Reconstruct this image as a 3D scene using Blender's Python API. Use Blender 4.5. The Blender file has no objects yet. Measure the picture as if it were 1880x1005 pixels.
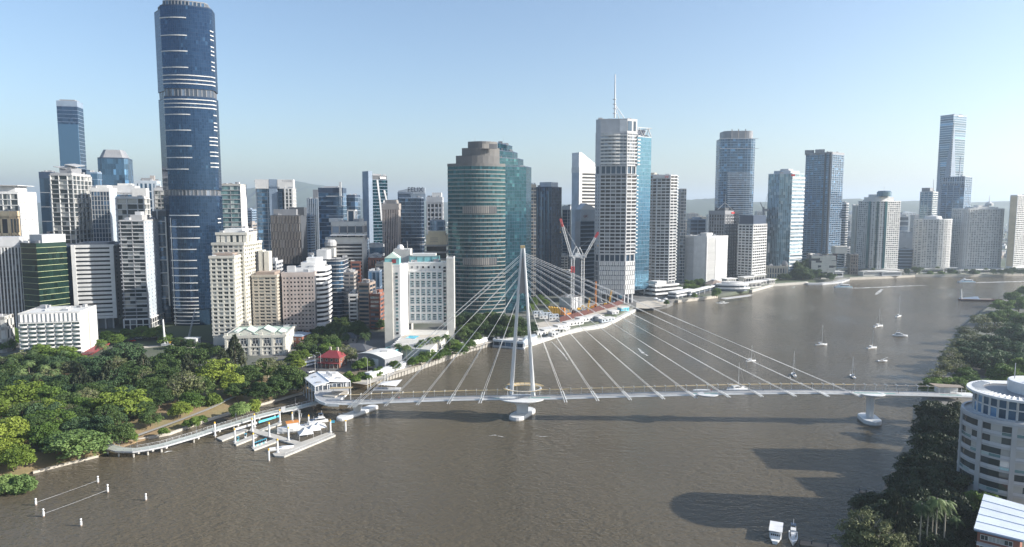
import bpy, bmesh, math, random
from mathutils import Vector, Matrix
from mathutils.geometry import tessellate_polygon
R = math.radians
HAZE = 0.0001
rnd = random.Random(11)
SC = bpy.context.scene
COL = SC.collection

# ---------------------------------------------------------------- camera
CH, FPX, PITCH = 116.0, 1253.0, R(5.56)
cam = bpy.data.cameras.new('camera'); camo = bpy.data.objects.new('camera', cam); COL.objects.link(camo)
camo.location = (0, 0, CH); camo.rotation_euler = (math.pi / 2 - PITCH, 0, 0)
cam.sensor_width = 36; cam.lens = FPX / 1880 * 36; cam.clip_start = 1; cam.clip_end = 60000
SC.camera = camo
# ---------------------------------------------------------------- sky and sun
SUN_AZ, SUN_EL = 96.5, 25.0          # clockwise from the view direction (+Y), degrees
W = bpy.data.worlds.new('World'); SC.world = W; W.use_nodes = True
wn = W.node_tree; bgn = wn.nodes['Background']
sky = wn.nodes.new('ShaderNodeTexSky'); sky.sky_type = 'NISHITA'; sky.sun_disc = False
sky.sun_elevation = R(SUN_EL); sky.sun_rotation = R(SUN_AZ)
sky.altitude = 100; sky.air_density = 1.0; sky.dust_density = 1.6; sky.ozone_density = 2.2
wn.links.new(sky.outputs[0], bgn.inputs[0]); bgn.inputs[1].default_value = 0.1
sl = bpy.data.lights.new('sun', 'SUN'); sl.energy = 4.7; sl.angle = R(0.5); sl.color = (1.0, 0.95, 0.87)
slo = bpy.data.objects.new('sun', sl); COL.objects.link(slo)
SUND = Vector((math.cos(R(SUN_EL)) * math.sin(R(SUN_AZ)), math.cos(R(SUN_EL)) * math.cos(R(SUN_AZ)), math.sin(R(SUN_EL))))
slo.rotation_euler = SUND.to_track_quat('Z', 'Y').to_euler(); slo.location = (600, -100, 600)
SC.view_settings.view_transform = 'Standard'; SC.view_settings.look = 'None'
SC.view_settings.exposure = 1.06; SC.view_settings.gamma = 1.0
SC.cycles.use_denoising = True
SC.cycles.max_bounces = 6; SC.cycles.diffuse_bounces = 3; SC.cycles.glossy_bounces = 4
SC.cycles.transparent_max_bounces = 12; SC.cycles.volume_bounces = 0
SC.cycles.sample_clamp_indirect = 20

# ---------------------------------------------------------------- picture measurements -> places
CP, SP = math.cos(PITCH), math.sin(PITCH)
def ray(px, py):
    dx = (px - 940) / FPX; dy = -(py - 502.5) / FPX
    return Vector((dx, CP + dy * SP, -SP + dy * CP))
def P(px, py, z=0.0):
    d = ray(px, py); t = (z - CH) / d.z
    return Vector((d.x * t, d.y * t, z))
def Q(px, py, Y):
    d = ray(px, py); t = Y / d.y
    return Vector((d.x * t, Y, CH + d.z * t))
def proj(v):
    x, y, z = v[0], v[1], v[2] - CH
    f = y * CP - z * SP; u = y * SP + z * CP
    return 940 + FPX * x / f, 502.5 - FPX * u / f

# ---------------------------------------------------------------- materials
MATS = {}
def newmat(key):
    m = bpy.data.materials.new(key); m.use_nodes = True; MATS[key] = m
    nt = m.node_tree; return m, nt, nt.nodes['Principled BSDF']
def N(nt, t, **kw):
    n = nt.nodes.new(t)
    for k, v in kw.items(): setattr(n, k, v)
    return n
def mixc(nt, fac, a, b, mode='MIX'):
    n = nt.nodes.new('ShaderNodeMix'); n.data_type = 'RGBA'; n.blend_type = mode
    for i, v in ((0, fac), (6, a), (7, b)):
        if hasattr(v, 'links'): nt.links.new(v, n.inputs[i])
        else: n.inputs[i].default_value = v if i == 0 else (*v, 1)
    return n.outputs[2]
def ramp(nt, src, stops):
    n = nt.nodes.new('ShaderNodeValToRGB'); el = n.color_ramp.elements
    while len(el) < len(stops): el.new(0.5)
    for e, (p, c) in zip(el, stops):
        e.position = p; e.color = (*c, 1) if len(c) == 3 else c
    nt.links.new(src, n.inputs[0]); return n.outputs[0]
def noise(nt, vec, scale, detail=3, rough=.55):
    n = N(nt, 'ShaderNodeTexNoise'); n.inputs['Scale'].default_value = scale
    n.inputs['Detail'].default_value = detail; n.inputs['Roughness'].default_value = rough
    if vec is not None: nt.links.new(vec, n.inputs['Vector'])
    return n.outputs[0]
def coords(nt, kind='Object', scale=(1, 1, 1), rot=(0, 0, 0)):
    t = N(nt, 'ShaderNodeTexCoord'); m = N(nt, 'ShaderNodeMapping')
    m.inputs['Scale'].default_value = scale; m.inputs['Rotation'].default_value = rot
    nt.links.new(t.outputs[kind], m.inputs[0]); return m.outputs[0]
def rand_id(nt):
    g = N(nt, 'ShaderNodeNewGeometry'); o = N(nt, 'ShaderNodeObjectInfo')
    a = N(nt, 'ShaderNodeMath', operation='ADD'); f = N(nt, 'ShaderNodeMath', operation='FRACT')
    nt.links.new(g.outputs['Random Per Island'], a.inputs[0]); nt.links.new(o.outputs['Random'], a.inputs[1])
    nt.links.new(a.outputs[0], f.inputs[0]); return f.outputs[0]
def sc3(c, k): return tuple(min(1, x * k) for x in c)

def paint(key, col, rough=.6, var=.13, scale=.12, metal=0.0, spec=.4):
    """wall, metal or plastic paint with weathering: broad blotches and rain streaks"""
    m, nt, b = newmat(key)
    n1 = noise(nt, coords(nt), scale, 4)
    n2 = noise(nt, coords(nt, scale=(1, 1, .06)), .7, 3)
    c = mixc(nt, ramp(nt, n1, [(.35, (0, 0, 0)), (.7, (1, 1, 1))]), sc3(col, 1 - var), sc3(col, 1 + var * .5))
    c = mixc(nt, ramp(nt, n2, [(.5, (0, 0, 0)), (.85, (.45, .45, .45))]), c, sc3(col, 1 - 2.2 * var))
    nt.links.new(c, b.inputs['Base Color'])
    b.inputs['Roughness'].default_value = rough; b.inputs['Metallic'].default_value = metal
    b.inputs['Specular IOR Level'].default_value = spec
    return m
def glass(key, col, metal=.55, rough=.07, light=None, share=.12, var=.35):
    """building glazing: tinted mirror panes that differ a little, some with pale blinds behind"""
    m, nt, b = newmat(key)
    r = rand_id(nt)
    c = mixc(nt, r, sc3(col, 1 - var), sc3(col, 1 + var))
    light = light or sc3(col, 2.4)
    c = mixc(nt, ramp(nt, r, [(1 - share - .02, (0, 0, 0)), (1 - share, (1, 1, 1))]), c, light)
    nt.links.new(c, b.inputs['Base Color'])
    mr = N(nt, 'ShaderNodeMapRange'); nt.links.new(r, mr.inputs[0])
    mr.inputs[3].default_value = metal; mr.inputs[4].default_value = metal * .75
    nt.links.new(mr.outputs[0], b.inputs['Metallic'])
    b.inputs['Roughness'].default_value = rough; b.inputs['Specular IOR Level'].default_value = .6
    bp = N(nt, 'ShaderNodeBump'); bp.inputs['Strength'].default_value = .12; bp.inputs['Distance'].default_value = .25
    nt.links.new(noise(nt, coords(nt), .35, 2), bp.inputs['Height']); nt.links.new(bp.outputs[0], b.inputs['Normal'])
    return m
def leafmat(key, col, col2, trans=.25):
    m, nt, b = newmat(key)
    r = rand_id(nt)
    c = mixc(nt, r, col, col2)
    c = mixc(nt, ramp(nt, noise(nt, coords(nt), .35, 2), [(.35, (0, 0, 0)), (.7, (1, 1, 1))]), sc3(col, .7), c)
    oi = N(nt, 'ShaderNodeObjectInfo')
    hs = N(nt, 'ShaderNodeHueSaturation'); mr = N(nt, 'ShaderNodeMapRange')
    nt.links.new(oi.outputs['Random'], mr.inputs[0]); mr.inputs[3].default_value = .7; mr.inputs[4].default_value = 1.35
    nt.links.new(mr.outputs[0], hs.inputs['Value'])
    mr2 = N(nt, 'ShaderNodeMapRange'); nt.links.new(oi.outputs['Random'], mr2.inputs[0]); mr2.inputs[3].default_value = .515; mr2.inputs[4].default_value = .485
    nt.links.new(mr2.outputs[0], hs.inputs['Hue']); nt.links.new(c, hs.inputs['Color'])
    nt.links.new(hs.outputs[0], b.inputs['Base Color'])
    b.inputs['Roughness'].default_value = .55; b.inputs['Specular IOR Level'].default_value = .25
    tr = N(nt, 'ShaderNodeBsdfTranslucent'); nt.links.new(hs.outputs[0], tr.inputs[0])
    mx = N(nt, 'ShaderNodeMixShader'); mx.inputs[0].default_value = trans
    out = nt.nodes['Material Output']
    nt.links.new(b.outputs[0], mx.inputs[1]); nt.links.new(tr.outputs[0], mx.inputs[2]); nt.links.new(mx.outputs[0], out.inputs[0])
    return m
def wavy(key, col, period, axis, depth=.3, rough=.5):
    """sheet metal with fine ribs"""
    m = paint(key, col, rough, .06)
    nt = m.node_tree; b = nt.nodes['Principled BSDF']
    w = N(nt, 'ShaderNodeTexWave'); w.bands_direction = axis; w.inputs['Scale'].default_value = .314 / period
    nt.links.new(coords(nt), w.inputs[0]); bp = N(nt, 'ShaderNodeBump'); bp.inputs['Strength'].default_value = depth; bp.inputs['Distance'].default_value = .05
    nt.links.new(w.outputs[1], bp.inputs['Height']); nt.links.new(bp.outputs[0], b.inputs['Normal'])
    return m

for k, c, r in (('white', (.61, .605, .59), .55), ('purewhite', (.68, .68, .675), .45), ('offwhite', (.51, .50, .47), .6), ('cream', (.58, .555, .49), .6), ('beige', (.44, .395, .33), .65),
                ('grey', (.38, .38, .38), .6), ('lightgrey', (.38, .38, .38), .6), ('midgrey', (.24, .245, .26), .55), ('darkgrey', (.07, .075, .085), .5), ('black', (.02, .021, .025), .4),
                ('pink', (.43, .365, .335), .65), ('brown', (.30, .24, .20), .65), ('tan', (.62, .50, .33), .65), ('brick', (.24, .10, .07), .8), ('concrete', (.44, .42, .38), .75),
                ('roofgrey', (.30, .30, .30), .8), ('roofpale', (.60, .60, .58), .7), ('navy', (.03, .05, .09), .4), ('greenroof', (.45, .55, .48), .6), ('redroof', (.23, .04, .045), .6),
                ('lime', (.34, .37, .20), .5), ('granite', (.15, .145, .14), .6), ('bandstone', (.25, .235, .215), .6), ('bluewhite', (.42, .47, .52), .5), ('skyblue', (.10, .50, .68), .5), ('yellow', (.70, .40, .04), .5), ('red', (.60, .04, .04), .5),
                ('rust', (.10, .036, .03), .8), ('teal', (.20, .45, .47), .5), ('decking', (.36, .39, .35), .7), ('gold', (.50, .38, .20), .5), ('deckteal', (.16, .34, .31), .6), ('bronze', (.26, .21, .16), .5),
                ('bark', (.13, .10, .075), .9), ('palebark', (.55, .50, .43), .8), ('palmtrunk', (.30, .27, .22), .9), ('asphalt', (.055, .055, .06), .9), ('timber', (.28, .21, .15), .8),
                ('blueroof', (.62, .68, .76), .45), ('stonegrey', (.30, .285, .26), .8), ('paving', (.46, .42, .36), .8), ('taupe', (.33, .30, .28), .6), ('bluegrey', (.22, .28, .36), .5),
                ('skin', (.45, .28, .2), .6), ('cloth', (.05, .06, .1), .8), ('orange', (.65, .25, .05), .5), ('pool', (.05, .45, .62), .1), ('palegrey', (.46, .465, .475), .5), ('aluminium', (.62, .63, .64), .35)):
    paint(k, c, r)
paint('bridgewhite', (.64, .65, .65), .4, .10)
paint('hullwhite', (.84, .84, .83), .2, .04)
for k, c, kw in (('g_navy', (.028, .066, .13), dict(metal=.75, rough=.05, share=.015, var=.07, light=(.06, .13, .22))), ('g_blue', (.055, .12, .20), dict(metal=.6, share=.08)),
                 ('g_deep', (.03, .06, .10), dict(metal=.4, share=.08)), ('g_dark', (.018, .02, .026), dict(metal=.15, rough=.1, share=.14, light=(.16, .17, .18))),
                 ('g_teal', (.02, .085, .105), dict(metal=.75, rough=.05, share=.05, var=.18, light=(.05, .15, .18))), ('g_teal2', (.014, .068, .095), dict(metal=.75, rough=.05, share=.04, var=.18, light=(.04, .14, .17))),
                 ('g_sky', (.06, .165, .25), dict(metal=.75, rough=.05, share=.03, var=.1, light=(.1, .24, .33))), ('g_pale', (.17, .27, .34), dict(metal=.65, rough=.06, share=.1, light=(.34, .42, .46))),
                 ('g_green', (.010, .028, .022), dict(metal=.3, rough=.08, share=.06, light=(.03, .06, .045))), ('g_aqua', (.16, .27, .28), dict(metal=.3, rough=.12, share=.2, light=(.42, .5, .48))),
                 ('g_hotel', (.26, .42, .44), dict(metal=.2, rough=.15, share=.3, light=(.4, .56, .57))), ('g_home', (.05, .065, .07), dict(metal=.25, rough=.1, share=.3, light=(.42, .42, .4))), ('g_smoke', (.10, .12, .15), dict(metal=.45, rough=.08, share=.12))):
    glass(k, c, **kw)
leafmat('leaf_bright', (.16, .23, .036), (.30, .37, .064), .32)
leafmat('leaf_mid', (0.104, 0.182, 0.0338), (0.208, 0.299, 0.0585), .3)
leafmat('leaf_pale', (0.156, 0.247, 0.0715), (0.247, 0.338, 0.117), .28)
leafmat('leaf_dark', (0.0585, 0.104, 0.0286), (0.13, 0.189, 0.052), .25)
leafmat('leaf_blue', (.052, .10, .042), (.11, .175, .07), .22)
leafmat('leaf_gum', (0.13, 0.15, 0.065), (0.26, 0.273, 0.124), .22)
leafmat('leaf_deep', (.026, .046, .018), (.06, .085, .03), .15)  # grove leaves: shade from the neighbouring buildings put into a darker leaf colour
leafmat('leaf_pine', (0.039, 0.0585, 0.0286), (0.0975, 0.0975, 0.052), .1)
leafmat('leaf_palm', (0.078, 0.13, 0.0455), (0.169, 0.221, 0.078), .2)
wavy('ribroof', (.74, .75, .76), .9, 'X', .5)
wavy('screenrib', (.72, .73, .73), .5, 'Z', .4)
def M(k): return MATS[k]

# ---------------------------------------------------------------- mesh builder
class MB:
    def __init__(s): s.v, s.f, s.m, s.mi = [], [], [], 0
    def mat(s, i): s.mi = i; return s
    def add(s, vs, fs):
        o = len(s.v); s.v += [tuple(v) for v in vs]; s.f += [tuple(i + o for i in f) for f in fs]; s.m += [s.mi] * len(fs); return s
    def quad(s, a, b, c, d): return s.add((a, b, c, d), ((0, 1, 2, 3),))
    def box(s, c, sz, rz=0.0, bottom=True):
        x, y, z = sz[0] / 2, sz[1] / 2, sz[2] / 2; ca, sa = math.cos(rz), math.sin(rz)
        vs = [(c[0] + a * x * ca - b * y * sa, c[1] + a * x * sa + b * y * ca, c[2] + k * z) for k in (-1, 1) for a, b in ((-1, -1), (1, -1), (1, 1), (-1, 1))]
        fs = [(4, 5, 6, 7), (0, 1, 5, 4), (1, 2, 6, 5), (2, 3, 7, 6), (3, 0, 4, 7)] + ([(3, 2, 1, 0)] if bottom else [])
        return s.add(vs, fs)
    def prism(s, poly, z0, z1, cap=True, bot=False):
        n = len(poly)
        vs = [(p[0], p[1], z0) for p in poly] + [(p[0], p[1], z1) for p in poly]
        fs = [(i, (i + 1) % n, n + (i + 1) % n, n + i) for i in range(n)]
        if cap: fs.append(tuple(range(n, 2 * n)))
        if bot: fs.append(tuple(reversed(range(n))))
        return s.add(vs, fs)
    def loft(s, rings, cap0=True, cap1=True, close=True):
        n = len(rings[0]); vs = [p for r in rings for p in r]; fs = []
        for k in range(len(rings) - 1):
            for i in range(n if close else n - 1):
                j = (i + 1) % n; fs.append((k * n + i, k * n + j, (k + 1) * n + j, (k + 1) * n + i))
        if cap0: fs.append(tuple(reversed(range(n))))
        if cap1: fs.append(tuple(range((len(rings) - 1) * n, len(rings) * n)))
        return s.add(vs, fs)
    def tube(s, pts, r, n=6, cap=True):
        pts = [Vector(p) for p in pts]; rs = r if isinstance(r, (list, tuple)) else [r] * len(pts); rings = []
        for i, p in enumerate(pts):
            t = (pts[min(i + 1, len(pts) - 1)] - pts[max(i - 1, 0)]).normalized()
            a = t.cross(Vector((0, 0, 1))) if abs(t.z) < .95 else t.cross(Vector((1, 0, 0))); a.normalize(); b = t.cross(a)
            rings.append([p + (a * math.cos(2 * math.pi * k / n) + b * math.sin(2 * math.pi * k / n)) * rs[i] for k in range(n)])
        return s.loft(rings, cap, cap)
    def lathe(s, prof, n=16, c=(0, 0, 0)):
        rings = [[(c[0] + r * math.cos(2 * math.pi * k / n), c[1] + r * math.sin(2 * math.pi * k / n), c[2] + z) for k in range(n)] for r, z in prof]
        return s.loft(rings)
    def mesh(s, name, mats, smooth=False):
        me = bpy.data.meshes.new(name); me.from_pydata(s.v, [], s.f)
        for m in (mats if isinstance(mats, (list, tuple)) else [mats]): me.materials.append(M(m))
        if any(s.m): me.polygons.foreach_set('material_index', s.m)
        if smooth: me.polygons.foreach_set('use_smooth', [True] * len(me.polygons))
        me.update(); return me
    def build(s, name, mats, parent=None, loc=(0, 0, 0), rz=0.0, smooth=False):
        return inst(name, s.mesh(name, mats, smooth), parent, loc, rz)
def inst(name, me, parent=None, loc=(0, 0, 0), rz=0.0, scale=None):
    o = bpy.data.objects.new(name, me); COL.objects.link(o)
    o.location = loc; o.rotation_euler = (0, 0, rz)
    if scale is not None: o.scale = scale
    if parent is not None: o.parent = parent
    return o
LABELS = set()
def tag(o, label, cat, group=None, kind=None):
    o['label'] = label; o['category'] = cat
    if group: o['group'] = group
    if kind: o['kind'] = kind
    return o
def struct(o): o['kind'] = 'structure'; return o
def stuff(o): o['kind'] = 'stuff'; return o
def thing(name, label, cat, loc=(0, 0, 0), rz=0.0, group=None):
    o = bpy.data.objects.new(name, None); COL.objects.link(o); o.empty_display_size = 1
    o.location = loc; o.rotation_euler = (0, 0, rz); return tag(o, label, cat, group)
def copy_tree(o, parent=None, **kw):
    c = o.copy(); COL.objects.link(c); c.parent = parent
    for ch in o.children: copy_tree(ch, c)
    return c
_boxes = {}
def boxmesh(sx, sy, sz, mat):
    k = (round(sx, 2), round(sy, 2), round(sz, 2), mat)
    if k not in _boxes: _boxes[k] = MB().box((0, 0, 0), k[:3]).mesh('block', mat)
    return _boxes[k]
def bx(name, parent, c, sz, mat, rz=0.0):
    return inst(name, boxmesh(*sz, mat), parent, c, rz)
ORD = 'first second third fourth fifth sixth seventh eighth ninth tenth eleventh twelfth thirteenth fourteenth fifteenth sixteenth seventeenth eighteenth nineteenth twentieth'.split()
_T = 'twenty thirty forty fifty sixty seventy eighty ninety'.split()
def ordinal(i):
    if i < 20: return ORD[i]
    k = i + 1; t, u = divmod(k, 10)
    return (_T[t - 2] + '-' + ORD[u - 1]) if u else _T[t - 2][:-1] + 'ieth'
# ---------------------------------------------------------------- river, banks, ground, hills
ZL = 4.0
def offset_line(pts, ins):
    out = []
    for i, p in enumerate(pts):
        t = (pts[min(i + 1, len(pts) - 1)] - pts[max(i - 1, 0)]); t.z = 0; t.normalize()
        nrm = Vector((-t.y, t.x, 0)); out.append(p + nrm * ins[i])
    return out
# water side on the right of travel direction; inland = left normal
LB = [(-900, -3000, 6), (-700, -400, 6), (-480, 60, 6), (-330, 225, 8)]
LBpx = [(-60, 905, 10), (0, 884, 12), (60, 868, 14), (110, 855, 14), (180, 838, 14), (250, 813, 14), (310, 797, 15), (380, 772, 16), (450, 751, 16), (520, 732, 14), (560, 722, 8), (600, 716, 5), (640, 714, 3),
        (684, 708, 1), (751, 686, 1), (808, 666, 1), (866, 645, 1), (900, 636, 1), (930, 634, 1), (985, 626, 1), (1020, 618, 1), (1060, 606, 1), (1100, 599, 1), (1128, 588, 1), (1150, 577, 1), (1165, 570, 1), (1180, 570, 1),
        (1200, 571, 1), (1225, 566, 1), (1236, 561, 1), (1228, 557, 1), (1245, 555, 1), (1290, 550, 1), (1330, 545, 1), (1380, 536, 1), (1420, 525, 1), (1480, 521, 1), (1530, 519, 1), (1560, 514, 1), (1620, 511, 1), (1680, 508, 1), (1760, 508, 1), (1880, 506, 1)]
lb = [Vector((x, y, 0)) for x, y, _ in LB] + [P(a, b) for a, b, _ in LBpx] + [Vector((1300, 1120, 0)), Vector((3000, 1180, 0)), Vector((19000, 1600, 0))]
lin = [i for *_, i in LB] + [i for *_, i in LBpx] + [1, 1, 1]
RB = [(1530, 1060, 3), (1545, 1005, 3), (1590, 935, 4), (1640, 880, 4), (1670, 830, 4), (1690, 790, 4), (1690, 740, 4), (1710, 690, 5), (1740, 640, 5), (1765, 600, 5), (1800, 572, 5), (1850, 548, 5), (1880, 533, 5), (1900, 528, 5)]
rb = [Vector((60, 60, 0)), Vector((40, -100, 0)), Vector((-60, -600, 0)), Vector((-200, -3000, 0))]
rb = list(reversed(rb)) + [P(a, b) for a, b, _ in RB] + [Vector((1100, 985, 0)), Vector((3000, 1020, 0)), Vector((19000, 1300, 0))]
rin = [4] * 4 + [i for *_, i in RB] + [5] * 3
rb_r = list(reversed(rb)); rin_r = list(reversed(rin))

# ground material: city ground of asphalt, paving and patches of green; dry lawn in the park
m, nt, b = newmat('citymat')
co = coords(nt)
n1 = noise(nt, co, .02, 4); n2 = noise(nt, co, .004, 3); n3 = noise(nt, co, .35, 3)
c = mixc(nt, ramp(nt, n1, [(.38, (0, 0, 0)), (.6, (1, 1, 1))]), (.07, .07, .07), (.17, .165, .155))
c = mixc(nt, ramp(nt, n2, [(.45, (0, 0, 0)), (.58, (1, 1, 1))]), c, (.055, .075, .035))
lawn = mixc(nt, ramp(nt, noise(nt, co, .05, 4), [(.4, (0, 0, 0)), (.62, (1, 1, 1))]), (.27, .19, .105), (.19, .165, .075))
lawn = mixc(nt, ramp(nt, n3, [(.3, (0, 0, 0)), (.8, (.5, .5, .5))]), lawn, (.14, .095, .055))
sep = N(nt, 'ShaderNodeSeparateXYZ'); nt.links.new(co, sep.inputs[0])
def lt(src, v, w):
    mr = N(nt, 'ShaderNodeMapRange'); nt.links.new(src, mr.inputs[0]); mr.inputs[1].default_value = v - w; mr.inputs[2].default_value = v + w; mr.inputs[3].default_value = 1; mr.inputs[4].default_value = 0; return mr.outputs[0]
mu = N(nt, 'ShaderNodeMath', operation='MULTIPLY'); nt.links.new(lt(sep.outputs[0], -88, 6), mu.inputs[0]); nt.links.new(lt(sep.outputs[1], 455, 8), mu.inputs[1])
c = mixc(nt, mu.outputs[0], c, lawn)
# far suburbs: pale roofs scattered among trees
far = N(nt, 'ShaderNodeMapRange'); nt.links.new(sep.outputs[1], far.inputs[0]); far.inputs[1].default_value = 1300; far.inputs[2].default_value = 1700
vo = N(nt, 'ShaderNodeTexVoronoi'); vo.inputs['Scale'].default_value = .03; nt.links.new(co, vo.inputs[0])
sub = mixc(nt, ramp(nt, vo.outputs['Distance'], [(.22, (1, 1, 1)), (.3, (0, 0, 0))]), (.035, .055, .03), (.36, .33, .31))
sub = mixc(nt, ramp(nt, noise(nt, co, .0015, 3), [(.45, (0, 0, 0)), (.6, (1, 1, 1))]), sub, (.035, .055, .03))
c = mixc(nt, far.outputs[0], c, sub)
nt.links.new(c, b.inputs['Base Color']); b.inputs['Roughness'].default_value = .9
# river: silty water, brown in the sun, mirroring the sky
m, nt, b = newmat('rivermat')
co = coords(nt)
big = noise(nt, coords(nt, scale=(1, .55, 1), rot=(0, 0, R(20))), .006, 4)
c = mixc(nt, ramp(nt, big, [(.35, (0, 0, 0)), (.68, (1, 1, 1))]), (.078, .066, .046), (.108, .090, .062))
nt.links.new(c, b.inputs['Base Color'])
b.inputs['IOR'].default_value = 1.33; b.inputs['Specular IOR Level'].default_value = .22; b.inputs['Specular Tint'].default_value = (.42, .66, 1, 1)
mr = N(nt, 'ShaderNodeMapRange'); nt.links.new(big, mr.inputs[0]); mr.inputs[1].default_value = .35; mr.inputs[2].default_value = .65; mr.inputs[3].default_value = .07; mr.inputs[4].default_value = .2
nt.links.new(mr.outputs[0], b.inputs['Roughness'])
w1 = noise(nt, coords(nt, scale=(.55, 1, 1), rot=(0, 0, R(-24))), .30, 3, .6); w2 = noise(nt, coords(nt, scale=(.6, 1, 1), rot=(0, 0, R(12))), .9, 2, .5)
ad = N(nt, 'ShaderNodeMath', operation='MULTIPLY_ADD'); nt.links.new(w2, ad.inputs[0]); ad.inputs[1].default_value = .5; nt.links.new(w1, ad.inputs[2])
bp = N(nt, 'ShaderNodeBump'); bp.inputs['Strength'].default_value = 1.0; bp.inputs['Distance'].default_value = 1.2
mr = N(nt, 'ShaderNodeMapRange'); nt.links.new(noise(nt, coords(nt), .012, 3), mr.inputs[0]); mr.inputs[1].default_value = .3; mr.inputs[2].default_value = .7; mr.inputs[3].default_value = .3; mr.inputs[4].default_value = 1.0
nt.links.new(mr.outputs[0], bp.inputs['Strength'])
nt.links.new(ad.outputs[0], bp.inputs['Height']); nt.links.new(bp.outputs[0], b.inputs['Normal'])

def land(name, bank, ins, outer):
    top = offset_line(bank, ins); mb = MB()
    poly = [(p.x, p.y, ZL) for p in top] + [(x, y, ZL) for x, y in outer]
    tri = tessellate_polygon([[Vector(p) for p in poly]])
    mb.add(poly, [t for t in tri])
    for i in range(len(bank) - 1):
        a, b2 = bank[i], bank[i + 1]
        mb.quad((a.x, a.y, -1.0), (b2.x, b2.y, -1.0), (b2.x, b2.y, .6), (a.x, a.y, .6))
        mb.quad((a.x, a.y, .6), (b2.x, b2.y, .6), poly[i + 1], poly[i])
    o = mb.build(name, 'citymat'); bm = bmesh.new(); bm.from_mesh(o.data); bmesh.ops.remove_doubles(bm, verts=bm.verts, dist=.001)
    bmesh.ops.recalc_face_normals(bm, faces=bm.faces)
    for f in bm.faces:
        if abs(f.normal.z) > .5 and f.normal.z < 0: f.normal_flip()
    bm.to_mesh(o.data); bm.free(); return struct(o)
land('ground', lb, lin, [(19000, 24000), (-19000, 24000), (-19000, -3000)])
land('riverbank_ground', rb_r, rin_r, [(19000 * 0 - 200, -3000), (19000, -3000)])
wm = MB(); wm.quad((-1500, -3200, 0), (19500, -3200, 0), (19500, 2500, 0), (-1500, 2500, 0))
river = struct(wm.build('river', 'rivermat'))
# hills on the horizon
m, nt, b = newmat('hillmat')
nn = noise(nt, coords(nt), .004, 6, .65)
nt.links.new(mixc(nt, nn, (.025, .042, .022), (.06, .08, .045)), b.inputs['Base Color']); b.inputs['Roughness'].default_value = .95
def hills(name, pts, Y, depth, seed):
    """pts: (px, py) of the skyline seen at distance Y"""
    r = random.Random(seed); prof = []
    for i in range(len(pts) - 1):
        for k in range(6):
            t = k / 6; px = pts[i][0] * (1 - t) + pts[i + 1][0] * t; py = pts[i][1] * (1 - t) + pts[i + 1][1] * t
            prof.append(Q(px, py + r.uniform(-.8, .8), Y))
    rows = []
    for j in range(9):
        v = j / 8; hgt = math.sin(v * math.pi) ** .8
        rows.append([(p.x, Y - depth / 2 + depth * v + r.uniform(-1, 1) * depth * .03, ZL - .5 + max(0, p.z - ZL) * hgt * (1 + (r.uniform(-.09, .09) if j != 4 else 0))) for p in prof])
    return struct(MB().loft(rows, False, False, False).build(name, 'hillmat', smooth=True))
hills('hills', [(-250, 384), (-100, 376), (60, 372), (240, 374), (400, 366), (470, 350), (525, 335), (552, 334), (585, 342), (625, 360), (690, 368), (760, 365), (820, 372), (900, 376), (1000, 374), (1100, 378)], 9000, 4200, 3)
hills('hills', [(950, 380), (1050, 376), (1160, 374), (1260, 367), (1300, 365), (1360, 371), (1440, 372), (1540, 366), (1600, 370), (1680, 369), (1760, 373), (1850, 370), (2000, 368), (2200, 375)], 6200, 3000, 5)
# city roads seen between the blocks
def road(pxs, w, z=.012, mat='asphalt', name='road', zl=ZL):
    pts = [P(a, b, zl) for a, b in pxs]; L = offset_line(pts, [w / 2] * len(pts)); Rr = offset_line(pts, [-w / 2] * len(pts)); mb = MB()
    for i in range(len(pts) - 1):
        mb.quad((Rr[i].x, Rr[i].y, zl + z), (Rr[i + 1].x, Rr[i + 1].y, zl + z), (L[i + 1].x, L[i + 1].y, zl + z), (L[i].x, L[i].y, zl + z))
    return struct(mb.build(name, mat))
road([(545, 700), (565, 680), (590, 655), (612, 630), (640, 600), (660, 580), (690, 560)], 15)
road([(180, 628), (250, 622), (330, 622), (400, 640)], 20)
road([(240, 640), (330, 632), (420, 650)], 9, .02, 'paving', 'pavement')
road([(660, 705), (700, 690), (800, 655), (900, 625)], 12, .02, 'paving', 'path')
road([(700, 690 - 17), (800, 640), (880, 612)], 8, .012)
road([(905, 612), (985, 600), (1060, 585), (1140, 560)], 26, .02, 'paving', 'pavement')
# ---------------------------------------------------------------- building kit
def rect(xA, xB, xC, yt, Y, phi, d=None):
    """rectangle footprint from the picture columns of its left, near and right corners; returns corners (CCW) and roof height"""
    B = Q(xB, yt, Y); z = B.z; ph = R(phi)
    def solve(px, dirv):
        # point B + s*dirv must fall on column px at height z
        # px: 940 + F*x/f, f = y*CP-(z-CH)*SP
        k = (px - 940) / FPX; f0 = B.y * CP - (z - CH) * SP
        den = dirv[0] - k * dirv[1] * CP
        return (k * f0 - B.x) / den
    if d is None:      # turn the block until both visible faces have a plausible length
        ok = []
        for k in range(-60, 76, 2):
            p = R(k); w_, d_ = solve(xA, (-math.cos(p), math.sin(p))), solve(xC, (math.sin(p), math.cos(p)))
            if 4 < w_ < 80 and 10 < d_ < 46: ok.append((abs(k - phi), k))
        if ok: ph = R(min(ok)[1])
    u = (-math.cos(ph), math.sin(ph)); v = (math.sin(ph), math.cos(ph))
    w = abs(solve(xA, u)); d = abs(solve(xC, v)) if d is None else d
    b = (B.x, B.y); a = (b[0] + u[0] * w, b[1] + u[1] * w); c = (b[0] + v[0] * d, b[1] + v[1] * d)
    return [a, b, c, (a[0] + v[0] * d, a[1] + v[1] * d)], z
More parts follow.
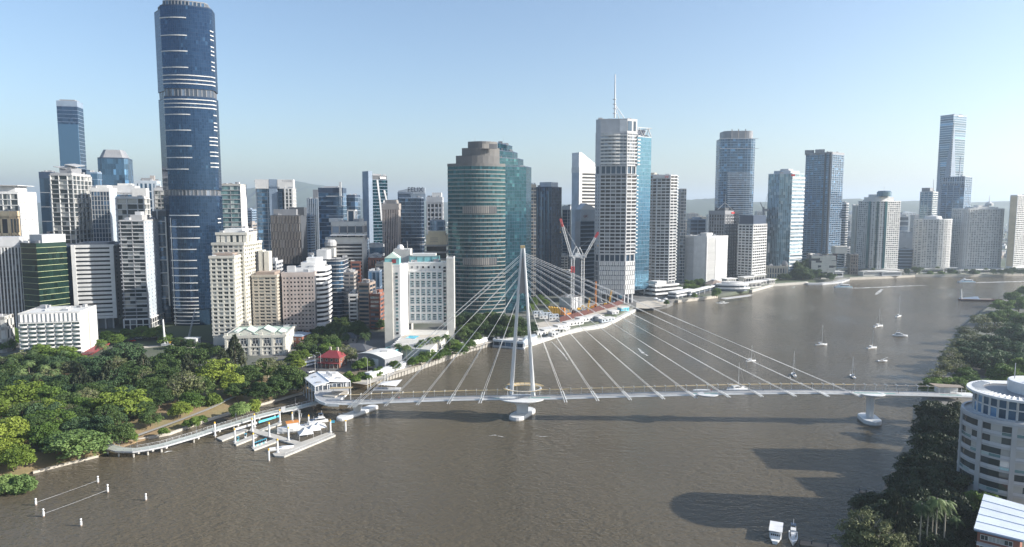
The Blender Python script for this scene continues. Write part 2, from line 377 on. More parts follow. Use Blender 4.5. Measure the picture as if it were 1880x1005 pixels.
def chamfer(poly, ks):
    """cut corners: ks = {index: distance}"""
    out = []
    n = len(poly)
    for i, p in enumerate(poly):
        if i not in ks: out.append(p); continue
        p = Vector(p); a = Vector(poly[i - 1]); b = Vector(poly[(i + 1) % n]); k = ks[i]
        out += [tuple(p + (a - p).normalized() * k), tuple(p + (b - p).normalized() * k)]
    return out
def roundc(poly, ks, seg=5):
    out = []; n = len(poly)
    for i, p in enumerate(poly):
        if i not in ks: out.append(p); continue
        p = Vector(p); a = Vector(poly[i - 1]); b = Vector(poly[(i + 1) % n]); k = ks[i]
        a = p + (a - p).normalized() * k; b = p + (b - p).normalized() * k
        for s in range(seg + 1):
            t = s / seg; out.append(tuple(a * (1 - t) ** 2 + p * 2 * t * (1 - t) + b * t * t))
    return out
def ellipse(c, rx, ry, n=24, rz=0.0):
    ca, sa = math.cos(rz), math.sin(rz)
    return [(c[0] + rx * math.cos(2 * math.pi * k / n) * ca - ry * math.sin(2 * math.pi * k / n) * sa, c[1] + rx * math.cos(2 * math.pi * k / n) * sa + ry * math.sin(2 * math.pi * k / n) * ca) for k in range(n)]
def centroid(p): return (sum(q[0] for q in p) / len(p), sum(q[1] for q in p) / len(p))
def scalep(poly, s, c=None, off=(0, 0)):
    c = c or centroid(poly); return [(c[0] + (p[0] - c[0]) * s + off[0], c[1] + (p[1] - c[1]) * s + off[1]) for p in poly]
def offp(poly, offs):
    n = len(poly); out = []
    for i in range(n):
        p0, p1, p2 = Vector(poly[i - 1]), Vector(poly[i]), Vector(poly[(i + 1) % n])
        e0, e1 = (p1 - p0).normalized(), (p2 - p1).normalized(); n0, n1 = Vector((e0.y, -e0.x)), Vector((e1.y, -e1.x))
        o0, o1 = offs[i - 1], offs[i]; den = e0.x * e1.y - e0.y * e1.x
        if abs(den) < .12: out.append(tuple(p1 + (n0 + n1).normalized() * (o0 + o1) / 2)); continue
        a, b = p0 + n0 * o0, p1 + n1 * o1; t = ((b.x - a.x) * e1.y - (b.y - a.y) * e1.x) / den
        out.append(tuple(a + e0 * t))
    return out
def ringmesh(poly, offs, h, mat, inner=-.3):
    n = len(poly); o = offp(poly, offs); i_ = offp(poly, [inner] * n); mb = MB()
    vs = [(*p, 0) for p in i_] + [(*p, 0) for p in o] + [(*p, h) for p in o] + [(*p, h) for p in i_]; fs = []
    for k in range(n):
        j = (k + 1) % n
        fs += [(k, j, n + j, n + k)[::-1], (n + k, n + j, 2 * n + j, 2 * n + k), (2 * n + k, 2 * n + j, 3 * n + j, 3 * n + k)]
    return mb.add(vs, fs).mesh('ring', mat)
_wins = {}
def winmesh(w, h, g, fr, mid=1):
    k = (round(w, 2), round(h, 2), g, fr, mid)
    if k in _wins: return _wins[k]
    mb = MB(); w, h = k[0], k[1]; t = min(.16, w * .06)
    mb.mat(0).quad((-w / 2, 0, 0), (w / 2, 0, 0), (w / 2, 0, h), (-w / 2, 0, h)); mb.mat(1)
    for c, s in [((-w / 2 + t / 2, -.05, h / 2), (t, .1, h)), ((w / 2 - t / 2, -.05, h / 2), (t, .1, h)), ((0, -.05, t / 2), (w - 2 * t, .1, t)), ((0, -.05, h - t / 2), (w - 2 * t, .1, t))] + [((-w / 2 + w * (q + 1) / (mid + 1), -.04, h / 2), (t * .7, .08, h - 2 * t)) for q in range(mid)]:
        mb.box(c, s, 0, False)
    _wins[k] = mb.mesh('window', [g, fr]); return _wins[k]

def tower(name, label, cat, foot, z1, z0=ZL, nf=None, fh=3.6, glass='g_navy', bay=3.0, band=None, pier=None, mull=None, walls=None, crown=None, base=None, indiv=None,
          roof='roofgrey', plants=(), group=None, bandskip=(), bandedges=None, pieredges=None, root=None, paneedges=None):
    walls = walls or {}; n = len(foot); c = centroid(foot)
    if root is None: root = thing(name, label, cat, (c[0], c[1], z0), 0, group)
    ox, oy, oz = root.location
    lf = [(p[0] - ox, p[1] - oy) for p in foot]; zb = z0 - oz; zt = z1 - oz
    zc = zt - (crown[0] if crown else 0); zs = zb + (base[0] if base else 0)
    H = zc - zs; nf = nf or max(1, round(H / fh)); f = H / nf
    if base: MB().prism(offp(lf, [base[2] if len(base) > 2 else .05] * n), zb, zs).build('podium', base[1], root)
    MB().add([(*p, zt - .6) for p in lf], [tuple(range(n))]).build('roof', roof, root)
    if crown:
        inst('parapet', ringmesh(lf, [crown[2] if len(crown) > 2 else .12] * n, crown[0] + .3, crown[1], -.8), root, (0, 0, zc - .3))
    else:
        inst('parapet', ringmesh(lf, [.1] * n, .9, band[2] if band else (pier[2] if pier else roof), -.5), root, (0, 0, zt - .6))
    panes = MB(); wl = {}; piers = 0; mu = MB()
    for e in range(n):
        a, b = Vector(lf[e]), Vector(lf[(e + 1) % n]); L = (b - a).length
        if L < .05: continue
        d = (b - a) / L; ang = math.atan2(d.y, d.x); nx, ny = d.y, -d.x
        w = walls.get(e)
        if w is not None:
            wl.setdefault(w[0], MB()).quad((*a, zs), (*b, zs), (*b, zc), (*a, zc))
            if len(w) > 1:
                k, ww, wh = w[1:4]; me = winmesh(ww, wh, w[4] if len(w) > 4 else 'g_dark', w[0], 0)
                pm = MB()
                for q in range(k):
                    p = a + d * L * (q + .5) / k
                    for r_ in range(nf):
                        zz = zs + f * r_ + (f - wh) / 2
                        if indiv: inst('window', me, root, (p.x + nx * .06, p.y + ny * .06, zz), ang)
                        else:
                            q0, q1 = p - d * ww / 2 + Vector((nx, ny)) * .06, p + d * ww / 2 + Vector((nx, ny)) * .06
                            pm.quad((*q0, zz), (*q1, zz), (*q1, zz + wh), (*q0, zz + wh))
                if pm.v: stuff(pm.build('window_panes', w[4] if len(w) > 4 else 'g_dark', root))
            continue
        k = max(1, round(L / bay)); bw = L / k
        show = paneedges is None or e in paneedges
        if indiv and show and e in indiv[0]:
            ins, fr, mid = indiv[1:4]; bh = band[0] if band else .3; pw = pier[0] if pier else .2
            me = winmesh(bw - pw * .98, f - bh * .98, glass, fr, mid)
            MB().quad((*(a - Vector((nx, ny)) * (ins + .05)), zs), (*(b - Vector((nx, ny)) * (ins + .05)), zs), (*(b - Vector((nx, ny)) * (ins + .05)), zc), (*(a - Vector((nx, ny)) * (ins + .05)), zc)).build('back_wall', fr, root)
            for q in range(k):
                p = a + d * bw * (q + .5)
                for r_ in range(nf):
                    if (e, q, r_) in bandskip: continue
                    inst('window', me, root, (p.x - nx * ins, p.y - ny * ins, zs + f * r_ + bh * .49), ang)
        else:
            for q in range(k):
                p, p2 = a + d * bw * q, a + d * bw * (q + 1)
                for r_ in range(nf): panes.quad((*p, zs + f * r_), (*p2, zs + f * r_), (*p2, zs + f * (r_ + 1)), (*p, zs + f * (r_ + 1)))
        if pier and (pieredges is None or e in pieredges):
            pw, pd, pm_, ev = (*pier, 1)[:4]; dd = pd + .3; me = boxmesh(pw, dd, zc - zs, pm_)
            for q in range(0, k + (1 if L > pw * 2.5 else 0)):
                if q % ev: continue
                s = min(max(bw * q, pw / 2 + .02), L - pw / 2 - .02); p = a + d * s; off = pd - dd / 2
                inst('pier', me, root, (p.x + nx * off, p.y + ny * off, (zs + zc) / 2), ang)
        if mull and (pieredges is None or e in pieredges):
            for q in range(k):
                p = a + d * bw * q; mu.box((p.x + nx * mull[1] / 2, p.y + ny * mull[1] / 2, (zs + zc) / 2), (mull[0], mull[1], zc - zs), ang, False)
    for mname, mb in wl.items(): mb.build('wall', mname, root)
    if panes.v: stuff(panes.build('glazing', glass, root))
    if mu.v: stuff(mu.build('mullion', mull[2], root))
    if band:
        bh, bd, bm_ = band[:3]; offs = [(-.28 if (e in walls or (bandedges is not None and e not in bandedges)) else bd) for e in range(n)]
        me = ringmesh(lf, offs, bh, bm_)
        for r_ in range(0, nf + 1):
            if r_ in bandskip: continue
            inst('floor_band', me, root, (0, 0, zs + f * r_ - bh / 2 + (bh / 2 if r_ == 0 else 0) - (bh / 2 if r_ == nf and not crown else 0)))
    zz = zt - .6
    for pl in plants:
        s, h, mt = pl[:3]; off = pl[3] if len(pl) > 3 else (0, 0)
        pp = scalep(lf, s, off=off); o = MB().prism(pp, zz, zz + h).build('plant_room', mt, root)
        if len(pl) > 4: zz += h
    xs = [p[0] for p in lf]; ys = [p[1] for p in lf]; sz = min(max(xs) - min(xs), max(ys) - min(ys))
    if sz > 12 and n < 16:
        q = random.Random(int(abs(ox * 7 + oy * 3 + zt))); cc = centroid(lf)
        for _ in range(7):
            p = Vector(cc).lerp(Vector(lf[q.randrange(n)]), q.uniform(.25, .8)); hh = q.uniform(1.2, 3)
            bx('roof_unit', root, (p.x, p.y, zt - .6 + hh / 2), (q.choice((2, 3, 4.5)), q.choice((2, 3)), round(hh, 1)), q.choice(('palegrey', 'lightgrey', 'midgrey')), q.choice((0, .3)))
    return root
def part_prism(root, name, poly, z0, z1, mat):
    ox, oy, oz = root.location
    return MB().prism([(p[0] - ox, p[1] - oy) for p in poly], z0 - oz, z1 - oz, True, True).build(name, mat, root)
def text_part(root, body, wpos, size, rz, mat, name='sign_lettering', ext=.15):
    """raised letters, converted to a mesh"""
    cu = bpy.data.curves.new(name, 'FONT'); cu.body = body; cu.size = size; cu.extrude = ext; cu.align_x = 'CENTER'; cu.resolution_u = 2
    t = bpy.data.objects.new('tmp', cu); COL.objects.link(t)
    dg = bpy.context.evaluated_depsgraph_get(); me = bpy.data.meshes.new_from_object(t.evaluated_get(dg)); bpy.data.objects.remove(t)
    me.materials.clear(); me.materials.append(M(mat))
    o = bpy.data.objects.new(name, me); COL.objects.link(o); o.parent = root
    o.location = Vector(wpos) - Vector(root.location); o.rotation_euler = (math.pi / 2, 0, rz); return o
def mast(root, wpos, h, r=.15, mat='lightgrey', name='antenna'):
    p = Vector(wpos) - Vector(root.location); return MB().tube([p, p + Vector((0, 0, h))], [r, r * .5], 5).build(name, mat, root)
def boxb(name, label, cat, xA, xB, xC, yt, Y, phi, d=None, **kw):
    f, z = rect(xA, xB, xC, yt, Y, phi, d)
    ch = kw.pop('ch', None); rc = kw.pop('rc', None)
    if ch: f = chamfer(f, ch)
    if rc: f = roundc(f, rc, kw.pop('seg', 4))
    return tower(name, label, cat, f, z, **kw), f, z
# ================================================================ towers, west side of the picture
# far blue tower
r, f, z = boxb('office_tower', 'slim dark blue glass tower standing alone behind the stepped balcony apartments', 'tower', 103, 141, 152, 186, 1150, -14, None, nf=44, glass='g_navy', bay=4, band=(.5, .12, 'bluegrey'),
               walls={}, crown=(9, 'bluegrey'), plants=((.75, 3, 'midgrey'),))
part_prism(r, 'facade_frame', offp(f, [.6, -.4, -.4, -.4])[:2] + [f[1], f[0]], z - 110, z - 38, 'g_blue')
# white apartments at the picture edge
r, f, z = boxb('apartment_tower', 'white apartment tower with flat canopy roof behind the tan car park', 'tower', -25, 33, 66, 352, 800, -16, None, nf=19, glass='g_home', bay=4.2, band=(.9, .9, 'white'), pier=(.8, .9, 'white', 2),
               walls={1: ('white', 5, 1.0, 1.6)}, crown=(2.5, 'white'), plants=((.62, 7.5, 'purewhite'),))
part_prism(r, 'canopy', scalep(f, .95), z + 6.9, z + 7.5, 'purewhite')
# tan car park
boxb('parking_building', 'tan and grey car park block with slot openings, white apartments behind', 'building', -30, 16, 42, 388, 690, -16, 24, nf=6, glass='g_dark', bay=7, band=(2.6, .5, 'tan'), pier=(1.6, .5, 'tan'), crown=(6.5, 'tan', .5), roof='roofgrey')
# dark slab with the arrow sign
r, f, z = boxb('office_tower', 'dark slab office with white arrow sign over pale striped floors', 'tower', 71, 96, 101, 316, 900, -16, 18, nf=5, z0=60, glass='g_deep', bay=5, band=(.45, .1, 'palegrey'), crown=(8, 'navy'))
tower('x', '', '', offp(f, [1.2] * 4), 62, ZL, nf=14, glass='g_dark', bay=50, band=(2.0, .3, 'lightgrey'), root=r, crown=(4, 'lightgrey', .3))
c = Q(78, 327, 899); c.y -= 1; lo = Vector(r.location)
MB().add([(c.x - 3, c.y, c.z - 2.2), (c.x, c.y, c.z + 1.6), (c.x + 3, c.y, c.z - 2.2), (c.x + 1.6, c.y, c.z - 2.2), (c.x, c.y, c.z - .2), (c.x - 1.6, c.y, c.z - 2.2)], [(0, 5, 4, 1), (1, 4, 3, 2)]).build('sign', 'purewhite', r, -lo)
# stepped balcony tower
r, f, z = boxb('apartment_tower', 'grey and white balcony apartment tower with winged roof canopies', 'tower', 92, 131, 166, 318, 730, -14, None, nf=30, glass='g_home', bay=4.2, band=(.75, 1.0, 'lightgrey'), pier=(.6, 1.1, 'white', 2), crown=(2.5, 'lightgrey'), plants=((.55, 7, 'midgrey'), (.3, 10, 'palegrey')))
for s, dz, sg in ((.62, 4.5, -1), (.5, 7, 1)):
    ff = scalep(f, s, off=(sg * 5, 0)); lo = Vector(r.location); p = [Vector((x, y, 0)) - lo for x, y in ff]
    mb = MB(); h = [2.2, 0, 2.2, 4.0]
    mb.add([(q.x, q.y, z - lo.z + dz + h[i]) for i, q in enumerate(p)] + [(q.x, q.y, z - lo.z + dz + h[i] + .6) for i, q in enumerate(p)], [(0, 1, 5, 4), (1, 2, 6, 5), (2, 3, 7, 6), (3, 0, 4, 7), (4, 5, 6, 7), (3, 2, 1, 0)])
    mb.build('roof_canopy', 'lightgrey', r)
boxb('apartment_tower', 'narrow dark navy tower edge tucked beside the winged-roof apartments', 'tower', 150, 158, 163, 312, 780, -14, 12, nf=30, glass='g_deep', bay=4, band=(.4, .1, 'navy'))
# glass block with grey chamfered cap
r, f, z = boxb('office_tower', 'blue glass office block with grey chamfered cap beyond the white towers', 'tower', 177, 233, 243, 290, 960, -20, None, nf=24, glass='g_blue', bay=3.5, mull=(.15, .1, 'navy'), band=(.35, .1, 'bluewhite'), bandskip=tuple(i for i in range(40) if i % 6), ch={0: 6, 1: 4}, crown=(1.2, 'navy'))
f2 = scalep(f, .82); lo = Vector(r.location)
MB().loft([[(x - lo.x, y - lo.y, z - lo.z - .6) for x, y in scalep(f, .9)], [(x - lo.x, y - lo.y, z - lo.z + 11) for x, y in scalep(f, .62)]]).build('roof_cap', 'midgrey', r)
# low steel blue offices between
boxb('office_block', 'flat blue glass office behind the narrow navy tower', 'building', 158, 178, 184, 316, 850, -16, 20, nf=20, glass='g_blue', bay=4, band=(.6, .1, 'bluegrey'), crown=(1.5, 'bluegrey'))
boxb('apartment_tower', 'white tower with dark square window grid between balcony towers', 'tower', 166, 200, 216, 345, 740, -14, None, nf=26, glass='g_deep', bay=3.0, band=(.6, .25, 'lightgrey'), pier=(.55, .3, 'lightgrey'), walls={1: ('bluewhite',), 3: ('white',)}, crown=(4, 'white', .3), plants=((.6, 3.5, 'white'),))
r, f, z = boxb('office_block', 'pale office with faded rooftop lettering and bluish upper wall', 'building', 205, 247, 262, 341, 770, -16, 24, nf=10, glass='g_blue', bay=4, band=(2.2, .2, 'palegrey'), crown=(9, 'palegrey', .2), plants=((.6, 3, 'white'),))
boxb('office_block', 'blue-grey hospital style block with white frame beside the curved glass skyscraper', 'building', 247, 287, 303, 332, 840, -16, 24, nf=14, glass='g_blue', bay=5, band=(1.3, .2, 'bluewhite'), pier=(2.2, .25, 'bluewhite'), crown=(3, 'bluewhite', .25), plants=((.5, 4, 'midgrey'), (.2, 7, 'taupe', (6, 0))))
r, f, z = boxb('apartment_tower', 'white stepped balcony apartments in front of the pale lettered office', 'tower', 213, 262, 284, 361, 690, -14, 22, nf=22, glass='g_home', bay=5, band=(.9, 1.0, 'white'), pier=(1.0, 1.0, 'white', 2), crown=(2, 'white', .4), plants=((.55, 9, 'white', (6, 4)),))
# white-framed office with ribbon windows
r, f, z = boxb('office_block', 'white-framed office with long dark ribbon windows above street trees', 'building', 130, 208, 223, 449, 625, -18, None, nf=17, z0=14, glass='g_dark', bay=60, band=(2.35, .45, 'white'), bandedges=(0, 2), walls={1: ('midgrey', 2, 2.6, 2.0), 3: ('lightgrey',)}, crown=(1.4, 'white', .5), plants=((.7, 2.5, 'midgrey'),))
w = Vector(f[1]) - Vector(f[0]); L = w.length; w /= L
for s in (0, 1): bx('side_frame', r, (*(Vector(f[0]) + w * (1.6 + (L - 3.2) * s) + Vector((w.y, -w.x)) * .3 - Vector(r.location[:2])), (z - 14) / 2), (3.2, 1.4, z - 14.2), 'white', math.atan2(w.y, w.x))
for i in range(5):
    bx('column', r, (*(Vector(f[0]) + w * (4 + (L - 8) * i / 4) + Vector((-w.y, w.x)) * 3 - Vector(r.location[:2])), -5), (1.2, 1.2, 10), 'lightgrey', math.atan2(w.y, w.x))
part_prism(r, 'lobby', scalep(f, .7), ZL, 14.1, 'g_dark')
boxb('office_block', 'dark navy blank block filling the gap beside the white-framed office', 'building', 112, 131, 222, 452, 650, -18, 30, nf=16, glass='g_deep', bay=5, band=(.3, .08, 'navy'))
# finned facade and green glass block
boxb('office_block', 'mid-rise with zigzag white window fins and pale plant screen', 'building', -30, 39, 60, 452, 600, -20, 26, nf=15, glass='g_dark', bay=2.6, band=(1.0, .15, 'darkgrey'), pier=(.95, .35, 'white'), crown=(1, 'lightgrey', .3), plants=((.86, 8.5, 'palegrey'),))
r, f, z = boxb('office_block', 'dark green glass block with pale lime floor edges', 'building', 37, 66, 121, 447, 585, 24, None, nf=15, glass='g_green', bay=3.4, band=(.35, .25, 'lime'), crown=(4, 'g_green', .05), plants=((.8, 7.5, 'palegrey', (0, 6)),))
# balcony tower with plain side wall
r, f, z = boxb('apartment_tower', 'apartment tower with dark balconies and a plain pale side wall', 'tower', 220, 264, 292, 404, 620, -14, None, nf=26, z0=14, glass='g_home', bay=5.2, band=(.7, 1.3, 'palegrey'), bandedges=(0, 2, 3), pier=(.5, 1.3, 'midgrey', 2), pieredges=(0, 2), walls={1: ('bluewhite', 5, .8, 1.4)}, crown=(1, 'lightgrey', .4), plants=((.5, 5, 'lightgrey'), (.25, 8, 'palegrey')))
tower('x', '', '', offp(f, [1.5, 1.0, 0, 1]), 14, ZL, nf=2, glass='g_dark', bay=6, pier=(.8, .5, 'white'), band=(.6, .5, 'white'), root=r)
# black tower with white outline
r, f, z = boxb('apartment_tower', 'black glass tower with stepped white outline beside the curved skyscraper', 'tower', 279, 305, 313, 388, 660, -16, None, nf=24, glass='g_deep', bay=4, band=(.35, .1, 'darkgrey'), crown=(4, 'darkgrey'))
w = (Vector(f[1]) - Vector(f[0])); L = w.length; w /= L; an = math.atan2(w.y, w.x); nn_ = Vector((w.y, -w.x)); lo = Vector(r.location[:2])
H = z - ZL
bx('white_outline', r, (*(Vector(f[0]) + w * (L - .8) + nn_ * .6 - lo), H * .55), (1.2, .8, H * .8), 'white', an)
for i in range(7):
    zz = H * (.22 + .115 * i); a_ = .15 if i % 2 else .3
    bx('white_outline', r, (*(Vector(f[0]) + w * L * (.5 + a_ * .5) + nn_ * .6 - lo), zz), (L * (.88 - a_), .7, .9), 'white', an)
    bx('white_outline', r, (*(Vector(f[0]) + w * L * (a_ + .06) + nn_ * .6 - lo), zz + H * .05), (.8, .65, H * .1 - 1), 'white', an)
# boxy balcony tower top between skyscraper and stepped apartments
boxb('apartment_tower', 'grey balcony tower behind the black tower with white outline', 'tower', 283, 300, 306, 345, 720, -14, 18, nf=30, glass='g_home', bay=3, band=(.8, .8, 'lightgrey'), pier=(.5, .8, 'midgrey', 2), crown=(3, 'palegrey', .3))

# ---------------------------------------------------------------- the curved blue skyscraper
YS = 650
tl, tn, tr = Q(280, 18, YS + 14), Q(293, 20, YS - 4), Q(395, 20, YS + 12)
x0, x1, x2 = tl.x, tn.x, tr.x
sf = [(x0, YS + 30), (x0 + .5, YS + 16)]
sf += [(x1 + .5, YS - 1)]
cx = (x1 + x2) / 2
for i in range(13):
    t = i / 12; sf.append((x1 + 2.5 + (x2 - x1 - 3.5) * t, YS - 5.5 - 7.5 * math.sin(math.pi * (t * .86 + .12)) * 1.0 + 6 * t))
sf += [(x2 - .2, YS + 5), (x2 - 4, YS + 20), (x2 - 16, YS + 34), (x0 + 8, YS + 38)]
zT = Q(340, 15, YS).z
zN1, zN1b = Q(345, 166, YS).z, Q(345, 180, YS).z
zN2, zN2b = Q(350, 349, YS).z, Q(350, 360, YS).z
r = tower('skyscraper', 'tallest tower, curved deep blue glass with white floor lines', 'skyscraper', sf, zT, ZL, nf=1, glass='g_navy', bay=60, roof='roofgrey', paneedges=(), root=thing('skyscraper', 'tallest tower, curved deep blue glass with thin white floor lines', 'skyscraper', (cx, YS + 14, ZL)))
for o in list(r.children):
    if o.name.startswith(('glazing', 'parapet', 'roof')): bpy.data.objects.remove(o)
for a_, b_, nfl in ((ZL + 16, zN2b, 34), (zN2, zN1b, 30), (zN1, zT, 22)):
    tower('x', '', '', sf, b_, a_, nf=nfl, glass='g_navy', bay=1.9, mull=(.12, .08, 'navy'), band=(.16, .06, 'navy'), root=r)
for a_, b_ in ((zN2b, zN2), (zN1b, zN1)): tower('x', '', '', scalep(sf, .95), b_ + .2, a_ - .2, nf=1, glass='g_smoke', bay=4, pier=(.4, .3, 'midgrey'), root=r)
part_prism(r, 'lobby', scalep(sf, .9), ZL, ZL + 16.1, 'g_deep')
tower('x', '', '', scalep(sf, .86), zT + 4.5, zT - .5, nf=1, glass='g_deep', bay=2.4, pier=(.5, .3, 'midgrey', 1), root=r)
lo = Vector(r.location); sfl = [(p[0] - lo.x, p[1] - lo.y) for p in sf]
def sky_line(py, px0, px1, hgt=.85):
    zz = Q(345, py, YS).z - lo.z; out = []
    k0 = [i for i in range(2, 17) if px0 - 2 <= proj((sf[i][0], sf[i][1], zz + lo.z))[0] <= px1 + 2]
    if len(k0) < 2: k0 = [13, 14, 15] if px0 > 350 else [2, 3, 4, 5]
    pts = [Vector(sfl[i]) for i in k0]; mb = MB(); rings = []
    for i, p in enumerate(pts):
        t = (pts[min(i + 1, len(pts) - 1)] - pts[max(i - 1, 0)]).normalized(); nn2 = Vector((t.y, -t.x))
        rings.append([(*(p + nn2 * q), zz + s) for q, s in ((-.1, -hgt / 2), (.7, -hgt / 2), (.7, hgt / 2), (-.1, hgt / 2))])
    mb.loft(rings).build('light_fin', 'white', r)
for py in (38, 70, 98.5, 128): sky_line(py, 293 + (py * .05), 345)
for py in (142, 150, 157, 185.5, 193, 200): sky_line(py, 290, 420)
for py in (213, 241.5, 270, 291, 312): sky_line(py, 300, 352)
for py in (57, 65, 73, 86, 94, 101, 114, 122, 129, 212, 226, 233, 239.5, 253, 260, 267, 280, 287, 300, 307): sky_line(py, 386, 420)
for py in (395.5, 416, 436.6, 457, 477, 491, 504.5, 517.7, 531, 544.5, 551, 558, 564, 571, 578, 585.6, 591): sky_line(py, 300, 366)
for py in (402, 409): sky_line(py, 396, 420)
for py, ex in ((597, 3), (607, 6)):
    zz = Q(345, py, YS).z - lo.z
    inst('podium_ribbon', ringmesh(offp(sfl, [ex] * len(sfl)), [.8] * len(sfl), .9, 'white', -1.5), r, (0, 0, zz))
bx('podium_vertical_line', r, (x1 - lo.x + 3.2, -23, (Q(300, 400, YS).z - ZL) / 2), (.5, .5, Q(300, 400, YS).z - ZL), 'white')

# ---------------------------------------------------------------- low riverside hotel with scalloped balconies
r, f, z = boxb('hotel_building', 'low white hotel with scalloped balcony rows above the park palms', 'building', 33, 146, 176, 584 - 12, 497, -13, None, nf=9, z0=ZL, glass='g_aqua', bay=5.6, band=(.5, 1.2, 'white'), bandedges=(0, 2), pier=(.35, 1.0, 'white'), pieredges=(0, 2),
               walls={1: ('white',), 3: ('white',)}, crown=(7.5, 'white', .2), indiv=((0,), .2, 'lightgrey', 3), roof='roofpale')
lo = Vector(r.location); w = Vector(f[1]) - Vector(f[0]); L = w.length; w /= L; an = math.atan2(w.y, w.x); nn_ = Vector((w.y, -w.x)); k = round(L / 5.6); bw = L / k
H = z - ZL - 7.5; fh_ = H / 9
def scallop():
    mb = MB(); rings = []
    for i in range(9):
        t = i / 8 - .5; yy = -1.25 - .75 * math.cos(t * math.pi)
        rings.append([(t * bw * .98, yy + .15, 0), (t * bw * .98, yy, 0), (t * bw * .98, yy, 1.15), (t * bw * .98, yy + .15, 1.15)])
    return mb.loft(rings).mesh('balcony', 'white')
sm = scallop()
for q in range(k):
    p = Vector(f[0]) + w * bw * (q + .5) - lo.to_2d()
    for i in range(9): inst('balcony', sm, r, (p.x, p.y, fh_ * i + .2), an)
fl = MB()
for q in range(k * 2):
    t = q * bw / 2; fl.add([(t, -.25, 0), (t + bw / 4, -.8, 0), (t + bw / 2, -.25, 0), (t, -.25, 5.6), (t + bw / 4, -.8, 5.6), (t + bw / 2, -.25, 5.6)], [(0, 1, 4, 3), (1, 2, 5, 4)])
p = Vector(f[0]) - lo.to_2d(); fl.build('fluted_parapet', 'white', r, (p.x, p.y, z - ZL - 6.6), an)
s_ = Vector(f[2]) - Vector(f[1]); p = Vector(f[1]) + s_ * .5 - lo.to_2d() + Vector((s_.y, -s_.x)).normalized() * .15; bx('stair_slot', r, (p.x, p.y, (z - ZL) * .5), (2.2, .3, z - ZL - 3), 'pink', math.atan2(s_.y, s_.x))
p = Vector(f[1]) + s_ * .5 - lo.to_2d() + Vector((s_.y, -s_.x)).normalized() * 4; bx('entrance_canopy', r, (p.x, p.y - 2, 4.2), (s_.length + 6, 9, .8), 'redroof', math.atan2(s_.y, s_.x))
part_prism(r, 'roof_ridge', scalep(f, .35), z - .5, z + 1.2, 'roofpale')
mast(r, (*(Vector(f[0]) * .4 + Vector(f[1]) * .6), z), 4)
# white edge building
boxb('office_block', 'white low block at the picture edge beside the scalloped hotel', 'building', -40, 8, 11, 582, 520, -13, 14, nf=3, glass='g_home', bay=6, band=(2.4, .2, 'offwhite'), pier=(3, .2, 'offwhite'))

# ---------------------------------------------------------------- cream stepped apartments
def cream(xA, xB, xC, yt, Y, phi, nf, mat, root, z0=ZL, d=None, base=8):
    f, z = rect(xA, xB, xC, yt, Y, phi, d)
    tower('x', '', '', f, z, z0, nf=nf, glass='g_home', bay=4.6, band=(1.25, .5, mat), pier=(1.2, .45, mat), crown=(1.6, mat, .9), base=(base, mat), root=root, indiv=((0, 1), .15, mat, 1), roof='roofpale')
    return f, z
c0 = Q(430, 600, 560)
r = thing('apartment_building', 'cream stepped apartment block with terraces behind the arched heritage building', 'building', (c0.x, 570, ZL))
cream(385, 429, 452, 470, 548, -6, 19, 'cream', r)
f, z = cream(390, 447, 499 - 20, 446, 566, -6, 22, 'cream', r)
f2, z2 = rect(397, 452, 470, 427, 570, -6); tower('x', '', '', f2, z2, z - 1, nf=1, glass='g_home', bay=5, band=(1.2, .3, 'cream'), pier=(2.6, .3, 'cream'), crown=(1.8, 'cream', .8), root=r, roof='roofpale')
part_prism(r, 'plant_room', scalep(f2, .6), z2 - .5, z2 + 3, 'white')
part_prism(r, 'roof_terrace_trellis', scalep(rect(387, 428, 450, 470, 549, -6)[0], .85), Q(400, 470, 548).z, Q(400, 466, 548).z, 'brown')
r2 = thing('apartment_building', 'beige shaded apartment wing beside the cream stepped block', 'building', (Q(490, 600, 575).x, 585, ZL))
f, z = cream(463, 507, 517, 505, 578, -4, 16, 'beige', r2, d=26)
part_prism(r2, 'roof_trellis', scalep(f, .8), z - .4, z + 2.2, 'brown')
for k_, (a_, b_, yt) in enumerate(((474, 482, 460), (484, 493, 462))):
    ff, zz = rect(a_, b_, None, yt, 592, -4, 10); part_prism(r2, 'lift_tower', ff, ZL, zz, 'cream' if k_ < 2 else 'beige')
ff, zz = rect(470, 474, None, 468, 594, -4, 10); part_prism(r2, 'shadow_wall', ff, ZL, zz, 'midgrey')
# ---------------------------------------------------------------- heritage building with arches and pediments
r, f, z = boxb('heritage_building', 'cream heritage building with arched windows and pale green pediment roofs', 'building', 412, 524, 542, 614, 512, -8, None, nf=1, glass='cream', bay=100, roof='greenroof', crown=(1.2, 'cream', .9), paneedges=())
lo = Vector(r.location); w = Vector(f[1]) - Vector(f[0]); L = w.length; w /= L; an = math.atan2(w.y, w.x); nn_ = Vector((w.y, -w.x)); H = z - ZL
for k_ in range(6): bx('pilaster', r, (*(Vector(f[0]) + w * (1 + (L - 2) * k_ / 5) + nn_ * .25 - lo.to_2d()), H * .5), (1.7, .7, H - 1.6), 'cream', an)
for zz, hh, dp in ((H * .43, .8, .8), (H * .88, .7, .9), (H * .22, .4, .4)): bx('cornice', r, (*(Vector(f[0]) + w * L / 2 + nn_ * (dp / 2 - .05) - lo.to_2d()), zz), (L, dp, hh), 'cream', an)
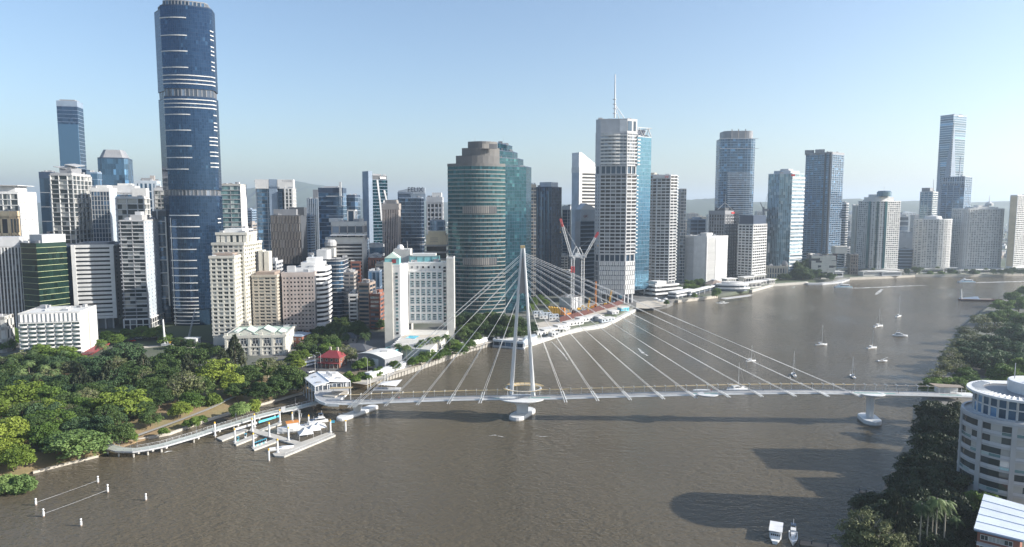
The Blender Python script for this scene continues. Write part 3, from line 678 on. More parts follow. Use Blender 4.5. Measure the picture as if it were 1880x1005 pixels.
def archwin(wd, hh):
    mb = MB(); pts = [(-wd / 2, 0, 0), (wd / 2, 0, 0)] + [(wd / 2 * math.cos(math.pi * i / 8), 0, hh - wd / 2 + wd / 2 * math.sin(math.pi * i / 8)) for i in range(9)]
    mb.mat(0).add(pts, [tuple(range(len(pts)))]); mb.mat(1)
    for i in range(8):
        a_, b_ = pts[2 + i], pts[3 + i]; s = 1.16
        q = [(x * s, -.25, hh - wd / 2 + (z_ - hh + wd / 2) * s) for x, _, z_ in (a_, b_)]
        mb.quad((a_[0], -.25, a_[2]), q[0], q[1], (b_[0], -.25, b_[2]))
    mb.box((0, -.1, hh / 2), (.2, .2, hh)); mb.box((0, -.1, hh - wd / 2), (wd, .2, .2))
    return mb.mesh('arched_window', ['g_smoke', 'white'])
am = archwin(L / 5 * .42, H * .3); wm_ = winmesh(1.25, H * .12, 'g_dark', 'white', 0)
for k_ in range(5):
    p = Vector(f[0]) + w * (1 + (L - 2) * (k_ + .5) / 5) + nn_ * .04 - lo.to_2d(); inst('arched_window', am, r, (p.x, p.y, H * .58), an)
    for s, zz in ((-1.9, H * .46), (0, H * .46), (1.9, H * .46), (-1.5, H * .26), (1.5, H * .26), (-1.5, H * .06), (1.5, H * .06)):
        p2 = p + w * s; inst('window', wm_, r, (p2.x, p2.y, zz), an)
s_ = Vector(f[2]) - Vector(f[1]); sl_ = s_.length; sd = s_ / sl_; sn = Vector((sd.y, -sd.x))
for q in range(4):
    for zz in (.08, .28, .5, .7): p = Vector(f[1]) + s_ * (q + .5) / 4 + sn * .04 - lo.to_2d(); inst('window', wm_, r, (p.x, p.y, H * zz), math.atan2(sd.y, sd.x))
MB().prism([(p[0] - lo.x, p[1] - lo.y) for p in offp(f, [-.08] * 4)], 0, H - .8).build('wall', 'cream', r)
def gable(cpos, wd, hh, dp, nm='pediment', m1='cream', m2='greenroof'):
    mb = MB(); mb.mat(0).add([(-wd / 2, 0, 0), (wd / 2, 0, 0), (0, 0, hh)], [(0, 1, 2)]); mb.add([(-wd / 2, dp, 0), (wd / 2, dp, 0), (0, dp, hh)], [(2, 1, 0)])
    mb.mat(1).add([(-wd / 2 - .4, -.4, -.1), (-wd / 2 - .4, dp, -.1), (0, dp, hh + .25), (0, -.4, hh + .25), (wd / 2 + .4, -.4, -.1), (wd / 2 + .4, dp, -.1)], [(0, 3, 2, 1), (3, 4, 5, 2)])
    return mb.build(nm, [m1, m2], r, cpos, an)
for t, wd, hh in ((.33, 17, 4.2), (.62, 18, 4.6), (.13, 11, 2.6), (.86, 9, 2)):
    p = Vector(f[0]) + w * L * t - nn_ * 5 - lo.to_2d(); gable((p.x, p.y, H - .5), wd, hh, 16)
p = Vector(f[0]) + w * L * .48 + nn_ * .6 - lo.to_2d(); gable((p.x, p.y, H - 1.2), 13, 2.2, 1.5)
for k_ in range(6): bx('parapet_pier', r, (*(Vector(f[0]) + w * (1 + (L - 2) * k_ / 5) - nn_ * .2 - lo.to_2d()), H + .6), (2.4, 1.2, 2.4), 'cream', an)

# ---------------------------------------------------------------- behind the cream block
r, f, z = boxb('apartment_tower', 'green-tinted balcony apartment tower rising behind the cream terraces', 'tower', 404, 441, 452, 338, 800, -8, None, nf=26, glass='g_aqua', bay=4, band=(.9, .7, 'lightgrey'), pier=(.4, .7, 'midgrey', 3), walls={1: ('white',)}, crown=(2, 'concrete', .2))
r, f, z = boxb('apartment_tower', 'dark glass tower with white lettered crown and white side frame', 'tower', 470, 517, 541, 346, 830, -8, None, nf=30, glass='g_blue', bay=3.6, band=(.5, .4, 'midgrey'), pier=(.8, .5, 'bluegrey', 4), walls={}, crown=(.8, 'white', .3))
tower('x', '', '', offp(rect(522, 536, 541, 346, 826, -8)[0], [.4, .8, 0, 0]), z - .2, ZL, nf=30, glass='g_home', bay=4, band=(.8, .6, 'white'), pier=(1.4, .7, 'white'), root=r)
fr, zr = rect(468, 538, 541, 330, 829, -8)
part_prism(r, 'crown_wall', [fr[0], tuple(Vector(fr[0]) * .65 + Vector(fr[1]) * .35), tuple(Vector(fr[0]) * .65 + Vector(fr[1]) * .35 + Vector((0, 5))), tuple(Vector(fr[0]) + Vector((0, 5)))], z - .5, zr, 'white')
part_prism(r, 'crown_wall', [tuple(Vector(fr[0]) * .42 + Vector(fr[1]) * .58), fr[1], tuple(Vector(fr[1]) + Vector((0, 6))), tuple(Vector(fr[0]) * .42 + Vector(fr[1]) * .58 + Vector((0, 6)))], z - .5, zr, 'white')
part_prism(r, 'lift_core', [tuple(Vector(fr[0]) * .64 + Vector(fr[1]) * .36), tuple(Vector(fr[0]) * .43 + Vector(fr[1]) * .57), tuple(Vector(fr[0]) * .43 + Vector(fr[1]) * .57 + Vector((0, 8))), tuple(Vector(fr[0]) * .64 + Vector(fr[1]) * .36 + Vector((0, 8)))], ZL, zr + .2, 'bluegrey')
text_part(r, 'CHARLOTTE', Q(480, 334.5, 828), 3.0, R(8), 'midgrey'); text_part(r, 'TOWERS', Q(527, 334.5, 824), 3.0, R(8), 'midgrey')
# black finned block
r, f, z = boxb('office_block', 'black office cube with staggered vertical fins', 'building', 496, 552, 588, 396, 700, -4, 26, nf=6, z0=58, glass='g_dark', bay=1.9, band=(.4, .5, 'darkgrey'), walls={1: ('darkgrey',)}, plants=((.75, 7, 'midgrey', (-2, 2)), (.5, 9, 'darkgrey', (8, 6))))
lo = Vector(r.location); w = Vector(f[1]) - Vector(f[0]); L = w.length; w /= L; an = math.atan2(w.y, w.x); nn_ = Vector((w.y, -w.x))
fm = boxmesh(.32, .8, (z - 58) / 6 - .3, 'taupe')
for k_ in range(20):
    for i in range(6):
        p = Vector(f[0]) + w * (L * (k_ + .5 + (.3 if i % 2 else -.2)) / 20.5) + nn_ * .4 - lo.to_2d(); inst('fin', fm, r, (p.x, p.y, (z - 58) * (i + .5) / 6), an)
tower('x', '', '', offp(f, [-1] * 4), 58, 44, nf=3, glass='g_deep', bay=3, band=(.3, .1, 'darkgrey'), root=r)
tower('x', '', '', f, 44, ZL, nf=8, glass='g_deep', bay=4.5, pier=(.6, .8, 'lightgrey'), band=(.5, .7, 'midgrey'), bandskip=tuple(i for i in range(9) if i % 4), root=r)
# pink office with square windows
r, f, z = boxb('office_block', 'pinkish stone office with rows of small square windows', 'building', 517, 577, 585, 500, 590, -10, 24, nf=13, z0=ZL + 6, glass='g_dark', bay=3.05, band=(1.9, .35, 'pink'), pier=(1.25, .35, 'pink'), indiv=((0,), .1, 'pink', 0), walls={1: ('darkgrey',), 3: ('brown',)}, crown=(3.2, 'pink', .4), plants=((.25, 5, 'palegrey', (-8, 2)),))
tower('x', '', '', scalep(f, .92), ZL + 6, ZL, nf=1, glass='g_dark', bay=5, pier=(.9, .3, 'pink'), root=r)
f2, z2 = rect(541, 584, 596, 476, 606, -4, 22); f2 = roundc(f2, {1: 10}, 5)
r, f, z = tower('office_block', 'white office with rounded balcony bands joined behind the pinkish stone office', 'building', roundc(rect(540, 598, 606, 500, 604, -6, 26)[0], {1: 14}, 6), Q(590, 492, 600).z, nf=14, glass='g_dark', bay=3, band=(1.9, .9, 'purewhite'), crown=(2.5, 'purewhite', .6), plants=((.7, 5, 'purewhite'), (.45, 9, 'purewhite'))), 0, 0
part_prism(r, 'terrace', scalep(roundc(rect(560, 600, 612, 590, 596, -6, 20)[0], {1: 9}, 5), 1), ZL, ZL + 9, 'white')
# dark banded glass office
tower('office_block', 'dark glass office with thin pale floor lines and curved corner', 'building', roundc(rect(563, 629, 641, 478, 655, -4, 30)[0], {1: 9}, 6), Q(629, 476, 655).z, nf=16, glass='g_deep', bay=3, band=(.55, .6, 'palegrey'), crown=(2, 'darkgrey', .2), plants=((.35, 9, 'white', (-8, 0)),))
# concrete bank tower with arched parapet
r, f, z = boxb('office_tower', 'pale concrete office with curved parapet and shaded ribbon floors', 'tower', 598, 664, 676, 436, 705, -4, 22, nf=20, glass='g_dark', bay=60, band=(1.5, .9, 'lightgrey'), walls={1: ('offwhite',)}, crown=(6, 'offwhite', .5), roof='roofpale')
fb, zb = rect(608, 667, 677, 407, 725, -4, 24)
tower('x', '', '', fb, zb, ZL, nf=2, glass='g_smoke', bay=9, band=(2, .2, 'offwhite'), pier=(1.0, .4, 'taupe'), crown=(4, 'offwhite', .3), base=(z - 10, 'offwhite'), root=r, plants=((.4, 4, 'white', (-14, 0)), (.3, 3.5, 'offwhite', (10, 0))))
part_prism(r, 'sun_roof', offp(rect(608, 668, 677, 432, 702, -4, 18)[0], [1] * 4), z + 2, z + 2.6, 'white')
MB().lathe([(0, 0), (6, .2), (6.3, 4), (4.5, 6.5), (0, 7)], 14).build('drum_room', 'lightgrey', r, Q(607, 452, 700) - Vector(r.location))
part_prism(r, 'plant_deck', rect(590, 613, 622, 456, 690, -4, 18)[0], ZL, Q(600, 456, 690).z, 'offwhite')
# blue office with pale fins, striped block, blue block
r, f, z = boxb('office_tower', 'blue glass office with pale horizontal fins and rooftop dishes', 'tower', 584, 629, 636, 345, 980, -4, 30, nf=22, glass='g_blue', bay=3.4, band=(.7, .15, 'bluegrey'), crown=(7, 'navy', .15), plants=((.6, 3, 'palegrey'),))
for i in range(4): bx('pale_fin', r, (*(Vector(f[0]) * .3 + Vector(f[1]) * .7 + Vector((0, -.8)) - Vector(r.location[:2])), z - ZL - 12 - 14 * i), (26, 1.0, 1.2), 'palegrey', R(4))
bx('corner_slab', r, (f[1][0] - 3 - r.location.x, f[1][1] - 1 - r.location.y, z - ZL - 10), (3, 2, 36), 'white', R(4))
r, f, z = boxb('apartment_tower', 'small striped tower with a dark plant box, hill behind', 'tower', 563, 584, 588, 365, 1020, -4, 20, nf=18, glass='g_blue', bay=3, pier=(1.2, .3, 'bluewhite'), band=(.3, .1, 'bluegrey'), plants=((.45, 14, 'midgrey', (3, 2)),))
boxb('office_tower', 'deep blue glass block with sloping shoulders beyond the pale-finned office', 'tower', 635, 656, 662, 358, 1100, -4, 30, nf=18, glass='g_deep', bay=4, band=(.6, .15, 'bluegrey'), ch={0: 4, 1: 4}, crown=(4, 'navy'))
boxb('office_block', 'small white-framed dark box below the deep blue block', 'building', 637, 651, 654, 386, 900, -4, 20, nf=3, z0=60, glass='g_deep', bay=8, band=(1.2, .2, 'white'), pier=(1.5, .2, 'white'))
# teal tower
r, f, z = boxb('office_tower', 'slender teal and blue glass tower with pale curling graphic', 'tower', 665, 676, 711, 322, 940, 52, None, nf=34, glass='g_teal2', bay=3, band=(.5, .15, 'bluegrey'), walls={}, crown=(6, 'darkgrey', -.5), plants=((.5, 3, 'midgrey'),))
ff, zz = rect(665, 676, 680, 317, 938, 52, 6); part_prism(r, 'service_core', ff, ZL, zz + 2, 'bluegrey')
a_, b_ = Vector(f[1]), Vector(f[2]); w = (b_ - a_); L = w.length; w /= L; nn_ = Vector((w.y, -w.x)); lo = Vector(r.location)
for t0, t1, z0_, z1_ in ((.42, .55, 6, 36), (.55, .62, 36, 62), (.78, .9, 20, 34), (.76, .8, 34, 60)):
    p0, p1 = a_ + w * L * t0 + nn_ * .35 - lo.to_2d(), a_ + w * L * t1 + nn_ * .35 - lo.to_2d()
    MB().quad((*p0, z - lo.z - z0_), (*(p0 + w * 2.6), z - lo.z - z0_), (*(p1 + w * 2.2), z - lo.z - z1_), (*p1, z - lo.z - z1_)).build('pale_graphic', 'palegrey', r)
bx('sign', r, (*(a_ + w * L * .75 + nn_ * .6 - lo.to_2d()), z - lo.z - 3), (9, .5, 3), 'purewhite', math.atan2(w.y, w.x))
# vertical stripe tower
boxb('office_tower', 'narrow beige tower with dark vertical stripes', 'tower', 702, 731, 738, 374, 830, -2, 22, nf=24, glass='g_dark', bay=2.0, pier=(1.05, .6, 'pink'), crown=(7, 'taupe', .6), plants=((.75, 5, 'taupe'),), walls={1: ('taupe',)})
boxb('office_block', 'low white banded block under the narrow beige striped tower', 'building', 678, 702, 706, 450, 760, -4, 16, nf=4, z0=ZL, glass='g_blue', bay=30, band=(2.8, .2, 'palegrey'), plants=((.4, 3, 'palegrey'),), base=(24, 'palegrey'))
# dark tower with the big name sign
r, f, z = boxb('apartment_tower', 'dark blue apartment tower with large dark name lettering on its pale crown', 'tower', 733, 777, 783, 363, 860, -6, 22, nf=27, glass='g_deep', bay=3.3, band=(.5, .5, 'bluegrey'), pier=(.5, .55, 'navy', 2), crown=(.8, 'bluegrey', .3), rc={1: 5}, seg=4)
ff, zz = rect(730, 781, 783, 353, 868, -6, 6); part_prism(r, 'crown_screen', ff, z - 4, zz, 'bluegrey')
lo = Vector(r.location); p0, p1 = Q(731, 353, 861) - lo, Q(780, 345, 861) - lo
MB().add([(p0.x, p0.y, p0.z - 2), (p1.x, p1.y, p0.z - 2), (p1.x, p1.y, p1.z), (p0.x + 18, p0.y, p1.z), (p0.x, p0.y, p0.z + 1.5)] + [(p0.x, p0.y + 3, p0.z - 2), (p1.x, p1.y + 3, p0.z - 2), (p1.x, p1.y + 3, p1.z), (p0.x + 18, p0.y + 3, p1.z), (p0.x, p0.y + 3, p0.z + 1.5)],
         [(0, 1, 2, 3, 4), (9, 8, 7, 6, 5), (0, 5, 6, 1), (1, 6, 7, 2), (2, 7, 8, 3), (3, 8, 9, 4), (4, 9, 5, 0)]).build('crown_screen', 'bluewhite', r)
text_part(r, 'FELIX', Q(762.5, 352.5, 859.5), 8.2, 0, 'navy')
for py in (437, 449): inst('ledge', ringmesh([(p[0] - lo.x, p[1] - lo.y) for p in f], [1.4] * len(f), .6, 'palegrey'), r, (0, 0, Q(755, py, 860).z - lo.z))
# grey hotel-like tower and small blocks
boxb('office_tower', 'pale grey tower with boxy window bays and round roof drum', 'tower', 783, 812, 819, 362, 980, -2, 24, nf=18, glass='g_dark', bay=5.5, band=(2.3, .3, 'palegrey'), pier=(1.6, .5, 'palegrey'), crown=(9, 'palegrey', .3), plants=((.6, 7, 'white', (3, 0)),))
boxb('office_block', 'low blue glass block tucked beside the round-ended teal tower', 'building', 789, 815, 824, 405, 820, -2, 24, nf=14, glass='g_blue', bay=6, band=(1.1, .15, 'bluegrey'), pier=(.6, .2, 'bluegrey'), ch={0: 8})
r, f, z = boxb('office_block', 'tan topped office with dark overhanging floors', 'building', 783, 819, 825, 432, 720, -2, 24, nf=10, glass='g_dark', bay=40, band=(1.9, 1.3, 'taupe'), crown=(11, 'tan', .5), roof='tan')
part_prism(r, 'roof_cap', scalep(f, .85), z - .6, z + 4, 'tan')
for i in range(3): bx('louvre', r, (*(Vector(f[0]) * .62 + Vector(f[1]) * .38 + Vector((0, -.6)) - Vector(r.location[:2])), z - ZL - 3 - i * 2.0), (8, .3, .6), 'brown', R(2))
boxb('office_block', 'red brick low-rise behind the white hotel', 'building', 676, 704, 712, 474, 715, -4, 22, nf=5, z0=ZL, glass='g_dark', bay=2.6, band=(2.0, .2, 'brick'), pier=(1.2, .2, 'brick'), base=(14, 'brick'), roof='roofpale')
boxb('office_block', 'grey sawtooth low-rise in front of the red brick block', 'building', 676, 697, 704, 498, 670, -4, 18, nf=3, glass='g_blue', bay=4, band=(1.2, .15, 'bluegrey'), pier=(.5, .2, 'bluegrey'))
# ================================================================ white hotel with teal roofs
r = thing('hotel_building', 'white V-shaped hotel with teal roofs and teal window bays', 'building', (Q(770, 620, 565).x, 565, ZL))
lo = Vector(r.location)
fw, zw = rect(705, 734, None, 486, 542, -4, 15)
tower('x', '', '', fw, zw, ZL, nf=19, glass='cream', bay=50, walls={0: ('white',), 1: ('white',), 2: ('cream',), 3: ('cream',)}, crown=(1, 'white', .15), root=r, roof='roofpale')
ff, _ = rect(749, 820, None, 481, 572, -2, 16); zf = Q(780, 481, 572).z
tower('x', '', '', ff, zf, ZL + 14, nf=1, glass='white', bay=50, walls={i: ('white',) for i in range(4)}, crown=(1, 'purewhite', .2), root=r, roof='roofpale')
fs, zs_ = rect(819.5, 833, None, 473, 566, -2, 18); tower('x', '', '', fs, zs_, ZL, nf=1, glass='cream', bay=50, walls={i: ('offwhite',) for i in range(4)}, crown=(.8, 'white', .1), root=r)
fc, zc_ = rect(722, 753, None, 458, 590, -2, 16); part_prism(r, 'lift_core', fc, ZL, zc_, 'offwhite')
part_prism(r, 'link_wall', [fw[1], ff[0], (ff[0][0], ff[0][1] + 12), (fw[1][0] - 8, fw[1][1] + 14)], ZL, zw - 1, 'white')
bx('corner_slab', r, (*(Vector(fw[0]) + Vector((3.2, -.6)) - lo.to_2d()), (zw - ZL) / 2 + 1), (6.6, 1.6, zw - ZL + 2), 'cream', R(4))
w = Vector(ff[1]) - Vector(ff[0]); L = w.length; w /= L; an = math.atan2(w.y, w.x); nn_ = Vector((w.y, -w.x))
cw = L * .86 / 6; zb = ZL + 16; rows = 6; gh = (zf - 8 - zb) / rows
def hotelbay(w_, h_, n):
    mb = MB(); mb.mat(0).quad((-w_ / 2, .35, 0), (w_ / 2, .35, 0), (w_ / 2, .35, h_), (-w_ / 2, .35, h_))
    for sx in (-1, 1): mb.mat(1).box((sx * (w_ / 2 - .1), .1, h_ / 2), (.2, .5, h_))
    for i in range(n + 1): mb.box((0, .12, h_ * i / n if 0 < i < n else (.1 if i == 0 else h_ - .1)), (w_ - .4, .4, .3))
    for i in range(n):
        mb.mat(2).box((-.15 * w_ * (1 if i % 2 else -1) * .5, .15, h_ * (i + .5) / n), (w_ * .42, .3, h_ / n * .5))
    return mb.mesh('window_bay', ['g_hotel', 'purewhite', 'g_smoke'])
hb = hotelbay(cw * .78, gh - 1.5, 3); wsq = winmesh(cw * .38, 2.0, 'g_dark', 'white', 0)
for c_ in range(6):
    p = Vector(ff[0]) + w * (L * .03 + cw * (c_ + .5)) + nn_ * .12 - lo.to_2d()
    for i in range(rows): inst('window_bay', hb, r, (p.x + nn_.x * .3, p.y + nn_.y * .3, zb - ZL + gh * i + .75), an)
    inst('window', wsq, r, (p.x, p.y, zf - ZL - 5.5), an)
for i in range(rows + 1): p = Vector(ff[0]) + w * L * .46 + nn_ * .5 - lo.to_2d(); bx('ledge', r, (p.x, p.y, zb - ZL + gh * i), (L * .88, 1.0, .9), 'purewhite', an)
for c_ in range(7): p = Vector(ff[0]) + w * (L * .03 + cw * c_) + nn_ * .45 - lo.to_2d(); bx('pier', r, (p.x, p.y, (zb - ZL) + gh * rows / 2), (.9, .9, gh * rows), 'purewhite', an)
w1_ = winmesh(2.4, 2.0, 'g_aqua', 'white', 0); w2_ = winmesh(2.4, 2.0, 'g_dark', 'white', 0)
for i in range(18):
    zz = 12 + (zf - ZL - 18) * i / 17; p = Vector(ff[0]) + w * L * .945 + nn_ * .12 - lo.to_2d(); inst('window', w2_ if i % 3 else w1_, r, (p.x, p.y, zz), an)
    p = Vector(fw[0]) + (Vector(fw[1]) - Vector(fw[0])) * .78 - lo.to_2d() + Vector((.0, -.15)); inst('window', w1_ if i % 4 else w2_, r, (p.x, p.y, zz - 2), R(4))
tp = [(p[0] - lo.x, p[1] - lo.y) for p in offp(fw, [-.5] * 4)]; ct = centroid(tp)
mb = MB(); mb.prism(tp, zw - ZL, zw - ZL + 5); mb.mat(1); q = [(*p, zw - ZL + 5.02) for p in offp(tp, [.3] * 4)]; m0, m1 = Vector(((q[0][0] + q[1][0]) / 2, (q[0][1] + q[1][1]) / 2 + 2, zw - ZL + 9.5)), Vector(((q[2][0] + q[3][0]) / 2, (q[2][1] + q[3][1]) / 2 - 2, zw - ZL + 9.5))
mb.add([*q, m0, m1], [(0, 1, 4), (1, 2, 5, 4), (2, 3, 5), (3, 0, 4, 5)]); mb.build('teal_roof', ['teal', 'greenroof'], r)
bx('roof_emblem', r, (tp[0][0] * .35 + tp[1][0] * .65, tp[0][1] * .35 + tp[1][1] * .65 - .2, zw - ZL + 2.6), (3.2, .4, 3.2), 'redroof', R(4))
tt, _ = rect(751, 806, None, 471, 578, -2, 9); tower('x', '', '', tt, Q(780, 471, 578).z, zf - .8, nf=1, glass='teal', bay=6, pier=(.5, .2, 'g_aqua'), root=r)
part_prism(r, 'roof_deck', rect(757, 800, None, 467, 584, -2, 9)[0], zf, Q(780, 466, 584).z, 'roofpale')
MB().lathe([(0, 0), (3, 0), (3.2, 2), (2, 4.2), (0, 4.8)], 12).build('satellite_dome', 'purewhite', r, Q(735, 459, 594) - lo)
mast(r, Q(748, 460, 590), 8, .25)
# podium with pool, low wings
part_prism(r, 'pool_podium', [tuple(P(722, 640, 12).to_2d()), tuple(P(790, 645, 12).to_2d()), (ff[1][0] + 2, ff[1][1] - 1), (ff[0][0], ff[0][1] - 1), (fw[1][0], fw[1][1] - 2)], ZL, 13, 'offwhite')
pc = P(757, 619, 13.2) - lo; bx('pool', r, (pc.x, pc.y, 13.1 - ZL), (8, 11, .3), 'pool', R(-12)); pc2 = P(772, 618, 13) - lo; bx('pool_terrace', r, (pc2.x, pc2.y, 13 - ZL), (30, 12, .25), 'paving', R(4))
for i in range(6): p = P(724 + 3 * i, 632 - 3 * i, 13) - lo; bx('sun_lounger', r, (p.x, p.y, p.z + .3), (2, .8, .5), 'purewhite', .4)
# function centre in front of the hotel: curved roof hall, teal glass wing, white wall
a = P(660, 662, ZL + 9); r = thing('function_hall', 'low hall with curved grey roof and teal glass wing below the white hotel', 'building', (a.x + 8, a.y + 6, ZL)); lo = Vector(r.location)
pa, pb = P(658, 672, ZL), P(702, 680, ZL); wv = (pb - pa); Lh = wv.length; an = math.atan2(wv.y, wv.x)
rings = [[(x, 0, 7 + 3.2 * math.sin(math.pi * (.15 + .75 * x / 26))) , (x, 17, 7 + 3.2 * math.sin(math.pi * (.15 + .75 * x / 26))), (x, 17, 0), (x, 0, 0)] for x in [26 * i / 10 for i in range(11)]]
MB().loft(rings).build('hall_body', 'midgrey', r, pa - lo, an)
rr = [[(x, -1, 7.1 + 3.2 * math.sin(math.pi * (.15 + .75 * x / 26))), (x, 18, 7.1 + 3.2 * math.sin(math.pi * (.15 + .75 * x / 26))), (x, 18, 7.6 + 3.2 * math.sin(math.pi * (.15 + .75 * x / 26))), (x, -1, 7.6 + 3.2 * math.sin(math.pi * (.15 + .75 * x / 26)))] for x in [26 * i / 10 for i in range(11)]]
MB().loft(rr).build('curved_roof', 'roofpale', r, pa - lo, an)
for i in range(4): q = pa + wv / Lh * (5 + 3 * i); inst('window', winmesh(2.4, 3, 'g_dark', 'white', 0), r, (q.x - lo.x, q.y - .3 - lo.y, 1.5), an)
p0, p1 = P(701, 676, ZL), P(738, 662, ZL)
f_ = [p0.to_2d()[:], p1.to_2d()[:], (p1.x - 6, p1.y + 14), (p0.x - 6, p0.y + 14)]
tower('x', '', '', f_, 13, ZL, nf=2, glass='g_aqua', bay=3.5, band=(1.4, .2, 'teal'), root=r, roof='roofpale', pier=(.3, .2, 'white'))
bx('white_wall', r, (p0.x - 5 - lo.x, p0.y - 1.5 - lo.y, 3.6), (9, 1, 7.2), 'purewhite', an)
p = P(735, 640, ZL); part_prism(r, 'white_annex', rect(728, 768, None, 640, p.y - 8, -2, 12)[0], ZL, 8, 'offwhite')

# ================================================================ round-fronted teal tower with stepped granite crown
YT = 700
def arc(px0, px1, yt, Y, bulge, n=14):
    a, b = Q(px0, yt, Y), Q(px1, yt, Y + 4)
    return [(a.x + (b.x - a.x) * i / n, a.y + (b.y - a.y) * i / n - bulge * math.sin(math.pi * (.02 + .9 * i / n)) ** .9) for i in range(n + 1)]
zt = Q(870, 300, YT - 10).z; fr = arc(822, 927, 300, YT, 13)
foot = fr + [(fr[-1][0], fr[-1][1] + 22), (fr[0][0] + 2, fr[0][1] + 26)]
ne = len(foot)
r = tower('office_tower', 'round-fronted teal glass tower with stepped grey granite crown', 'tower', foot, zt, ZL, nf=38, glass='g_teal', bay=2.6, band=(1.0, .3, 'bandstone'), mull=(.12, .08, 'navy'), crown=(2.4, 'granite', .35), roof='roofgrey')
lo = Vector(r.location)
for px0, px1, py, dd in ((837, 917, 286, 2), (848, 917, 272, 5), (859, 913, 260, 8)):
    fa = arc(px0, px1, py, YT + dd, 9, 8); part_prism(r, 'crown_step', fa + [(fa[-1][0], fa[-1][1] + 16), (fa[0][0], fa[0][1] + 16)], zt - 1, Q(880, py, YT - 4 + dd).z, 'granite')
for py0, py1 in ((379, 392), (474, 487), (263, 272)):
    za, zb_ = Q(880, py1, YT - 12).z, Q(880, py0, YT - 12).z; n_ = 16 if py0 > 270 else 9
    for i in range(n_):
        t = .28 + .54 * i / 15 if py0 > 270 else .62 + .2 * i / 8; k = t * 14; i0 = int(k); q = Vector(fr[i0]).lerp(Vector(fr[min(i0 + 1, 14)]), k - i0); q2 = Vector(fr[min(i0 + 1, 14)]) - Vector(fr[i0])
        yy = q.y - .4 if py0 > 270 else q.y + 4.0
        bx('louvre_fin', r, (q.x - lo.x, yy - lo.y, (za + zb_) / 2 - ZL), (1.5, 1.2, zb_ - za), 'bandstone', math.atan2(q2.y, q2.x))
        bx('louvre_gap', r, (q.x + 1.5 - lo.x, yy + .35 - lo.y, (za + zb_) / 2 - ZL), (1.6, .9, zb_ - za - .1), 'darkgrey', math.atan2(q2.y, q2.x))
for k_, (px1, py, yb) in enumerate(((966, 305, 0), (951, 290, 306), (940, 277, 291), (930, 264, 278))):
    a_, b_ = Q(914, py, YT + 10), Q(px1, py, YT + 30)
    zz0 = ZL if not yb else Q(930, yb + 2, YT + 18).z
    tower('x', '', '', [(a_.x, a_.y), (b_.x, b_.y), (b_.x + 6, b_.y + 20), (a_.x + 2, a_.y + 26)], Q(930, py, YT + 18).z, zz0, fh=3.6, glass='g_teal2', bay=3.0, mull=(.14, .08, 'navy'), band=(.25, .08, 'navy'), root=r, roof='granite')
mast(r, Q(872, 260, YT + 6), 4); mast(r, Q(924, 264, YT + 20), 9, .1)
# ================================================================ towers right of the round-fronted tower
boxb('office_tower', 'beige grid tower squeezed beside the teal tower', 'tower', 964, 984, 987, 339, 800, -2, 22, nf=34, glass='g_smoke', bay=2.6, band=(1.0, .4, 'beige'), pier=(.8, .3, 'taupe', 2), crown=(3, 'beige', .3), plants=((.4, 4, 'white', (-4, 0)),))
r, f, z = boxb('office_tower', 'dark striped glass tower with pale roof box behind the cables', 'tower', 984, 1013, 1031, 343, 860, 30, None, nf=34, glass='g_deep', bay=2.6, mull=(.3, .25, 'midgrey'), band=(.3, .1, 'navy'), crown=(1, 'navy'), plants=((.72, 6.5, 'bluewhite'),))
lo = Vector(r.location); a_, b_ = Vector(f[0]), Vector(f[1]); nn_ = Vector((b_ - a_).yx.normalized()); nn_.y *= -1
for t in (.12, .35, .55, .8): q = a_.lerp(b_, t) + nn_ * .3 - lo.to_2d(); bx('pale_stripe', r, (q.x, q.y, (z - ZL) * .5), (1.6, .6, z - ZL - 12), 'g_pale', math.atan2((b_ - a_).y, (b_ - a_).x))
boxb('office_tower', 'dark narrow block behind the white twin cranes', 'tower', 1032, 1046, 1052, 379, 960, 10, 20, nf=24, glass='g_deep', bay=3, band=(.6, .2, 'midgrey'), pier=(.8, .3, 'lightgrey', 3), crown=(5, 'palegrey', .2))
boxb('office_tower', 'slim beige banded block peeping beside the dark striped tower', 'tower', 1029, 1036, 1039, 398, 1010, 10, 14, nf=20, glass='g_dark', bay=3, band=(1.2, .2, 'beige'))
# white tower with slanted roof
f, z = rect(1050, 1063, 1102, 307, 930, 58)
r = tower('office_tower', 'white office tower with slanted wedge roof and dark ribbon windows', 'tower', f, z, ZL, nf=34, glass='g_dark', bay=40, band=(2.1, .35, 'white'), bandedges=(1,), walls={0: ('bluewhite',), 2: ('white',), 3: ('white',)}, crown=(7, 'white', .4), roof='white')
lo = Vector(r.location); q = [Vector((x - lo.x, y - lo.y, z - ZL)) for x, y in f]; up = Vector((0, 0, Q(1060, 280, 930).z - z)); lo_ = Vector((0, 0, .4))
MB().add([*q, q[0] + up, q[1] + up, q[2] + lo_, q[3] + lo_, q[1].lerp(q[2], .12) + up, q[0].lerp(q[3], .12) + up], [(0, 1, 5, 4), (1, 2, 6, 8, 5), (4, 5, 8, 9), (9, 8, 6, 7), (3, 0, 4, 9, 7), (2, 3, 7, 6)]).build('wedge_roof', 'purewhite', r)
w_ = (Vector(f[2]) - Vector(f[1])); Lw = w_.length; w_ /= Lw; nn_ = Vector((w_.y, -w_.x)); an = math.atan2(w_.y, w_.x)
for s in (.07, .95): p = Vector(f[1]) + w_ * Lw * s + nn_ * .2 - lo.to_2d(); bx('edge_pier', r, (p.x, p.y, (z - ZL) / 2), (Lw * .14 if s < .5 else Lw * .1, .9, z - ZL - .2), 'white', an)
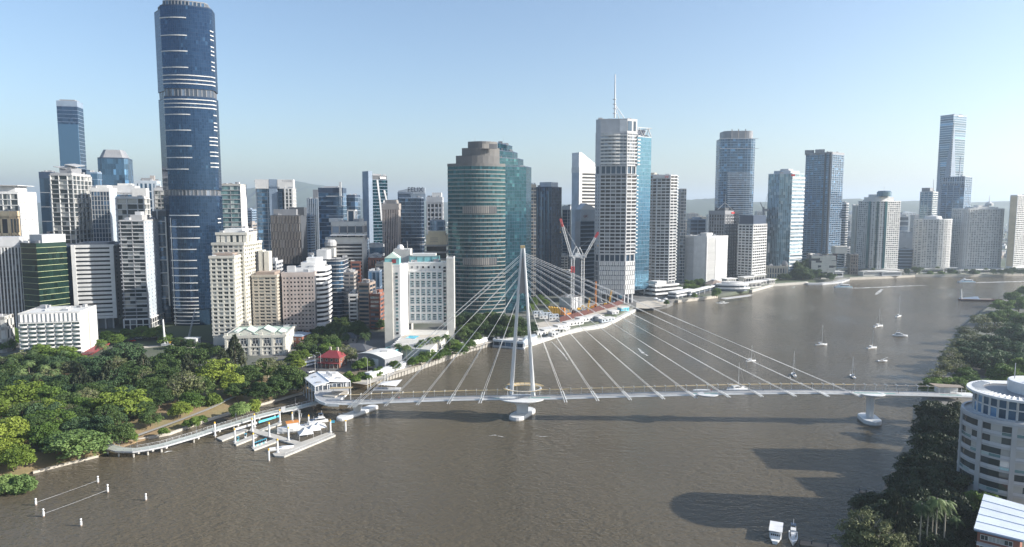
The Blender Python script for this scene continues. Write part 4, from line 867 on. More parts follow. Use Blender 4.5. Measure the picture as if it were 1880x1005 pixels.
r, f, z = boxb('office_block', 'white-topped office slab with dark ribbon floors and small red sign', 'building', 1056, 1066, 1098, 385, 880, 58, None, nf=18, glass='g_deep', bay=40, band=(1.3, .3, 'bluegrey'), bandedges=(1,), walls={0: ('palegrey',), 2: ('palegrey',), 3: ('palegrey',)}, crown=(15, 'bluewhite', .3), roof='roofpale')
w_ = (Vector(f[2]) - Vector(f[1])); an = math.atan2(w_.y, w_.x); text_part(r, 'QIC', Vector((*Vector(f[1]).lerp(Vector(f[2]), .3), z - 10)) + Vector((.0, -.9, 0)), 4.5, an, 'redroof')
lo = Vector(r.location); MB().add([(f[0][0] - lo.x, f[0][1] - lo.y, z - ZL), (f[1][0] - lo.x, f[1][1] - lo.y, z - ZL), (f[2][0] - lo.x, f[2][1] - lo.y, z - ZL), (f[3][0] - lo.x, f[3][1] - lo.y, z - ZL), (f[0][0] * .7 + f[3][0] * .3 - lo.x, f[0][1] * .7 + f[3][1] * .3 - lo.y, z - ZL + 8), (f[1][0] * .7 + f[2][0] * .3 - lo.x, f[1][1] * .7 + f[2][1] * .3 - lo.y, z - ZL + 8)], [(0, 1, 5, 4), (1, 2, 5), (2, 3, 4, 5), (3, 0, 4)]).build('hip_roof', 'purewhite', r)

# ================================================================ pale tower with spire
YR = 790
f, z = rect(1103, 1152, None, 218, YR, 6, 34); f = chamfer(f, {1: .1})
f4, _ = rect(1103, 1152, None, 218, YR, 6, 34)
b_ = Vector(f4[1]); cdir = Vector((math.cos(R(-6) + R(38)), math.sin(R(-6) + R(38))))
ch = b_ + cdir * 15; back = Vector(f4[2]) + Vector((10, 4))
a_ = Vector(f4[0]); al = a_ + Vector((-4.5, 7))
foot = [tuple(al), tuple(a_), tuple(b_), tuple(ch), tuple(back), (f4[3][0] - 3, f4[3][1])]
r = thing('office_tower', 'tall pale riverside tower with white spire and wavy balconies', 'tower', (b_.x - 8, YR + 16, ZL)); lo = Vector(r.location)
zs = [ZL, Q(1130, 541, YR).z, Q(1130, 480, YR).z, Q(1130, 468, YR).z, Q(1130, 319, YR).z, Q(1130, 305, YR).z, Q(1130, 243, YR).z, z]
sc_ = [foot] * 8
G = 'palegrey'
tower('x', '', '', scalep(foot, .86), zs[1] + .1, zs[0], nf=2, glass='g_smoke', bay=6, pier=(1.2, 2.2, G), root=r)
tower('x', '', '', foot, zs[2], zs[1], nf=7, glass='g_smoke', bay=3.2, band=(.5, .2, G), pier=(.6, .3, G), crown=(.8, G, .3), root=r)
fm = MB()
k = 0
w_ = b_ - a_; Lw = w_.length; w_ /= Lw; an = math.atan2(w_.y, w_.x); nn_ = Vector((w_.y, -w_.x)); fh_ = (zs[2] - zs[1]) / 7
pm = boxmesh(1.7, .35, fh_ * .8, 'white')
for i in range(7):
    for c_ in range(13):
        p = a_ + w_ * Lw * ((c_ + .5 + (.3 if i % 2 else 0)) / 13.4) + nn_ * .3 - lo.to_2d(); inst('facade_panel', pm, r, (p.x, p.y, zs[1] - ZL + fh_ * (i + .5)), an)
w2 = ch - b_; L2 = w2.length; w2 /= L2; an2 = math.atan2(w2.y, w2.x); n2 = Vector((w2.y, -w2.x))
for i in range(7):
    for c_ in range(5):
        p = b_ + w2 * L2 * ((c_ + .5 + (.3 if i % 2 else 0)) / 5.4) + n2 * .3 - lo.to_2d(); inst('facade_panel', pm, r, (p.x, p.y, zs[1] - ZL + fh_ * (i + .5)), an2)
for z0_, z1_ in ((zs[2], zs[3]), (zs[4], zs[5])): tower('x', '', '', offp(foot, [-1.0] * 6), z1_ + .2, z0_ - .2, nf=1, glass='g_deep', bay=6.2, pier=(1.1, 1.0, G), root=r)
tower('x', '', '', foot, zs[4], zs[3], nf=22, glass='g_dark', bay=6.2, band=(1.45, .4, G), pier=(.8, .35, G), walls={0: (G, 2, .8, 2.0)}, crown=(1.4, G, .4), root=r)
tower('x', '', '', foot, zs[6], zs[5], nf=10, glass='g_smoke', bay=4.2, band=(1.4, .5, G), pier=(.7, .3, 'lightgrey'), walls={0: (G,)}, root=r)
tower('x', '', '', foot, zs[7], zs[6], nf=1, glass=G, bay=60, walls={i: (G,) for i in range(6)}, crown=(1, G, .15), root=r)
for px0, px1, py0, py1 in ((1139, 1150, 222, 240),): pass
inst('dark_opening', boxmesh(6, .3, 11, 'g_deep'), r, (*(b_ + w2 * 3.6 + n2 * .2 - lo.to_2d()), z - ZL - 8), an2)
inst('dark_opening', boxmesh(3.2, .3, 11, 'g_deep'), r, (*(b_ + w2 * 11.2 + n2 * .2 - lo.to_2d()), z - ZL - 8), an2)
inst('white_panel', boxmesh(8, .3, 13, 'purewhite'), r, (*(b_ - w_ * 4.6 + nn_ * .25 - lo.to_2d()), z - ZL - 8), an)
# wavy balcony shells, bulging out of the upper floors
for i in range(9):
    zz = zs[5] - ZL + (zs[6] - zs[5]) * (i + .55) / 9.5; mb = MB(); rings = []
    for q in range(13):
        t = q / 12; bul = 1.0 + 1.7 * math.sin(math.pi * min(1, max(0, (t - .12) / .62)))
        rings.append([(t * Lw, -bul + 1.2, 0), (t * Lw, -bul, 0), (t * Lw, -bul - .2, 1.5 + .4 * math.sin(math.pi * t)), (t * Lw, -bul + 1.2, 1.5)])
    mb.loft(rings); p = a_ - lo.to_2d(); mb.build('wavy_balcony', 'white', r, (p.x, p.y, zz), an)
    inst('side_balcony', boxmesh(3.6, 4.5, 1.5, 'white'), r, (*(ch + w2 * 1.6 - lo.to_2d()), zz), an2)
for i in range(22):
    zz = zs[3] - ZL + (zs[4] - zs[3]) * (i + .5) / 22; inst('side_balcony', boxmesh(2.4, 3.0, 1.1, 'white'), r, (*(ch + w2 * .9 - lo.to_2d()), zz), an2)
sp = Q(1128.5, 217, YR + 12) - lo; spt = Q(1128.5, 137, YR + 12).z - lo.z
MB().tube([sp, (sp.x, sp.y, (sp.z + spt) / 2), (sp.x, sp.y, spt)], [1.0, .9, .6], 8).build('spire', 'aluminium', r)
q1, q2 = Q(1146, 217, YR + 12) - lo, Q(1129, 192, YR + 12) - lo; MB().tube([q1, q2], .45, 6).build('spire_brace', 'aluminium', r); q1.x -= 5; MB().tube([q1 + Vector((0, 6, 0)), q2], .45, 6).build('spire_brace', 'aluminium', r)
for py in (183, 192, 200, 209): c = Q(1128.5, py, YR + 12) - lo; MB().lathe([(0, 0), (2.2, 0), (2.2, .5), (0, .5)], 10, c).build('spire_ring', 'aluminium', r)
# ================================================================ blue tower with lattice crown
r, f, z = boxb('office_tower', 'sky blue glass tower with white lattice crown behind the spire tower', 'tower', 1150, 1196, None, 252, 866, -33, 30, nf=40, glass='g_sky', bay=2.8, mull=(.14, .08, 'bluegrey'), band=(.25, .08, 'bluegrey'), z0=ZL + 8, crown=(.8, 'bluewhite'))
lo = Vector(r.location)
part_prism(r, 'crown_box', scalep(f, .7), z - 1, Q(1180, 240, 870).z, 'navy')
lc = [Vector((x - lo.x, y - lo.y, z - lo.z)) for x, y in f]; hh = Q(1180, 237, 870).z - z
for i in range(2):
    a0, a1 = lc[i], lc[i + 1]
    for k in range(3):
        p, q = a0.lerp(a1, k / 3), a0.lerp(a1, (k + 1) / 3)
        MB().tube([p, (p + q) / 2 + Vector((0, 0, hh))], .45, 5).build('lattice_strut', 'white', r); MB().tube([(p + q) / 2 + Vector((0, 0, hh)), q], .45, 5).build('lattice_strut', 'white', r)
    MB().tube([a0 + Vector((0, 0, hh)), a1 + Vector((0, 0, hh))], .4, 5).build('lattice_rail', 'white', r)
for p in scalep(f, .8): bx('leg', r, (p[0] - lo.x, p[1] - lo.y, -4), (1.5, 1.5, 8), 'white')
part_prism(r, 'lobby', scalep(f, .55), ZL, ZL + 8.1, 'g_dark')
# white grid tower with red mark
f, z = rect(1193, 1246, None, 321, 945, 4, 36); f = chamfer(f, {0: 10, 1: 11})
r = tower('office_tower', 'white grid office tower with small red mark beside the sky blue tower', 'tower', f, z, ZL + 9, nf=35, glass='g_dark', bay=6.6, band=(1.35, .7, 'palegrey'), pier=(.8, .4, 'palegrey'), crown=(.9, 'white', .5), plants=((.35, 4, 'beige', (-14, 4)),))
lo = Vector(r.location)
bx('sign_panel', r, (*(Vector(f[1]).lerp(Vector(f[2]), .35) + Vector((0, -1.1)) - lo.to_2d()), z - lo.z - 3.0), (24, .6, 3.4), 'palegrey', R(-4))
text_part(r, 'W', Q(1224, 327.5, 942), 5.4, R(-4), 'red', 'sign_mark', .25)
tower('x', '', '', scalep(f, .97), ZL + 9, ZL, nf=1, glass='g_smoke', bay=7, pier=(1.4, .5, 'white'), root=r)
e_ = Vector(f[2]), Vector(f[3])
for i in range(35): p = Vector(f[3]) - lo.to_2d(); inst('corner_balcony', boxmesh(2.4, 2.4, 1.3, 'white'), r, (p.x + .4, p.y, 2 + (z - lo.z - 4) * i / 34), R(35))
boxb('office_tower', 'grey slab edge showing behind the white grid tower', 'tower', 1250, 1260, 1265, 347, 1020, 4, 20, nf=30, glass='g_smoke', bay=3, band=(.9, .3, 'lightgrey'), pier=(.5, .3, 'lightgrey', 2))
# white block with thin slots
r, f, z = boxb('office_block', 'plain white block with thin vertical slot windows near the water', 'building', 1259, 1298, 1336, 434, 990, 42, None, nf=14, glass='g_smoke', bay=1.6, pier=(.9, .5, 'white'), crown=(3, 'white', .5), plants=((.3, 4.5, 'white'),), roof='roofpale')
lo = Vector(r.location)
for (i, t0, t1) in ((0, .42, .97), (1, .42, .98)):
    a0, a1 = Vector(f[i]), Vector(f[i + 1]); dv = (a1 - a0); n3 = Vector((dv.y, -dv.x)).normalized(); p = a0 + dv * (t0 + t1) / 2 + n3 * .6 - lo.to_2d()
    bx('blank_wall', r, (p.x, p.y, (z - lo.z) / 2), (dv.length * (t1 - t0), .5, z - lo.z - .3), 'white', math.atan2(dv.y, dv.x))
# dark grid tower with red sign
r, f, z = boxb('office_tower', 'dark grid office tower with rooftop mast and red sign', 'tower', 1302, 1331, 1357, 387, 1060, 40, None, nf=20, glass='g_dark', bay=4.5, band=(1.2, .4, 'midgrey'), pier=(1.6, .4, 'midgrey'), crown=(6, 'midgrey', .4), plants=((.6, 5, 'darkgrey'),))
wm2 = boxmesh(2.2, .5, 1.7, 'palegrey'); a0, a1 = Vector(f[1]), Vector(f[2]); dv = (a1 - a0); n3 = Vector((dv.y, -dv.x)).normalized(); lo = Vector(r.location)
for i in range(20):
    for c_ in range(6): p = a0 + dv * ((c_ + .5) / 6) + n3 * .5 - lo.to_2d(); inst('sun_screen', wm2, r, (p.x, p.y, 4 + (z - lo.z - 12) * i / 19.5), math.atan2(dv.y, dv.x))
bx('red_sign', r, (*(a0 + dv * .55 + n3 * .8 - lo.to_2d()), z - lo.z - 3.5), (11, .5, 2.6), 'red', math.atan2(dv.y, dv.x))
mast(r, Q(1331, 388, 1066), 26, .7, 'midgrey')
for sgn in (-1, 1): MB().tube([Q(1331 + sgn * 13, 385, 1066) - lo, Q(1331, 372, 1066) - lo], .4, 5).build('mast_brace', 'palegrey', r)
# tall blue tower with open frames
f, z = rect(1325, 1390, None, 254, 1250, 4, 40); f = roundc(f, {0: 16, 1: 16}, 5)
r = tower('apartment_tower', 'tall blue apartment tower with grey crown fins behind the dark grid office', 'tower', f, z, ZL, nf=52, glass='g_blue', bay=4.2, band=(.7, .3, 'bluegrey'), pier=(.5, .3, 'bluegrey', 3), crown=(.5, 'bluewhite', .3))
lo = Vector(r.location); part_prism(r, 'crown_drum', scalep(f, .86), z - 1, Q(1357, 240, 1250).z, 'midgrey')
for px in (1344, 1356, 1369): p = Q(px, 238, 1247) - lo; bx('crown_fin', r, (p.x, p.y, p.z - 8), (1.4, 1.2, 17), 'taupe')
for py in (255, 273): p = Q(1357, py, 1246) - lo; bx('frame_arm', r, (p.x, p.y, p.z), (70, 1, .7), 'palegrey')
for i in range(30): p = Q(1358, 318 + i * 3.6, 1246) - lo; inst('pale_ledge', boxmesh(44, 1.2, 1.1, 'bluewhite'), r, (p.x, p.y + .2, p.z))
# white grid twin
r, f, z = boxb('office_tower', 'white grid office with dark sloped top box at the waterfront', 'tower', 1356, 1383, 1408, 412, 1030, 42, None, nf=18, z0=ZL + 8, glass='g_dark', bay=6, band=(1.6, .5, 'white'), pier=(1.2, .4, 'white'), crown=(1.5, 'white', .5))
part_prism(r, 'dark_top', scalep(f, .93), z - 1, Q(1383, 396, 1030).z, 'navy'); tower('x', '', '', scalep(f, .9), ZL + 8, ZL, nf=1, glass='g_dark', bay=6, pier=(1.2, .8, 'white'), root=r)
# concrete frame under construction
r, f, z = boxb('concrete_frame', 'unfinished concrete floor frame with small luffing crane on top', 'building', 1408, 1430, 1436, 401, 1090, 6, 24, nf=15, glass='g_dark', bay=40, band=(1.1, .8, 'concrete'), pier=(.8, .2, 'concrete', 1), z0=ZL)
lo = Vector(r.location); p = Q(1418, 478, 1085) - lo; bx('site_screen', r, (p.x, p.y, p.z + 20), (16, .6, 16), 'palegrey')
p = Q(1402, 386, 1086) - lo; MB().box((p.x, p.y, p.z - 6), (2, 2, 22)).build('crane_mast', 'midgrey', r); q = Q(1396, 372, 1086) - lo; MB().tube([p, q], .6, 4).build('crane_jib', 'midgrey', r); bx('crane_cab', r, (p.x + 3, p.y, p.z), (9, 3, 4), 'midgrey')
q = Q(1412, 347, 1086) - lo; MB().tube([p, q], .25, 4).build('crane_stay', 'palegrey', r)
# pale glass tower with white bands
f, z = rect(1411, 1445, 1478, 318, 1062, 44); f = chamfer(f, {1: 13})
r = tower('office_tower', 'pale glass tower with white banded side and stepped top', 'tower', f, z, ZL + 6, nf=34, glass='g_pale', bay=3, mull=(.15, .1, 'bluewhite'), band=(.9, .3, 'bluewhite'), bandedges=(2,), crown=(.8, 'bluewhite'), plants=((.7, 5, 'bluewhite'), (.35, 8, 'palegrey')))
dv = Vector(f[3]) - Vector(f[2]); n3 = Vector((dv.y, -dv.x)).normalized(); lo = Vector(r.location)
for i in range(24): p = Vector(f[2]) + dv * .5 + n3 * .5 - lo.to_2d(); bx('white_band', r, (p.x, p.y, 14 + (z - lo.z - 18) * i / 23.5), (dv.length, .9, 2.3), 'white', math.atan2(dv.y, dv.x))
bx('red_sign', r, (*(Vector(f[2]) + dv * .05 - n3 * 0 + Vector((0, -1)) - lo.to_2d()), z - lo.z - 3), (6, .5, 3), 'red', 0)
for i in range(3): p = Vector(f[2]) + dv * (.2 + .3 * i) - n3 * 2 - lo.to_2d(); bx('leg', r, (p.x, p.y, -3), (1.5, 1.5, 6), 'white')
part_prism(r, 'lobby', scalep(f, .75), ZL, ZL + 6.1, 'g_smoke')
# dark blue apartment tower with carved podium
f, z = rect(1480, 1526, 1550, 279, 1110, 22); z0p = Q(1510, 466, 1110).z
r = tower('apartment_tower', 'dark blue-grey apartment tower on carved cream podium by the water', 'tower', chamfer(f, {1: 4}), z, z0p, nf=46, glass='g_blue', bay=3.4, band=(.8, .5, 'bluegrey'), pier=(.6, .5, 'bluegrey', 2), crown=(4, 'midgrey', .3))
lo = Vector(r.location)
for t in (.62, .2): p = Vector(f[0]).lerp(Vector(f[1]), t); q = rect(0, 1, None, 300, 1000, 0, 1); bx('crown_block', r, (p.x - lo.x, p.y - lo.y + 6, z - lo.z + 1.5), (14, 10, 7), 'midgrey', R(-22))
dv = Vector(f[1]) - Vector(f[0])
for t in (.78, .98): p = Vector(f[0]) + dv * t + Vector((-.3, -.9)) - lo.to_2d(); bx('dark_recess', r, (p.x, p.y, (z - lo.z) / 2), (2.6, .8, z - lo.z - 4), 'darkgrey', math.atan2(dv.y, dv.x))
zc0, zc1 = Q(1515, 500, 1070).z, Q(1515, 470, 1070).z; pf, _ = rect(1490, 1536, 1546, 470, 1066, 10, 24)
part_prism(r, 'podium_core', offp(pf, [-1.5] * 4), ZL, zc1, 'darkgrey'); rng = random.Random(4)
dv = Vector(pf[1]) - Vector(pf[0]); Lp = dv.length; dv /= Lp; n3 = Vector((dv.y, -dv.x)); an = math.atan2(dv.y, dv.x)
for i in range(7):
    x_ = 0; zz = zc0 + 2 + (zc1 - zc0 - 4) * i / 6
    while x_ < Lp - 2:
        l_ = rng.uniform(4, 13); l_ = min(l_, Lp - x_)
        if i in (0, 1) or rng.random() < .72: p = Vector(pf[0]) + dv * (x_ + l_ / 2) + n3 * .1 - lo.to_2d(); bx('carved_panel', r, (p.x, p.y, zz - lo.z), (l_ - .3, 1.6, (zc1 - zc0) / 6 * (.98 if rng.random() < .6 else .6)), 'cream', an + rng.uniform(-.02, .02))
        x_ += l_
for i in range(5): p = Vector(pf[0]) + dv * Lp * (i + .5) / 5 - lo.to_2d(); bx('podium_leg', r, (p.x, p.y, (ZL + zc0) / 2 - lo.z), (1.6, 1.6, zc0 - ZL), 'white')
part_prism(r, 'podium_link', scalep(f, .9), zc1 - .2, z0p + .2, 'darkgrey'); part_prism(r, 'terrace', rect(1534, 1556, 1560, 452, 1080, 8, 20)[0], Q(1545, 466, 1080).z, Q(1545, 453, 1080).z, 'cream')
# domed heritage hall
r, f, z = boxb('heritage_hall', 'grey stone heritage hall with dark dome and colonnade by the river', 'building', 1408, 1446, 1457, 489, 1060, 12, 30, nf=2, glass='g_smoke', bay=4, pier=(1.6, .8, 'beige'), band=(1.6, .5, 'beige'), crown=(3, 'beige', .9))
lo = Vector(r.location); dc = Q(1440, 489, 1075) - lo
MB().lathe([(7, 0), (7, 4), (6.6, 6), (5.4, 9), (3.2, 11.4), (.6, 12.6), (.5, 15), (0, 15.2)], 18, dc).build('dome', 'midgrey', r, smooth=True)
# ================================================================ far bank towers, east side of the picture
def rtower(label, px0, px1, yt, Y, ry, nf, glass, band, pier=None, crown=None, plants=(), n=20, name='apartment_tower', z0=ZL, bay=3.2, **kw):
    a, b = Q(px0, yt, Y), Q(px1, yt, Y); c = ((a.x + b.x) / 2, Y); foot = ellipse(c, (b.x - a.x) / 2, ry, n)
    return tower(name, label, 'tower', foot, a.z, z0, nf=nf, glass=glass, bay=bay, band=band, pier=pier, crown=crown, plants=plants, **kw), foot, a.z
rtower('slim white round apartment tower behind the carved podium tower', 1543, 1557, 373, 1260, 8, 26, 'g_smoke', (1.4, .6, 'white'), crown=(2, 'white', .3), n=12, plants=((.5, 3, 'white'),))
boxb('apartment_tower', 'beige slab with tall green window strips behind the round-topped tower', 'tower', 1572, 1583, 1590, 378, 1200, 10, 20, nf=5, glass='g_teal', bay=3.2, band=(1, .2, 'cream'), pier=(1.6, .3, 'cream'))
# round-topped white tower with teal strips
f, z = rect(1577, 1612, 1653, 369, 1130, 40); f = roundc(f, {1: 16}, 6)
r = tower('apartment_tower', 'broad white tower with teal glass strips and round top drum', 'tower', f, z, ZL + 9, nf=33, glass='g_home', bay=4.4, band=(1.35, .9, 'white'), pier=(.9, .7, 'white'), crown=(1.2, 'white', .4), roof='roofpale')
lo = Vector(r.location); c = centroid(f)
for s, py in ((.72, 362), (.5, 357)):
    part_prism(r, 'top_step', scalep(f, s, off=(-3, -4)), z - 1, Q(1615, py, 1130).z, 'white')
MB().lathe([(0, 0), (11, 0), (11, 7), (9, 9), (0, 9.6)], 20).build('top_drum', 'g_pale', r, Q(1623, 361, 1135) - lo)
for i in (1, 4, 7):
    p = Vector(f[i]); q = Vector(f[(i + 1) % len(f)]); d_ = (q - p).normalized(); n3 = Vector((d_.y, -d_.x))
    pp = p + n3 * .9 - lo.to_2d(); bx('teal_strip', r, (pp.x, pp.y, (z - lo.z) / 2), (4.6 if i != 4 else 2.5, 1.6, z - lo.z - 2), 'g_teal', math.atan2(d_.y, d_.x))
tower('x', '', '', scalep(f, 1.12), ZL + 8, ZL, nf=1, glass='g_smoke', bay=6, pier=(.8, .3, 'white'), crown=(1.2, 'white', 1.2), root=r)
mast(r, Q(1623, 352, 1135), 8)
# round balconied tower
r, f, z = rtower('drum-shaped white apartment tower with fine balcony rings', 1682, 1744, 402, 1185, 24, 28, 'g_home', (1.3, .9, 'white'), pier=(.9, .9, 'white', 1), crown=(1.8, 'white', .6), n=22, z0=ZL + 9, bay=5)
MB().lathe([(0, 0), (14, 0), (12, 5), (4, 6), (0, 8)], 18).build('cap', 'white', r, (0, 0, z - ZL - 9.5)); tower('x', '', '', scalep(f, .9), ZL + 9, ZL, nf=1, glass='g_dark', bay=5, pier=(.8, .8, 'white'), root=r)
# tall twisted slab pair
r, f, z = boxb('apartment_tower', 'tallest tower on the far east bank, slim with faceted striped sides', 'tower', 1727, 1751, 1775, 210, 1420, 36, None, nf=64, glass='g_blue', bay=40, band=(.85, .5, 'bluewhite'), crown=(3, 'bluegrey', .2))
lo = Vector(r.location); H = z - lo.z
for (i, tri) in ((0, [(0, .1), (.42, .42), (.05, .80)]), (1, [(.0, .12), (.65, .3), (.05, .96)]), (0, [(.95, .2), (.98, .9), (.55, .55)]), (1, [(.62, .1), (.98, .2), (.7, .72)])):
    a0, a1 = Vector(f[i]), Vector(f[i + 1]); n3 = Vector(((a1 - a0).y, -(a1 - a0).x)).normalized() * .8
    v = [(*(a0.lerp(a1, t) + n3 - lo.to_2d()), H * h) for t, h in tri]; v2 = [(*(Vector(q[:2]) - n3 * 1.5), q[2]) for q in v]
    MB().add(v + v2, [(0, 1, 2), (5, 4, 3), (0, 3, 4, 1), (1, 4, 5, 2), (2, 5, 3, 0)]).build('facet', 'bluegrey', r)
a0, a1 = Vector(f[1]), Vector(f[2]); bx('crown_sign', r, (*(a0.lerp(a1, .5) + Vector((.6, -.8)) - lo.to_2d()), H - 3), (16, .4, 2.4), 'purewhite', math.atan2((a1 - a0).y, (a1 - a0).x))
r, f, z = boxb('apartment_tower', 'dark blue-grey slab with stepped frame in front of the tallest east tower', 'tower', 1729, 1772, 1785, 324, 1260, 14, None, nf=42, glass='g_blue', bay=3.4, band=(.9, .4, 'bluegrey'), pier=(.6, .4, 'bluewhite', 3), crown=(1, 'bluewhite', .3))
lo = Vector(r.location); a0, a1 = Vector(f[0]), Vector(f[1]); dv = a1 - a0; an = math.atan2(dv.y, dv.x)
bx('frame_box', r, (*(a0.lerp(a1, .5) + Vector((0, -1.2)) - lo.to_2d()), z - lo.z - 10), (dv.length, 1.6, 1.4), 'bluewhite', an)
for i in range(10): bx('frame_fin', r, (*(a0.lerp(a1, (i + .5) / 10) + Vector((0, -1.0)) - lo.to_2d()), z - lo.z - 8), (.9, 1.2, 14), 'bluewhite', an)
r, f, z = boxb('apartment_tower', 'pale tower with dark top notch and needle mast, drum-shaped tower below it', 'tower', 1690, 1712, 1722, 352, 1320, 12, None, nf=34, glass='g_pale', bay=3.4, band=(1.0, .6, 'white'), pier=(.8, .5, 'white', 2), crown=(1, 'white', .3), plants=((.7, 8, 'midgrey', (-3, 0)),)); mast(r, Q(1713, 352, 1322), 24, .5)
# broad cream tower
f, z = rect(1773, 1850, 1858, 383, 1185, -6, 30); f = roundc(f, {0: 8, 1: 14}, 4)
r = tower('apartment_tower', 'very broad pale apartment tower with spired centre on the far bank', 'tower', f, z, ZL + 7, nf=34, glass='g_home', bay=4.8, band=(1.3, .8, 'white'), pier=(1.1, .8, 'white', 1), crown=(1.6, 'white', .6), plants=((.6, 3, 'white'), (.3, 6, 'white')))
lo = Vector(r.location); p = Q(1816, 376, 1190) - lo; MB().lathe([(6, -2), (6, 2), (2.5, 4), (.5, 6), (.3, 16), (0, 16.2)], 12, p).build('spire', 'white', r); tower('x', '', '', scalep(f, 1.05), ZL + 7, ZL, nf=1, glass='g_dark', bay=5, pier=(.9, .5, 'white'), crown=(1, 'white', .6), root=r)
boxb('apartment_tower', 'cream-edged balcony tower cut by the east picture edge', 'tower', 1856, 1868, 1925, 358, 1160, 62, None, nf=36, glass='g_home', bay=5, band=(1.3, .9, 'white'), pier=(.9, .9, 'white', 1), walls={0: ('tan',)}, crown=(2, 'white', .4), z0=ZL + 5, base=(6, 'white'))
# white offices in the gap
boxb('office_block', 'white banded office block between the round-topped and drum-shaped towers', 'building', 1652, 1668, 1676, 397, 1420, 10, 30, nf=9, glass='g_smoke', bay=30, band=(2.4, .3, 'white'), plants=((.6, 4, 'white'),))
boxb('office_block', 'long low white roofed hall behind the drum-shaped tower', 'building', 1650, 1676, 1686, 428, 1300, 10, 30, nf=2, glass='white', bay=30, band=(1, .1, 'white'), base=(20, 'offwhite'), roof='roofpale')
boxb('office_block', 'grey-blue terraced block at the foot of the round-topped tower', 'building', 1652, 1676, 1684, 458, 1190, 8, 30, nf=7, glass='g_deep', bay=20, band=(1.4, .5, 'bluegrey'))
boxb('office_block', 'brown low block with arched windows beside the carved podium', 'building', 1562, 1576, 1580, 468, 1130, 8, 20, nf=6, glass='g_dark', bay=4, band=(1.6, .2, 'brown'), pier=(1.4, .2, 'brown'))
boxb('office_block', 'blue-grey mid-rise beyond the dark grid tower', 'building', 1267, 1296, 1304, 403, 1150, 6, 30, nf=14, glass='g_deep', bay=6, band=(1.5, .2, 'bluegrey'), pier=(.9, .3, 'bluegrey', 2), plants=((.5, 4, 'bluegrey'),))
boxb('office_block', 'slim blue-white mid-rise behind the pale glass tower', 'building', 1476, 1484, 1487, 388, 1250, 6, 16, nf=22, glass='g_blue', bay=6, band=(1.3, .2, 'bluewhite'))
# ---------------------------------------------------------------- low blocks that fill the city behind
rng = random.Random(21)
fills = []
cols = ['palegrey', 'offwhite', 'beige', 'bluewhite', 'lightgrey', 'brown', 'white', 'taupe', 'brick', 'bluegrey']
def fill(px, py, Y, wpx, d=None, zone='z'):
    fills.append((px, py, Y, wpx, d, zone))
for px, py, Y, wp in ((1556, 405, 1500, 16), (1560, 425, 1400, 14), (1568, 437, 1300, 18), (1548, 440, 1350, 20), (1560, 455, 1250, 16), (1660, 402, 1900, 26), (1672, 440, 1500, 20), (1690, 418, 1700, 18), (1664, 470, 1230, 26), (1678, 485, 1200, 20), (1255, 410, 1500, 18), (1270, 405, 1600, 20), (1290, 398, 1900, 22), (1310, 395, 2100, 20),
                       (1275, 392, 2400, 24), (1395, 398, 1700, 18), (1400, 388, 2200, 20), (1390, 410, 1500, 16), (1484, 400, 1600, 14), (1482, 420, 1450, 12), (1560, 395, 2200, 20), (1570, 388, 2800, 24), (1672, 390, 2600, 30), (1690, 395, 2300, 20), (1440, 392, 2600, 30), (1350, 390, 2500, 24)):
    fill(px, py, Y, wp, zone='east')
for px, py, Y, wp in ((420, 425, 760, 22), (445, 420, 770, 18), (460, 440, 700, 20), (458, 410, 900, 14), (640, 420, 780, 30), (655, 445, 760, 26), (690, 470, 740, 26), (690, 458, 820, 24), (556, 470, 760, 22), (700, 485, 700, 22), (545, 455, 740, 26), (655, 480, 700, 22), (80, 430, 720, 18), (60, 440, 700, 16), (345, 430, 760, 30), (270, 460, 720, 20), (1045, 430, 1000, 14), (1036, 470, 930, 20), (960, 500, 820, 24), (640, 500, 660, 30), (670, 520, 640, 26), (690, 540, 620, 24), (650, 540, 640, 20), (640, 470, 800, 30), (800, 440, 800, 30), (560, 395, 1000, 30), (455, 385, 1100, 24), (725, 420, 1000, 30), (670, 440, 900, 20), (500, 480, 640, 22), (545, 500, 660, 18), (1000, 495, 900, 30), (1040, 500, 900, 30)):
    fill(px, py, Y, wp, zone='centre')
zn = {'east': 'tower pale by the carved podium', 'centre': ''}
k_e = 0
for i, (px, py, Y, wp, d, zone) in enumerate(sorted(fills)):
    m_ = rng.choice(cols); Hn = 'low' if Y < 1200 else 'distant'
    k_e += 1
    lab = '%s %s city block with ribbon windows, %s of the small background blocks from west' % (Hn, {'palegrey': 'pale grey', 'offwhite': 'off-white', 'bluewhite': 'bluish white', 'lightgrey': 'light grey', 'bluegrey': 'blue-grey'}.get(m_, m_), ordinal(k_e - 1))
    lab = lab.replace('background', 'infill')
    boxb('city_block', lab, 'building', px - wp / 2, px + wp * .3, None, py, Y, rng.uniform(-12, 10), rng.uniform(14, 26), fh=3.8, glass=rng.choice(['g_dark', 'g_smoke', 'g_deep']), bay=4.5, band=(1.7, .25, m_), pier=(.9, .25, m_, 2), crown=(1.5, m_, .3), plants=((.4, 3, m_),), group='infill city blocks')
# ---------------------------------------------------------------- suburb roofs far away: one mass
mb = MB(); rng = random.Random(9)
for _ in range(1500):
    Y = 1500 + 4200 * rng.random() ** 1.4; px = rng.choice([rng.uniform(1240, 1900), rng.uniform(1240, 1900), rng.uniform(380, 1240)]); x = (px - 940) / FPX * Y * 1.01
    s = rng.uniform(7, 16); h = rng.uniform(4, 9); mb.mat(rng.randrange(4)); a = rng.uniform(0, 3.1)
    if abs(x) < 16000: mb.box((x, Y, ZL + h / 2), (s, s * rng.uniform(.6, 1.3), h), a, False)
stuff(mb.build('suburb_houses', ['white', 'palegrey', 'brown', 'taupe'])); bpy.data.objects[-1 if False else 'suburb_houses']['label'] = 'hazy far suburb of small pale houses under the hills'; bpy.data.objects['suburb_houses']['category'] = 'houses'
